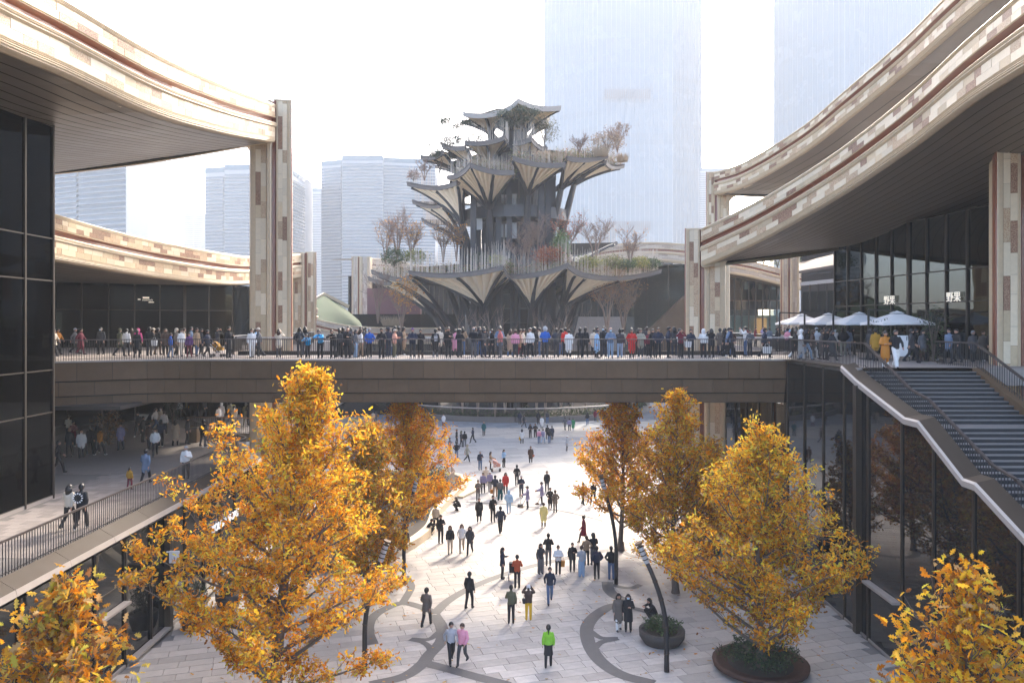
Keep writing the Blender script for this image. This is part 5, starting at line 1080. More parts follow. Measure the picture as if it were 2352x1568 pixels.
def body_mesh(pose, coat):
    key = (pose, coat)
    if key in BODY: return BODY[key]
    J, leg, arm = pose_joints(pose); mb = MB(); prim = []; puff = .03 if coat in ('puff', 'longpuff') else .014
    V3 = Vector
    def cap(a, b, r0, r1, lab, w=None):
        a, b = V3(a), V3(b); d = (b - a).normalized(); pts = [a - d * r0 * .7, a - d * r0 * .35, a, lerp(a, b, .5), b, b + d * r1 * .35, b + d * r1 * .7]; mb.tube(pts, [r0 * .55, r0 * .9, r0, (r0 + r1) / 2, r1, r1 * .9, r1 * .5], 10); prim.append((a, b, (r0 + r1) / 2, lab))
    def torso(cs):
        vs = []; fs = []; n = 14
        for (c, rx, ry) in cs:
            for k in range(n): t = 2 * math.pi * k / n; vs.append((c[0] + rx * math.cos(t), c[1] + ry * math.sin(t), c[2]))
        for i in range(len(cs) - 1):
            for k in range(n): a = i*n+k; b = i*n+(k+1) % n; fs.append((a, b, b+n, a+n))
        fs += [tuple(range(n-1, -1, -1)), tuple(range(len(vs)-n, len(vs)))]; mb.add(vs, fs)
    pel, ch, nk, hd = (V3(J[k]) for k in ('pel', 'chest', 'neck', 'head')); down = V3((0, 0, -1))
    e = puff
    torso([(pel + down * .06, .145 + e, .105 + e), (sub(pel, ch, .3), .145 + e, .105 + e), (sub(pel, ch, .7), .165 + e, .115 + e), (ch, .165 + e, .118 + e), (sub(ch, nk, .5), .14 + e * .5, .10), (sub(ch, nk, .8), .095, .08), (nk, .065, .06)]); prim += [(sub(pel, ch, .05), ch, .15 + e, 'top'), (ch, nk, .12, 'top')]
    if coat in ('long', 'longpuff', 'mid') and pose != 'crouch':
        zl = .70 if coat == 'mid' else .46; wd = .05 if 'walk' in pose else 0
        torso([(V3((pel.x, pel.y, zl)), .185 + e, .14 + e + wd), (V3((pel.x, pel.y, .8)), .18 + e, .135 + e), (pel + V3((0, 0, .08)), .155 + e, .115 + e)]); prim.append((V3((pel.x, pel.y, zl)), pel, .18 + e, 'top'))
    if coat == 'skirt':
        torso([(V3((0, pel.y, .5)), .2, .16), (V3((0, pel.y, .75)), .17, .13), (pel, .14, .1)]); prim.append((V3((0, 0, .52)), pel - V3((0, 0, .1)), .17, 'bottom'))
    lw = .014 if coat != 'wide' else .045
    for s in (-1, 1):
        l = leg[s]; a = arm[s]; cap(l['hip'], l['knee'], .085 + lw * .4, .058 + lw, 'bottom'); cap(l['knee'], l['ank'], .056 + lw, .042 + lw, 'bottom')
        an = V3(l['ank']); cap(an + V3((0, .02, -.035)), an + V3((0, -.13, -.045)), .048, .04, 'shoe')
        cap(a['sh'], a['el'], .052 + e * .8, .045 + e * .8, 'top'); w = sub(a['el'], a['wr'], .88); cap(a['el'], w, .045 + e * .8, .036 + e * .8, 'top'); prim.append((V3(w), V3(a['wr']), .03, 'skin'))
        cap(w, sub(a['el'], a['wr'], 1.02), .03, .028, 'skin')
    cap(nk + V3((0, .005, -.02)), hd + V3((0, .01, -.06)), .052, .05, 'skin'); torso([(hd + V3((0, -.02, -.12)), .038, .043), (hd + V3((0, -.015, -.09)), .064, .075), (hd + V3((0, -.005, -.04)), .08, .096), (hd + V3((0, 0, .02)), .086, .104), (hd + V3((0, .005, .075)), .07, .09), (hd + V3((0, .005, .112)), .032, .042)])
    prim.append((hd + V3((0, -.01, -.06)), hd + V3((0, 0, .04)), .085, 'skin')); cap(hd + V3((0, -.10, -.0)), hd + V3((0, -.112, -.03)), .012, .017, 'skin')
    me = mb.mesh('person_raw', []); ob = bpy.data.objects.new('tmp', me); COL.objects.link(ob); rm = ob.modifiers.new('r', 'REMESH'); rm.mode = 'VOXEL'; rm.voxel_size = .021; rm.use_smooth_shade = True
    sm = ob.modifiers.new('s', 'SMOOTH'); sm.factor = .5; sm.iterations = 2
    out = bpy.data.meshes.new_from_object(ob.evaluated_get(bpy.context.evaluated_depsgraph_get())); bpy.data.objects.remove(ob); bpy.data.meshes.remove(me)
    n = len(out.polygons); C = np.zeros(n * 3); out.polygons.foreach_get('center', C); C = C.reshape(-1, 3); best = np.full(n, 9.0); idx = np.zeros(n, int); labs = ['skin', 'top', 'bottom', 'shoe']
    for a, b, r, lab in prim:
        a, b = np.array(a), np.array(b); ab = b - a; t = np.clip(((C - a) @ ab) / (ab @ ab), 0, 1); d = np.linalg.norm(C - a - t[:, None] * ab, axis=1) - r; m = d < best; best[m] = d[m]; idx[m] = labs.index(lab)
    if pose != 'crouch' and coat in ('short', 'puff', 'wide'): hem = J['pel'][2] - .1; k = (idx == 1) & (C[:, 2] < hem) & (np.abs(C[:, 0]) < .17); idx[k] = 2
    # hands with five fingers, eyes, brows and mouth appended to the same mesh
    x = MB(); x.v = [tuple(v.co) for v in out.vertices]; x.f = [tuple(p.vertices) for p in out.polygons]; x.m = [int(i) for i in idx]; bpy.data.meshes.remove(out); nb = len(x.f)
    for s in (-1, 1):
        el, wr = V3(arm[s]['el']), V3(arm[s]['wr']); d = (wr - el).normalized(); sd_ = d.cross(V3((0, -1, .3))).normalized() * .5 + V3((s * .01, 0, 0)); fw = V3((0, -1, 0)) - d * d.dot(V3((0, -1, 0))); fw = fw.normalized() if fw.length > .2 else V3((-s, 0, 0)); wd = d.cross(fw).normalized()
        x.obox(wr + d * .045, wd, .012, d, .045, fw, .036, 0)
        for i in range(4):
            b0 = wr + d * .085 + fw * (.027 - .018 * i); L = (.06, .072, .068, .052)[i]; b1 = b0 + d * L * .55 - wd * s * .008; b2 = b1 + (d - wd * s * .7).normalized() * L * .45; x.tube([b0, b1, b2], [.0085, .008, .006], 4, 0)
        t0 = wr + d * .03 + fw * .034; x.tube([t0, t0 + (d + fw).normalized() * .035, t0 + (d * 1.6 + fw * .6).normalized() * .06], [.011, .009, .007], 4, 0)
    for s in (-1, 1): x.obox(hd + V3((s*.032, -.094, .012)), (1,0,0), .014, (0,1,0), .006, (0,0,1), .006, 4); x.obox(hd + V3((s*.033, -.094, .032)), (1,0,0), .018, (0,1,0), .005, (0,0,1), .0035, 4); x.obox(hd + V3((s*.08, .005, -.005)), (1,0,0), .008, (0,1,0), .018, (0,0,1), .028, 0)
    x.obox(hd + V3((0, -.09, -.062)), (1,0,0), .022, (0,1,0), .006, (0,0,1), .006, 5)
    me = x.mesh('person', [SKIN, SKIN, SKIN, SKIN, FEAT, LIP]); sm = np.zeros(len(x.f), bool); sm[:nb] = True; me.polygons.foreach_set('use_smooth', sm); BODY[key] = (me, hd); return BODY[key]
HAIR = {}
def hair_mesh(kind):
    if kind in HAIR: return HAIR[kind]
    b = MB(); n = 14; prof = []
    def shell(rx, ry, rz, lo_front, lo_back, off=(0, 0, 0)):
        vs = []; fs = []; K = 8
        for j in range(K + 1):
            for k in range(n):
                a = 2 * math.pi * k / n; back = (1 + math.sin(a)) / 2; lo = lerp(lo_front, lo_back, back ** .8); th = lerp(math.pi / 2, lo, j / K)
                r = math.cos(th); vs.append((off[0] + rx * r * math.cos(a), off[1] + ry * r * math.sin(a), off[2] + rz * math.sin(th)))
        for j in range(K):
            for k in range(n): a = j*n+k; c = j*n+(k+1) % n; fs.append((a, a+n, c+n, c))
        b.add(vs, fs)
    if kind in ('short', 'long', 'pony', 'bun'): shell(.1, .119, .133, .42, -.8)
    if kind == 'long':
        for i in range(9): a = math.pi * (.02 + .96 * i / 8); b.tube([(.085*math.cos(a), .01+.095*math.sin(a), .02), (.098*math.cos(a), .02+.10*math.sin(a), -.10), (.09*math.cos(a), .03+.095*math.sin(a), -.26)], [.034, .036, .016], 6)
    if kind == 'pony': b.tube([(0, .1, .06), (0, .15, .04), (0, .16, -.08), (0, .14, -.24)], [.022, .034, .03, .008], 7)
    if kind == 'bun': b.tube([(0, .07, .1), (0, .1, .14), (0, .11, .17)], [.03, .045, .02], 8)
    if kind == 'cap': shell(.096, .114, .125, .2, -.1); b.obox((0, -.15, .035), (1,0,0), .07, (0,1,-.1), .06, (0,0,1), .006)
    if kind == 'hat': shell(.094, .112, .135, .25, .1); b.lathe([(.15, .03), (.155, .036), (.09, .05)], n=16)
    if kind == 'beanie': shell(.1, .118, .14, .15, -.3)
    if kind == 'hood': shell(.115, .13, .145, .3, -1.2); b.tube([(-.09, .02, -.09), (0, .1, -.11), (.09, .02, -.09)], [.05, .06, .05], 7)
    if kind == 'helmet': shell(.135, .16, .165, -.1, -.9)
    if kind == 'bald': shell(.088, .108, .09, .1, -.6, (0, .012, -.01))
    me = b.mesh('hair_' + kind, [HAIRM['black']]); me.polygons.foreach_set('use_smooth', [True] * len(me.polygons)); HAIR[kind] = me; return me
def person(label, x, y, z, h, rot, pose, coat, top, bottom, hair='short', hc='black', group=None, shoe=None, mask=False):
    me, hd = body_mesh(pose, coat); o = link('person', me, loc=(x, y, z)); s = h / 1.69; o.scale = (s * random.uniform(.95, 1.06), s, s); o.rotation_euler.z = math.radians(rot); tag(o, label, 'person', group)
    for i, m in ((1, cloth(top)), (2, cloth(bottom)), (3, cloth(shoe or random.choice(('black', 'black', 'white', 'dgrey'))))): o.material_slots[i].link = 'OBJECT'; o.material_slots[i].material = m
    hm = hair_mesh(hair); hr = link('hat' if hair in ('cap', 'hat', 'beanie', 'helmet') else 'hood' if hair == 'hood' else 'hair', hm, o, hd); hr.material_slots[0].link = 'OBJECT'
    hr.material_slots[0].material = HAIRM[hc] if hc in HAIRM else cloth(hc)
    if hair in ('cap', 'hat', 'helmet', 'beanie'):
        h2 = link('hair', hair_mesh('bald'), o, hd); h2.material_slots[0].link = 'OBJECT'; h2.material_slots[0].material = HAIRM['black']
    if mask: b = MB(); b.obox((0, -.098, -.045), (1, 0, 0), .05, (0, 1, 0), .016, (0, 0, 1), .04); m_ = b.build('face_mask', MASK, o); m_.location = hd
    return o
ZONE = {'z7': lambda x, y: Z7(x, y), 'z1': lambda x, y: G(784.4 + x * .3335, 694.8 + y * .3335)}
PG = 'people walking on the plaza'
plaza_people = [  # frame, x, y, height, heading, pose, coat, top, bottom, hair, hair colour, label
 ('z7',755,1428,1.64,15,'walk','short','lgrey','black','pony','black','woman in pale grey sweater and black leggings walking with a pink-jacketed friend'),
 ('z7',833,1438,1.64,-20,'walk','puff','pink','dgrey','short','brown','woman in pink puffer jacket walking towards the bottom of the plaza'),
 ('z7',1425,1455,1.66,178,'step','skirt','lime','black','pony','black','woman in lime green jacket and black skirt seen from behind'),
 ('z7',585,1178,1.74,165,'walk','mid','taupe','black','short','black','man in long taupe jacket and boots walking under the left orange leaves'),
 ('z7',880,1052,1.74,150,'step','short','black','black','short','black','man all in black standing alone left of the walkway middle'),
 ('z7',1168,1155,1.72,178,'phone','short','olive','black','cap','black','man in olive jacket and cap with his back turned beside yellow trousers'),
 ('z7',1288,1137,1.63,180,'photo','puff','brown','yellow','beanie','white','woman in brown jacket, yellow trousers and white beanie taking a photo'),
 ('z7',1435,1018,1.76,0,'walk','short','navy','denim','short','black','man in open navy jacket and blue jeans walking towards us'),
 ('z7',1908,1203,1.63,10,'step','longpuff','taupe','white','long','black','woman in long taupe puffer coat and white boots near the right ring'),
 ('z7',1975,1210,1.64,-10,'phone','long','black','black','long','black','masked woman in long black coat looking at her phone on the right'),
 ('z7',2145,1130,1.66,-70,'crouch','short','black','black','long','black','person in black crouching by the bowl planter'),
 ('z7',1858,852,1.75,175,'pockets','short','black','denim','cap','black','man in black jacket and jeans beside the far right lamp post'),
 ('z7',1758,850,1.74,185,'pockets','puff','navy','black','short','black','man in navy puffer jacket, hands behind, in the right group'),
 ('z7',1653,835,1.66,180,'phone','wide','lgrey','ldenim','short','brown','woman in grey hoodie and pale wide jeans with her back turned'),
 ('z7',1590,798,1.58,0,'phone','mid','black','black','short','black','small woman in black jacket left of the grey-hooded one'),
 ('z7',1735,752,1.78,200,'fold','short','black','grey','hood','black','tall person in black hood in the back of the right group'),
 ('z7',1688,755,1.65,190,'pockets','short','tan','black','short','brown','person in tan-brown jacket at the back of the right group'),
 ('z7',1492,826,1.63,5,'fold','puff','white','black','short','brown','woman in short white puffer jacket with black trousers'),
 ('z7',1425,758,1.8,178,'fold','short','black','grey','short','black','tall man in black jacket and grey trousers seen from behind'),
 ('z7',1372,815,1.65,20,'phone','wide','dgrey','grey','long','black','woman in dark jacket and checked trousers holding a cup'),
 ('z7',1668,602,1.68,-85,'walk','long','maroon','black','bun','black','woman in long burgundy coat walking towards the left'),
 ('z7',1210,912,1.7,178,'push','short','rust','black','short','black','man in rust-red jacket pushing a stroller away'),
 ('z7',1108,848,1.66,80,'phone','mid','navy','black','long','black','woman in dark navy coat looking at a phone left of the stroller'),
 ('z7',748,676,1.66,10,'step','short','black','beige','long','brown','woman in black jacket and beige trousers, left of the three friends'),
 ('z7',828,667,1.68,0,'walk','short','white','beige','long','brown','woman in white jacket and beige trousers, middle of the three friends'),
 ('z7',885,682,1.66,-10,'walk','mid','dgrey','black','long','black','woman in charcoal coat and leggings, right of the three friends'),
 ('z7',683,604,1.76,20,'phone','short','black','black','short','black','man in black looking at his phone near the seat wall'),
 ('z7',650,518,1.72,160,'step','short','cream','black','short','black','person in cream jacket close against the seat wall'),
 ('z7',600,545,1.7,100,'crouch','short','black','black','cap','black','person in black and cap crouching beside the seat wall'),
 ('z7',1392,492,1.62,180,'step','longpuff','paleyellow','black','short','brown','woman in long pale yellow coat seen from behind'),
 ('z7',948,462,1.68,0,'step','longpuff','black','black','bun','black','woman in ankle-length black padded coat walking towards us'),
 ('z7',1043,458,1.82,15,'phone','short','black','black','short','black','tall man in black suit jacket with a phone at his ear'),
 ('z7',1095,538,1.76,190,'walk','puff','navy','black','short','black','man in dark navy puffer walking away alone'),
 ('z7',1152,402,1.66,180,'walk','puff','lblue','ldenim','hood','lblue','person in pale blue and white jacket and jeans walking away'),
 ('z7',805,378,1.65,-60,'crouch','short','black','black','long','black','person in black crouching at the planter step'),
 ('z7',940,312,1.6,15,'fold','mid','taupe','dgrey','beanie','taupe','older woman in brown-grey jacket and knitted hat'),
 ('z7',1437,372,1.6,20,'pockets','long','black','black','short','black','woman in long black coat talking beside the taupe-coated one'),
 ('z7',1472,392,1.6,200,'pockets','mid','taupe','black','short','brown','woman in taupe coat beside the long black coat'),
 ('z7',1282,367,1.66,-100,'push','mid','lilac','black','cap','dgrey','street cleaner in grey-blue coat sweeping with a dustpan, nearer one'),
 ('z7',1380,337,1.68,-95,'push','mid','lilac','black','hat','dgrey','street cleaner in grey-blue coat and brimmed hat, further one'),
 ('z7',1415,248,1.66,0,'step','mid','black','black','short','brown','woman in short black coat and tights at the right of the far group'),
 ('z7',1238,288,1.7,10,'fold','mid','navy','black','hat','lgrey','older man in dark coat and grey hat, hands folded'),
 ('z7',1208,210,1.76,180,'walk','short','black','black','short','black','man in black jacket walking away up the middle'),
 ('z7',1130,262,1.67,0,'step','mid','red','dgrey','long','black','woman in bright red coat in the far group'),
 ('z7',1093,308,1.62,170,'step','wide','grey','teal','short','black','woman in grey top and wide teal trousers'),
 ('z7',1058,292,1.76,175,'walkbag','short','navy','tan','short','black','man in navy sweater and khaki trousers beside the teal trousers'),
 ('z7',1022,248,1.62,15,'step','puff','lilac','grey','hat','white','woman in lilac-grey jacket and white hat'),
 ('z7',975,260,1.64,-5,'step','puff','lilac','black','short','brown','woman in dark mauve puffer jacket left of the white hat'),
 ('z7',995,208,1.6,10,'pockets','mid','cream','grey','short','brown','person in cream jacket behind the white hat'),
 ('z7',955,99,1.74,20,'phone','short','navy','denim','short','grey','man in navy jacket and jeans checking his phone, far left of centre'),
 ('z7',1026,96,1.64,90,'push','mid','tan','black','long','brown','woman in tan coat pushing the pale pram'),
 ('z7',1118,80,1.66,40,'phone','skirt','lblue','black','long','black','woman in light blue jacket and long black skirt'),
 ('z7',1303,54,1.66,0,'step','long','brown','black','short','brown','woman in long dark brown coat with a red bag'),
 ('z7',720,92,1.62,90,'step','longpuff','cream','black','hood','cream','person in hooded cream coat behind the planter railing'),
 ('z7',1662,338,1.64,60,'step','mid','black','black','short','black','person in black under the far right orange leaves'),
 ('z7',1735,336,1.7,-30,'walk','short','black','black','short','black','second person in black further right under the orange leaves'),
 ('z1',1738,1142,1.6,90,'step','short','cream','yellow','short','brown','person in cream and yellow half hidden by the right crown'),
 ('z1',1803,1140,1.7,0,'step','short','lgrey','denim','short','black','person in jeans half hidden by the right crown'),
 ('z1',792,1077,1.72,180,'pockets','short','black','denim','short','black','man in black jacket and jeans, back turned, left on the blue-grey paving'),
 ('z1',865,1097,1.72,75,'walk','mid','sage','black','hood','sage','person in grey-green hooded coat striding right'),
 ('z1',745,1037,1.62,70,'phone','longpuff','grey','black','bun','black','woman in long grey padded coat at the left of the blue-grey paving'),
 ('z1',793,972,1.64,90,'step','mid','black','black','short','black','woman in black at the left of the small far group'),
 ('z1',824,992,1.74,100,'step','puff','dgrey','black','hood','olive','person in dark hood in the small far group'),
 ('z1',848,992,1.7,180,'step','puff','black','grey','short','black','man in black puffer at the right of the small far group'),
 ('z1',905,967,1.74,-60,'walkphone','short','navy','black','short','black','man in dark jacket striding with one hand raised'),
 ('z1',980,918,1.72,10,'step','mid','teal','dgrey','bald','grey','bald man in dark green-grey coat, alone in the middle distance'),
 ('z1',605,846,1.66,20,'step','short','black','black','hat','white','person in black with white hat by the orange crown'),
 ('z1',703,852,1.64,10,'step','mid','white','maroon','short','brown','woman in white coat and dark red trousers near the ring wall'),
 ('z1',218,834,1.7,180,'step','mid','beige','grey','short','black','man in beige coat in the far left pair'),
 ('z1',236,832,1.62,185,'step','mid','taupe','grey','short','black','shorter companion in taupe in the far left pair'),
 ('z1',168,752,1.66,0,'step','mid','grey','black','short','black','grey-coated figure at the far left under the bridge'),
 ('z1',188,752,1.66,10,'step','mid','white','black','short','black','white-coated figure at the far left under the bridge'),
 ('z1',228,735,1.7,0,'walk','short','black','black','short','black','black-clad figure at the far left end of the ring wall'),
 ('z1',1243,970,1.64,170,'step','mid','white','black','long','black','woman in white vest with a yellow bag'),
 ('z1',1300,932,1.64,0,'fold','short','black','black','long','black','woman in black, left of the pair facing us'),
 ('z1',1335,932,1.72,0,'fold','short','black','black','short','black','man in black, right of the pair facing us'),
 ('z1',1361,968,1.6,180,'step','puff','pink','denim','short','black','person in bright pink jacket among the far group of five'),
 ('z1',1388,970,1.64,150,'walk','puff','lilac','ldenim','short','brown','person in pale mauve jacket and pale jeans in the group of five'),
 ('z1',1432,970,1.7,180,'walk','short','black','denim','short','black','person in black jacket and jeans in the group of five'),
 ('z1',1450,946,1.66,185,'step','longpuff','navy','black','short','black','person in long navy coat in the group of five'),
 ('z1',1418,940,1.66,170,'step','short','black','black','short','black','person in black behind the navy coat in the group of five'),
 ('z1',1380,870,1.64,0,'step','long','white','grey','short','brown','woman in white coat before the ring hedge'),
 ('z1',1228,840,1.74,180,'step','mid','navy','black','short','black','man in dark coat standing at the ring hedge, left one'),
 ('z1',1256,860,1.66,90,'walk','short','black','dgrey','short','black','person in black striding right by the ring hedge'),
 ('z1',1355,837,1.7,180,'step','mid','black','black','short','black','person in black coat at the ring hedge, middle one'),
 ('z1',1418,834,1.72,180,'step','short','dgrey','denim','short','black','man in jeans standing at the ring hedge, right one'),
 ('z1',1540,880,1.7,200,'walkbag','mid','grey','dgrey','short','black','man in grey walking with two colourful friends'),
 ('z1',1570,884,1.6,175,'step','puff','lilac','navy','short','brown','woman in mauve jacket in the colourful trio'),
 ('z1',1595,884,1.64,180,'step','longpuff','green','white','short','brown','woman in bright green coat in the colourful trio'),
 ('z1',1552,1024,1.66,70,'phone','mid','lgrey','grey','cap','white','person in pale grey and white cap alone at the right'),
 ('z1',1693,842,1.7,180,'step','short','black','denim','short','black','person in black and jeans at the right of the ring hedge'),
 ('z1',1748,818,1.66,180,'step','mid','maroon','dgrey','short','black','person in maroon at the right end of the ring hedge')]
for (fr, x, y, h, rot, pose, coat, tpc, bot, hair, hc, lab) in plaza_people:
    g = ZONE[fr](x, y); person(lab, g.x, g.y, .003, h, rot, pose, coat, tpc, bot, hair, hc, PG, mask=lab.startswith('masked'))
BG_ = 'people lining the footbridge'
X5 = lambda z: 631.6 + z * .2441
X6 = lambda z: 1148.4 + z * .2441
X4 = lambda z: 114.8 + z * .2929
def onbridge(px, D, h, rot, pose, coat, t, b, hair, hc, lab, z=DZ, grp=BG_, **k): g = P(px, 742, D); return person(lab, g.x, D, z, h, rot, pose, coat, t, b, hair, hc, grp, **k)
for a in [
 (X5(35),46.4,1.64,180,'photo','mid','cream','dgrey','long','brown','woman in beige coat photographing the tower, left end of the bridge'),
 (X5(232),45.8,1.74,178,'pockets','puff','dgrey','dgrey','short','black','man in dark grey padded jacket and backpack, back turned, left of the cyan jackets'),
 (X5(308),44.75,1.5,0,'lean','short','cyan','black','short','black','boy in bright cyan jacket leaning on the bridge rail, left one'),
 (X5(425),44.75,1.76,0,'lean','short','cyan','black','short','black','man in bright cyan jacket leaning on the bridge rail, right one'),
 (X5(545),44.7,1.78,0,'lean','mid','black','black','short','brown','man in black coat leaning over the rail right of the cyan jackets'),
 (X5(605),46.2,1.66,160,'step','short','dgrey','black','short','black','dark-clad person half behind the leaning man in black'),
 (X5(640),48.0,1.74,180,'step','short','black','black','short','black','person in black further back behind the balding man'),
 (X5(685),45,1.72,0,'phone','mid','black','black','bald','black','balding man in black holding up a phone on the bridge'),
 (X5(760),45.6,1.62,70,'step','wide','grey','ldenim','long','black','woman in grey jacket and pale jeans turned right'),
 (X5(805),46.8,1.66,120,'step','puff','white','tan','long','brown','woman in white jacket behind the grey-jacketed one'),
 (X5(852),48.2,1.74,60,'phone','short','grey','black','short','black','masked man in grey jacket at the back rail',),
 (X5(890),44.7,1.7,0,'pockets','short','blue','black','short','grey','grey-haired man in deep blue jacket at the front rail'),
 (X5(1003),44.7,1.72,0,'fold','mid','black','black','cap','black','man in black coat and flat cap at the front rail'),
 (X5(1068),46.8,1.76,180,'fold','short','navy','navy','cap','navy','man in navy and cap with his back turned behind the flat cap'),
 (X5(1125),45.4,1.66,80,'phone','puff','peach','olive','cap','cream','woman in peach jacket and cream cap looking at her phone'),
 (X5(1165),48.2,1.8,170,'step','mid','dgrey','black','short','black','tall person in dark plaid behind the peach jacket'),
 (X5(1295),44.8,1.72,0,'fold','puff','navy','dgrey','hat','purple','man in navy puffer and brimmed hat at the front rail'),
 (X5(1370),44.8,1.66,0,'fold','long','black','brown','short','black','woman in black coat with bright cyan scarf'),
 (X5(1510),46,1.68,180,'step','long','black','grey','short','black','woman in long black coat, back turned, with a pale bag strap'),
 (X5(1548),48,1.74,180,'step','mid','cream','black','short','brown','man in cream jacket at the back rail'),
 (X5(1632),44.9,1.76,10,'phone','mid','black','black','short','black','man in long black jacket looking down at his phone'),
 (X5(1695),48,1.62,150,'step','long','pink','black','short','black','person in pink coat half hidden behind black jackets'),
 (X5(1738),45.6,1.66,165,'fold','short','black','dgrey','hood','black','woman in black hooded jacket with white hem'),
 (X5(1868),46,1.78,182,'phone','short','black','grey','bald','grey','grey-haired man in black jacket, back turned, bridge middle'),
 (X5(1965),45.8,1.64,90,'step','mid','dgrey','navy','beanie','dgrey','woman in dark grey coat and knitted cap facing right'),
 (X5(2042),45.4,1.64,-60,'step','short','black','black','pony','black','masked woman in black with ponytail beside the salmon jacket'),
 (X5(2120),45.6,1.76,-80,'pockets','puff','salmon','grey','short','black','man in salmon pink hooded jacket at the bridge middle'),
 (X5(2215),47,1.62,150,'step','longpuff','beige','denim','long','brown','woman in beige long jacket behind the light pink puffer'),
 (X5(2262),45.6,1.62,175,'step','puff','pink','dgrey','bun','brown','woman in light pink puffer jacket, back turned'),
 (X6(218),46,1.64,90,'step','puff','cream','black','short','brown','woman in cream padded jacket near the bridge middle'),
 (X6(190),48,1.64,100,'step','mid','tan','maroon','short','brown','person in tan half hidden beside the cream jacket'),
 (X6(285),45.2,1.72,-30,'step','short','white','black','short','black','man in black vest with white sleeves by the dark helmet'),
 (X6(320),46.8,1.74,180,'step','short','black','dgrey','helmet','black','rider in black jacket wearing a dark helmet'),
 (X6(425),45.8,1.78,180,'fold','short','blue','dgrey','helmet','lgrey','rider in blue jacket wearing a silver helmet'),
 (X6(530),46.2,1.7,180,'phone','short','dgrey','dgrey','cap','black','man in dark jacket and cap with back turned right of the silver helmet'),
 (X6(615),47.6,1.72,180,'step','short','red','black','short','black','man in red jacket behind the long white coat'),
 (X6(648),45.4,1.62,180,'step','longpuff','white','black','short','brown','woman in long white padded coat, back turned'),
 (X6(752),45.8,1.74,178,'fold','mid','black','black','short','black','man in black, left of the pair right of the white coat'),
 (X6(802),46,1.76,150,'step','mid','black','black','short','black','man in black, right of the pair right of the white coat'),
 (X6(885),47.6,1.66,170,'step','mid','cream','black','short','black','person in cream behind the light blue coat'),
 (X6(912),45,1.6,60,'step','longpuff','lblue','black','cap','navy','woman in light blue coat and dark cap'),
 (X6(975),46.4,1.8,-20,'step','mid','black','dgrey','short','black','tall masked man in black right of the light blue coat'),
 (X6(1040),44.8,1.74,0,'fold','short','steel','ldenim','bald','grey','bald masked man in blue-grey jacket and jeans at the rail'),
 (X6(1128),45.4,1.66,170,'phone','puff','dgrey','ldenim','bun','black','woman in dark puffer and pale jeans'),
 (X6(1152),47.4,1.66,160,'step','mid','sage','grey','short','black','person in sage coat behind the dark puffer'),
 (X6(1240),44.8,1.68,0,'pockets','longpuff','red','black','long','black','woman in long bright red coat at the rail'),
 (X6(1322),45,1.68,0,'fold','mid','sage','dgrey','pony','black','woman in sage jacket over white top right of the red coat'),
 (X6(1382),47.6,1.78,180,'photo','mid','dgrey','black','short','black','tall man taking a photo behind the sage jacket'),
 (X6(1400),45.9,1.55,0,'step','puff','maroon','black','beanie','tan','child in dark red jacket and knitted hat held up at the rail'),
 (X6(1437),45.6,1.66,10,'fold','mid','black','black','long','black','woman in black holding the child in dark red'),
 (X6(1490),44.9,1.74,0,'pockets','puff','navy','black','short','black','stocky man in navy padded jacket at the rail'),
 (X6(1585),45.4,1.8,90,'pockets','puff','navy','black','short','black','tall man in dark puffer facing right'),
 (X6(1700),45,1.66,0,'photo','short','maroon','black','short','black','woman in maroon jacket photographing towards us'),
 (X6(1795),45,1.66,5,'fold','short','navy','black','short','brown','woman in navy jacket with a white bag, smiling'),
 (X6(1915),45.8,1.66,170,'phone','puff','white','black','hood','white','woman in hooded white puffer right of the white bag'),
 (X6(1990),45.6,1.68,185,'photo','mid','black','black','long','black','woman in black raising a phone by the right post'),
 (X6(2112),46.4,1.68,90,'walk','long','black','black','long','black','woman in long black coat walking right past the post'),
 (X6(2168),45.2,1.72,80,'walk','puff','navy','black','cap','black','man in navy puffer and cap walking right past the post')]:
    onbridge(*a, mask='asked' in a[-1])
rd = random.Random(31); xs = sorted(rd.uniform(-13.2, 14.6) for _ in range(34)); cols = ['black', 'black', 'navy', 'dgrey', 'dgrey', 'steel', 'brown', 'taupe', 'grey', 'maroon', 'olive', 'cream', 'white', 'tan']
NM = {'dgrey': 'charcoal', 'steel': 'blue-grey'}; TENS = 'twentieth twenty-first twenty-second twenty-third twenty-fourth twenty-fifth twenty-sixth twenty-seventh twenty-eighth twenty-ninth thirtieth thirty-first thirty-second thirty-third thirty-fourth'.split()
ORD = 'first second third fourth fifth sixth seventh eighth ninth tenth eleventh twelfth thirteenth fourteenth fifteenth sixteenth seventeenth eighteenth nineteenth'.split() + TENS
for i, x in enumerate(xs):
    c = rd.choice(cols); person('person in %s in the back row on the bridge, %s from the tall left post' % (NM.get(c, c), ORD[i]), x, rd.uniform(47.3, 49.0), DZ, rd.uniform(1.58, 1.82), rd.choice((0, 170, 180, 190, 90, -90, 200)), rd.choice(('step', 'fold', 'phone', 'pockets', 'photo')), rd.choice(('mid', 'puff', 'short', 'long')), c, rd.choice(('black', 'dgrey', 'navy', 'denim')), rd.choice(('short', 'short', 'long', 'cap', 'hood')), 'black', BG_)
LD = 'people on the left upper deck'
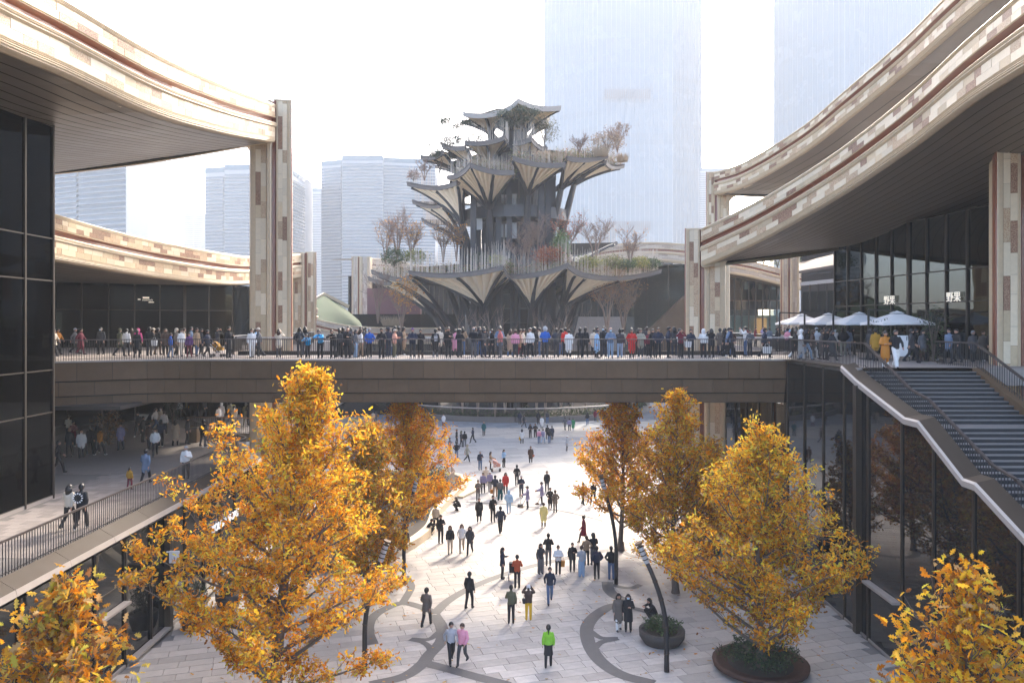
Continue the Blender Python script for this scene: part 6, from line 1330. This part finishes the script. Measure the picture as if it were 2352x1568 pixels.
for a in [
 (X4(60),50,1.66,80,'walk','puff','orange','black','short','black','person in orange jacket by the dark corner glass, left deck'),
 (X4(30),47,1.66,80,'walk','mid','cream','black','short','black','person in patterned cream coat at the very left of the deck'),
 (X4(195),51,1.68,100,'walk','mid','grey','black','cap','lgrey','person in grey with pale cap on the left deck'),
 (X4(240),49.5,1.66,90,'walk','longpuff','maroon','maroon','short','black','person in long maroon coat on the left deck'),
 (X4(400),50,1.74,0,'step','puff','dgrey','black','cap','black','man in dark jacket and face mask facing us on the left deck'),
 (X4(545),46.6,1.68,150,'walk','mid','olive','black','beanie','olive','person in olive jacket with pale skirt on the left deck'),
 (X4(600),48,1.66,180,'step','puff','white','black','short','black','woman in short white jacket beside the olive one'),
 (X4(640),54,1.64,180,'step','mid','brown','black','long','brown','brown-haired figure behind the white jacket, left deck'),
 (X4(690),49.6,1.66,180,'step','puff','magenta','black','hood','magenta','person in bright magenta jacket on the left deck'),
 (X4(682),45.4,1.62,182,'step','long','black','black','bun','black','woman in long black coat in front of the magenta jacket'),
 (X4(780),48,1.76,180,'pockets','puff','black','dgrey','short','black','man in black padded jacket with a white bag, left deck'),
 (X4(810),50,1.7,170,'step','mid','tan','black','cap','cream','person in tan with cream cap behind the black padded jacket'),
 (X4(845),49.5,1.7,150,'step','mid','black','brown','short','black','person in black and brown trousers, left deck'),
 (X4(905),48.6,1.66,30,'step','mid','brown','black','long','brown','woman in dark brown coat facing us, left deck'),
 (X4(945),45.6,1.42,120,'step','puff','blue','steel','short','brown','child in blue jacket on the left deck'),
 (X4(990),48.4,1.68,90,'step','long','taupe','black','hood','cream','person in taupe coat with cream hood, left deck'),
 (X4(1030),47.4,1.66,60,'step','puff','white','cream','cap','black','person in white jacket and dark cap, left deck'),
 (X4(1050),51,1.68,120,'step','mid','beige','black','short','brown','person in beige further back, left deck'),
 (X4(1092),45.2,1.45,0,'step','puff','purple','maroon','beanie','black','child in purple jacket by the rail, left deck'),
 (X4(1105),50,1.76,100,'step','mid','steel','black','short','black','tall person in blue-grey behind the purple jacket'),
 (X4(1150),47.6,1.7,60,'step','mid','tan','denim','short','brown','person in tan jacket and jeans, left deck'),
 (X4(1185),49,1.66,90,'step','long','black','black','long','black','woman in long black coat near the stroller, left deck'),
 (X4(1232),45.2,1.6,75,'walk','puff','navy','black','beanie','black','person in navy padded jacket and black beanie striding right'),
 (X4(1400),45.3,1.8,60,'phone','long','black','black','short','black','tall man in long black coat reading his phone by the bend'),
 (X4(1312),53,1.66,60,'photo','mid','dgrey','black','short','black','person raising a phone at the far rail of the left deck'),
 (X4(1582),45.4,1.68,30,'step','puff','white','white','long','black','woman dressed all in white left of the tall post'),
 (X4(1612),47,1.66,150,'step','mid','lblue','black','short','brown','person in light blue half hidden behind the grey cap'),
 (X4(1637),45.8,1.74,-70,'walk','puff','grey','dgrey','cap','cream','man in grey padded jacket and cream cap before the tall post')]:
    onbridge(*a, grp=LD, mask='mask' in a[-1])
# stroller on the deck, prams and brooms on the plaza, bags
def stroller(label, loc, rot, c1, s=1.0):
    t = tag(empty('stroller', loc, math.radians(rot)), label, 'stroller'); t.scale = (s, s, s)
    for dx, dy in ((-.25, -.35), (.25, -.35), (-.25, .3), (.25, .3)):
        b = MB(); b.tube([(dx - .03, dy, .1), (dx + .03, dy, .1)], .1, 12); b.build('wheel', M['black'], t)
    b = MB()
    for dx in (-.24, .24): b.bar((dx, -.35, .12), (dx, .55, 1.02), .03, .03); b.bar((dx, .3, .12), (dx, -.1, .7), .03, .03)
    b.bar((-.24, .55, 1.02), (.24, .55, 1.02), .035, .035); b.build('frame', M['railtop2'], t)
    b = MB(); b.add([(-.22, -.4, .42), (.22, -.4, .42), (.22, .15, .36), (-.22, .15, .36), (-.22, -.4, .56), (.22, -.4, .56), (.22, .25, .85), (-.22, .25, .85)], [(3, 2, 1, 0), (0, 1, 5, 4), (1, 2, 6, 5), (2, 3, 7, 6), (3, 0, 4, 7)]); b.build('seat', cloth(c1), t)
    b = MB(); vs = []
    for j in range(6):
        a = math.pi * .55 * j / 5
        for dx in (-.23, .23): vs.append((dx, .25 - .42 * math.sin(a), .62 + .36 * math.cos(a)))
    b.add(vs, [(2*i, 2*i+1, 2*i+3, 2*i+2) for i in range(5)]); b.build('hood', cloth(c1), t)
g = Z7(1185, 848); stroller('dark stroller pushed by the man in rust red', (g.x, g.y, 0), 180, 'black'); g = Z7(1062, 108); stroller('pale pink and white pram on the blue-grey paving', (g.x, g.y, 0), 90, 'peach', 1.1)
g = P(X4(1310), 742, 46.5); stroller('tan stroller on the left upper deck by the bend', (g.x, g.y, DZ), 90, 'mustard', .95)
def broom(label, g, dx):
    t = tag(empty('broom', g), label, 'broom'); b = MB(); b.bar((dx, 0, 1.0), (0, -.05, .12), .03); b.build('handle', M['wood'], t); b = MB(); b.add([(-.22, -.15, .01), (.1, -.15, .01), (.1, .1, .01), (-.22, .1, .01), (-.03, -.06, .16), (.03, -.06, .16)], [(0, 1, 5, 4), (1, 2, 5), (2, 3, 4, 5), (3, 0, 4), (3, 2, 1, 0)]); b.build('bristles', M['inside2'], t)
g = Z7(1245, 358); broom('broom held by the nearer street cleaner', (g.x, g.y, 0), .42); g = Z7(1352, 335); broom('broom held by the further street cleaner', (g.x, g.y, 0), .42)
g = Z7(1236, 352); b = MB(); b.box((-.2, -.2, 0), (.2, .15, .2)); b.bar((0, .1, .1), (.1, .12, .85), .025); o = b.build('dustpan', M['pot']); o.location = (g.x - .05, g.y, .0); tag(o, 'long-handled dustpan at the nearer cleaner\u2019s feet', 'dustpan')
def bag(label, loc, c, s=.2, h=.3):
    t = tag(empty('bag', loc), label, 'bag'); b = MB(); b.add([(-s*.8, -.05, 0), (s*.8, -.05, 0), (s*.8, .05, 0), (-s*.8, .05, 0), (-s, -.07, h), (s, -.07, h), (s, .07, h), (-s, .07, h)], [(3, 2, 1, 0), (4, 5, 6, 7), (0, 1, 5, 4), (1, 2, 6, 5), (2, 3, 7, 6), (3, 0, 4, 7)]); b.build('sack', cloth(c), t); b = MB(); b.tube([(-s*.5, 0, h), (-s*.35, 0, h+.16), (s*.35, 0, h+.16), (s*.5, 0, h)], .012, 5); b.build('handle', cloth(c), t)
for lab, g, zz_, c, s, h in (('orange paper bag of the woman in white puffer', Z7(1524, 822), .45, 'orange', .12, .32), ('yellow bag of the woman in white vest', ZONE['z1'](1231, 968), .35, 'yellow', .16, .34), ('red handbag of the woman in dark brown coat', Z7(1318, 54), .62, 'rust', .16, .2), ('brown paper bag of the khaki-trousered man', Z7(1034, 292), .35, 'orange', .13, .3),
        ('white shopping bag of the smiling woman on the bridge', P(X6(1770), 742, 44.9), DZ + .62, 'white', .2, .34), ('white shopping bag of the man in black, left deck', P(X4(818), 742, 47.8), DZ + .62, 'white', .18, .34), ('white carrier bag of the navy-jacketed man by the landing', P(1762, 742, 44.6), DZ + .28, 'white', .26, .38), ('black shoulder bag of the yellow-trousered woman', Z7(1266, 1137), .78, 'black', .15, .22), ('pale backpack strap bag on the black-coated woman, bridge', P(X5(1513), 742, 45.75), DZ + .95, 'lgrey', .1, .3)):
    bag(lab, (g.x, g.y, zz_), c, s, h)
# right landing
RL = 'people crowding the right landing'; X7 = lambda z: 1665 + z * .292
for a in [
 (X7(30),45.2,1.74,80,'walk','puff','steel','black','cap','black','man in blue-grey padded jacket at the bridge end'),
 (X7(312),44.9,1.72,85,'walk','puff','navy','black','short','black','man in navy padded jacket carrying a white carrier bag'),
 (X7(553),43.6,1.64,100,'walk','long','black','white','beanie','taupe','woman in long black coat and pale trousers, landing rail'),
 (X7(598),42.8,1.66,80,'step','longpuff','white','white','hood','white','person in long white hooded coat at the landing rail'),
 (X7(642),42.6,1.66,90,'walk','short','black','ldenim','long','black','woman in black jacket and pale jeans, long hair, landing rail'),
 (X7(690),44,1.62,90,'walk','mid','brown','white','short','brown','person in brown with white trousers, landing rail'),
 (X7(722),45.6,1.76,180,'pockets','short','lgrey','dgrey','cap','grey','man in pale grey jacket and cap, landing rail'),
 (X7(762),43,1.62,60,'step','long','taupe','black','short','brown','woman in taupe coat close behind the landing rail'),
 (X7(800),42.4,1.66,30,'step','long','black','black','hood','black','woman in long black hooded coat behind the landing rail'),
 (X7(845),42,1.6,40,'walk','long','dgrey','dgrey','long','black','woman in charcoal coat with a mauve scarf behind the landing rail'),
 (X7(862),49,1.7,0,'step','puff','white','beige','short','black','masked woman in white jacket in the landing crowd'),
 (X7(930),48,1.74,180,'pockets','puff','black','sage','short','black','man in black jacket and pale trousers in the landing crowd'),
 (X7(966),49,1.72,150,'step','long','steel','lgrey','short','black','person in blue-grey long coat in the landing crowd'),
 (X7(1000),49.5,1.7,90,'step','mid','black','black','short','black','person in black before the parasols'),
 (X7(1185),41.2,1.72,170,'step','mid','mustard','black','short','black','person in mustard jacket on the landing, back turned'),
 (X7(1145),42.5,1.72,120,'step','mid','dgrey','black','short','black','person in dark grey left of the mustard jacket'),
 (X7(1262),34.75,1.66,-5,'fold','longpuff','orange','white','beanie','black','woman in long orange padded coat and black beret on the stairs'),
 (X7(1343),34.55,1.7,0,'walk','wide','black','white','short','black','woman in black top and wide white trousers descending the stairs'),
 (X7(1465),39.2,1.72,80,'walk','mid','dgrey','black','beanie','black','person in dark coat striding past the stair head'),
 (X7(1500),41.5,1.72,60,'step','mid','black','black','short','black','person in black behind the striding dark coat'),
 (X7(1558),41.2,1.64,0,'phone','mid','grey','brown','long','black','woman in grey coat and pale boots by the glass building'),
 (X7(1592),41.2,1.72,180,'step','short','black','black','short','black','person in black beside the pale-booted woman'),
 (X7(1765),38.8,1.74,-60,'walk','mid','steel','black','short','black','man in dark blue striding left near the far stair railing'),
 (X7(1822),38.4,1.72,-60,'walk','mid','black','black','short','black','man in black striding left behind him near the far stair railing'),
 (X7(1660),42.5,1.7,30,'step','short','black','black','cap','black','person in black and cap under the glass wall'),
 (X7(1950),40.5,1.62,0,'step','mid','grey','black','short','grey','grey figure beyond the far stair railing'), (X7(2030),41,1.6,0,'step','mid','taupe','black','short','brown','taupe figure beyond the far stair railing'), (X7(2100),40,1.72,0,'step','mid','black','black','short','black','dark figure beside the right edge column')]:
    onbridge(*a, grp=RL, mask='masked' in a[-1])
back = sorted([(165,70,'maroon'), (240,66,'maroon'), (300,74,'lilac'), (352,58,'steel'), (408,55,'dgrey'), (436,58,'tan'), (492,54,'pink'), (470,68,'navy'), (500,72,'lblue'), (532,58,'black'), (560,63,'white'), (585,70,'grey'), (625,60,'taupe'), (665,55,'black'), (700,66,'cream'), (745,60,'dgrey'), (790,53,'brown'), (815,62,'navy'), (885,56,'taupe'), (910,64,'black')])
for i, (zx, D, c) in enumerate(back):
    nm = {'dgrey': 'charcoal', 'steel': 'blue-grey', 'lblue': 'light blue'}.get(c, c)
    onbridge(X7(zx), D, random.uniform(1.6, 1.76), random.choice((0, 60, 120, 180, 200)), random.choice(('step', 'pockets', 'fold', 'phone')), random.choice(('mid', 'puff', 'short')), c, random.choice(('black', 'dgrey', 'navy')), random.choice(('short', 'short', 'long', 'cap')), 'black', 'person in %s, %s from the stone posts in the rear crowd on the landing' % (nm, ORD[i]), grp=RL)
# left terrace
TGp = 'people on the left terrace'; Z4 = lambda x, y: G(x * .3335, 522.5 + y * .3335, TZ); Z6 = lambda x, y: G(x * .3335, 1045.7 + y * .3335, TZ)
for (q, h, rot, pose, coat, t_, b_, hair, hc, lab) in [
 (Z6(475,505),1.68,170,'walk','puff','cream','black','long','black','woman in cream vest embraced by a black-jacketed man at the terrace rail'),
 (Z6(560,515),1.76,185,'walk','puff','black','black','short','black','man in black jacket with pale ring marks on his back, terrace rail'),
 (Z6(893,238),1.08,170,'step','puff','mustard','maroon','pony','black','small child in mustard jacket on the terrace'),
 (Z6(1003,198),1.72,180,'walk','mid','steel','black','short','black','man in dark blue coat walking with the child in mustard'),
 (Z6(1282,160),1.66,10,'phone','puff','white','dgrey','beanie','grey','person in white jacket and grey beanie at the terrace rail'),
 (Z4(1068,1580),1.68,20,'walk','puff','white','black','short','black','woman in white padded jacket crossing the terrace'),
 (Z4(1025,1530),1.66,60,'step','mid','brown','black','beanie','black','person in dark brown behind the white padded jacket, terrace'),
 (Z4(1208,1502),1.68,180,'step','long','beige','black','long','black','woman in long camel coat with long hair on the terrace'),
 (Z4(1290,1492),1.74,90,'step','short','black','black','short','black','man in black by the bin at the terrace notch'),
 (Z4(1425,1515),1.68,-60,'step','puff','taupe','grey','hood','taupe','person in taupe padded jacket at the notch railing'),
 (Z4(1398,1505),1.68,160,'step','mid','black','dgrey','short','black','person in black behind the taupe jacket, notch railing'),
 (Z4(1130,1428),1.68,180,'step','puff','white','black','short','black','person in white jacket, back turned, under the bridge'),
 (Z4(1072,1398),1.64,90,'walk','puff','white','denim','long','brown','woman in white jacket and jeans near the menu stand'),
 (Z4(1110,1395),1.68,0,'step','mid','cream','black','short','black','masked person in cream under the bridge edge'),
 (Z4(832,1532),1.66,0,'step','mid','lilac','dgrey','short','brown','person in mauve-grey jacket in the dark of the terrace'),
 (Z4(688,1572),1.64,150,'walk','puff','orange','black','beanie','black','person in orange jacket in the dark of the terrace'),
 (Z4(560,1585),1.66,30,'step','mid','white','black','long','brown','person in white deep in the shade of the terrace'),
 (Z4(480,1580),1.72,0,'step','mid','dgrey','black','bald','grey','grey-haired person in the shade left of the white one, terrace'),
 (Z4(400,1690),1.7,120,'walk','short','black','black','short','black','person in black hurrying past the corner glass on the terrace'),
 (Z4(620,1560),1.7,180,'step','mid','black','black','short','black','person in black between orange and white in the terrace shade'),
 (Z4(1612,1378),1.68,180,'walk','mid','cream','dgrey','pony','black','woman in pale yellow-cream coat walking away beyond the notch'),
 (Z4(1525,1352),1.68,180,'step','mid','white','black','hood','white','person in white hooded coat beyond the notch'),
 (Z4(1588,1350),1.76,185,'walk','short','sage','black','short','black','man in sage jacket beyond the notch'),
 (Z4(1325,1300),1.72,180,'step','short','red','black','short','black','person in red jacket under the bridge'),
 (Z4(1445,1298),1.72,160,'step','short','black','black','short','black','person in black with a pink backpack under the bridge'),
 (Z4(1410,1310),1.7,90,'step','puff','dgrey','dgrey','short','black','person in charcoal under the bridge beside the pink backpack'),
 (Z4(1278,1310),1.64,20,'step','puff','yellow','black','hood','white','person in yellow and white jacket under the bridge'),
 (Z4(1235,1320),1.64,10,'step','puff','lgrey','dgrey','short','black','person in pale grey beside the yellow and white jacket'),
 (Z4(1692,1362),1.74,180,'step','mid','olive','olive','short','black','person in dark green beyond the notch by the post'),
 (Z4(1728,1362),1.7,170,'step','mid','steel','black','short','black','person in blue-grey beside the post beyond the notch')]:
    person(lab, q.x, q.y, TZ + .014, h, rot, pose, coat, t_, b_, hair, hc, TGp, mask=lab.startswith('masked'))
for i, (x, y, c) in enumerate(sorted([(-24.5, 52, 'black'), (-26, 54.5, 'dgrey'), (-22.5, 50.2, 'navy'), (-28, 50, 'maroon'), (-30, 53, 'cream'), (-25.2, 47.6, 'black'), (-27.4, 46.2, 'taupe'), (-22.0, 58.8, 'white'), (-20.3, 60.5, 'black'), (-31.5, 48.4, 'grey')], key=lambda t: t[0] / t[1])):
    person('person in %s in the shade under the bridge, %s from the corner glass' % (NM.get(c, c), ORD[i]), x, y, TZ + .014, 1.62 + .015 * i, (0, 90, 180, 60, 200)[i % 5], ('step', 'walk', 'phone', 'fold')[i % 4], ('mid', 'puff', 'short')[i % 3], c, 'black', ('short', 'long', 'cap')[i % 3], 'black', TGp)
b = MB()
for i in range(12): a = i / 12 * 6.283; b.obox((.17 * math.sin(a), -.005, .17 * math.cos(a)), (math.cos(a), 0, -math.sin(a)), .022, (0, 1, 0), .006, (math.sin(a), 0, math.cos(a)), .03)
g = Z6(553, 515); o = b.build('ring_print', M['white']); o.location = (g.x, g.y - .175, TZ + 1.27); tag(o, 'ring of pale marks on the back of the black jacket', 'print')
g = Z4(980, 1420); t = tag(empty('menu_stand', g), 'slanted menu board on a stand under the bridge', 'stand'); b = MB(); b.bar((0, 0, 0), (0, 0, 1.15), .05); b.box((-.25, -.2, 0), (.25, .2, .03)); b.build('post', M['black'], t); b = MB(); b.obox((0, -.05, 1.2), (1, 0, 0), .38, (0, .8, .6), .28, (0, -.6, .8), .015); b.build('board', M['curtain'], t)
g = Z4(1330, 1478); t = tag(empty('litter_bin', g), 'square brown litter bin at the notch railing', 'bin'); b = MB(); b.box((-.35, -.3, 0), (.35, .3, .95)); b.build('body', M['bronze'], t); b = MB(); b.box((-.38, -.33, .95), (.38, .33, 1.0)); b.build('lid', M['black'], t)
g = P(X7(1402), 742, 41.5); t = tag(empty('easel_sign', (g.x, g.y, DZ)), 'white and blue poster easel on the right landing', 'sign'); b = MB(); b.obox((0, 0, .8), (1, 0, 0), .3, (0, 1, 0), .02, (0, .2, 1), .55); b.build('poster', M['white'], t); b = MB(); b.obox((.0, -.023, .75), (1, 0, 0), .2, (0, 1, 0), .004, (0, .2, 1), .25); b.build('blue_print', cloth('lblue'), t); b = MB(); b.bar((-.25, .3, 0), (-.2, 0, 1.3), .03); b.bar((.25, .3, 0), (.2, 0, 1.3), .03); b.bar((-.3, -.1, 0), (-.3, 0, 1.3), .03); b.bar((.3, -.1, 0), (.3, 0, 1.3), .03); b.build('easel_frame', M['black'], t)
# decorated tree in the terrace shade and pot plants by the glass building
shrub('dark decorated tree in the shade under the bridge', Z4(1190, 1360), 2.6, .8, 'leafy', 701, 900, name='festive_tree', cat='tree', col=DG, ls=.16); shrub('round brown foliage sculpture on the shaded terrace', Z4(750, 1500), 2.2, 1.1, 'leafy', 702, 900, name='foliage_ball', cat='decoration', col=[(.18,.09,.04),(.25,.13,.05)], ls=.2)
for i, (px, D, h, lab) in enumerate([(X7(700),52,2.0,'leafy green shrub left of the parasols'), (X7(900),53,2.0,'bamboo-like shrub between the parasols'), (X7(1240),42.6,2.2,'tall potted shrub below the nearest parasol'), (X7(1640),41,3.0,'tall dark potted bamboo by the glass building'), (X7(1540),42.5,1.2,'low potted plant by the glass building')]):
    g = P(px, 742, D); shrub(lab, (g.x, D, DZ), h, .7, 'leafy', 710 + i, 420, name='potted_shrub', cat='plant', col=GR + DG, ls=.18)
for i in range(6):
    g = P(1690 + i * 32, 742, 107.5); shrub(['low roof-top bush nearest the stone posts', 'second roof-top bush from the stone posts', 'third roof-top bush from the stone posts', 'roof-top bush left of the slender column', 'roof-top bush right of the slender column', 'roof-top bush nearest the glass dome'][i], (g.x, 107.5, P(0, 596 + i * 6, 107.5).z), 2.0, 1.8, 'leafy', 730 + i, 260, name='roof_bush', cat='shrub', col=GR + YG, ls=.35)
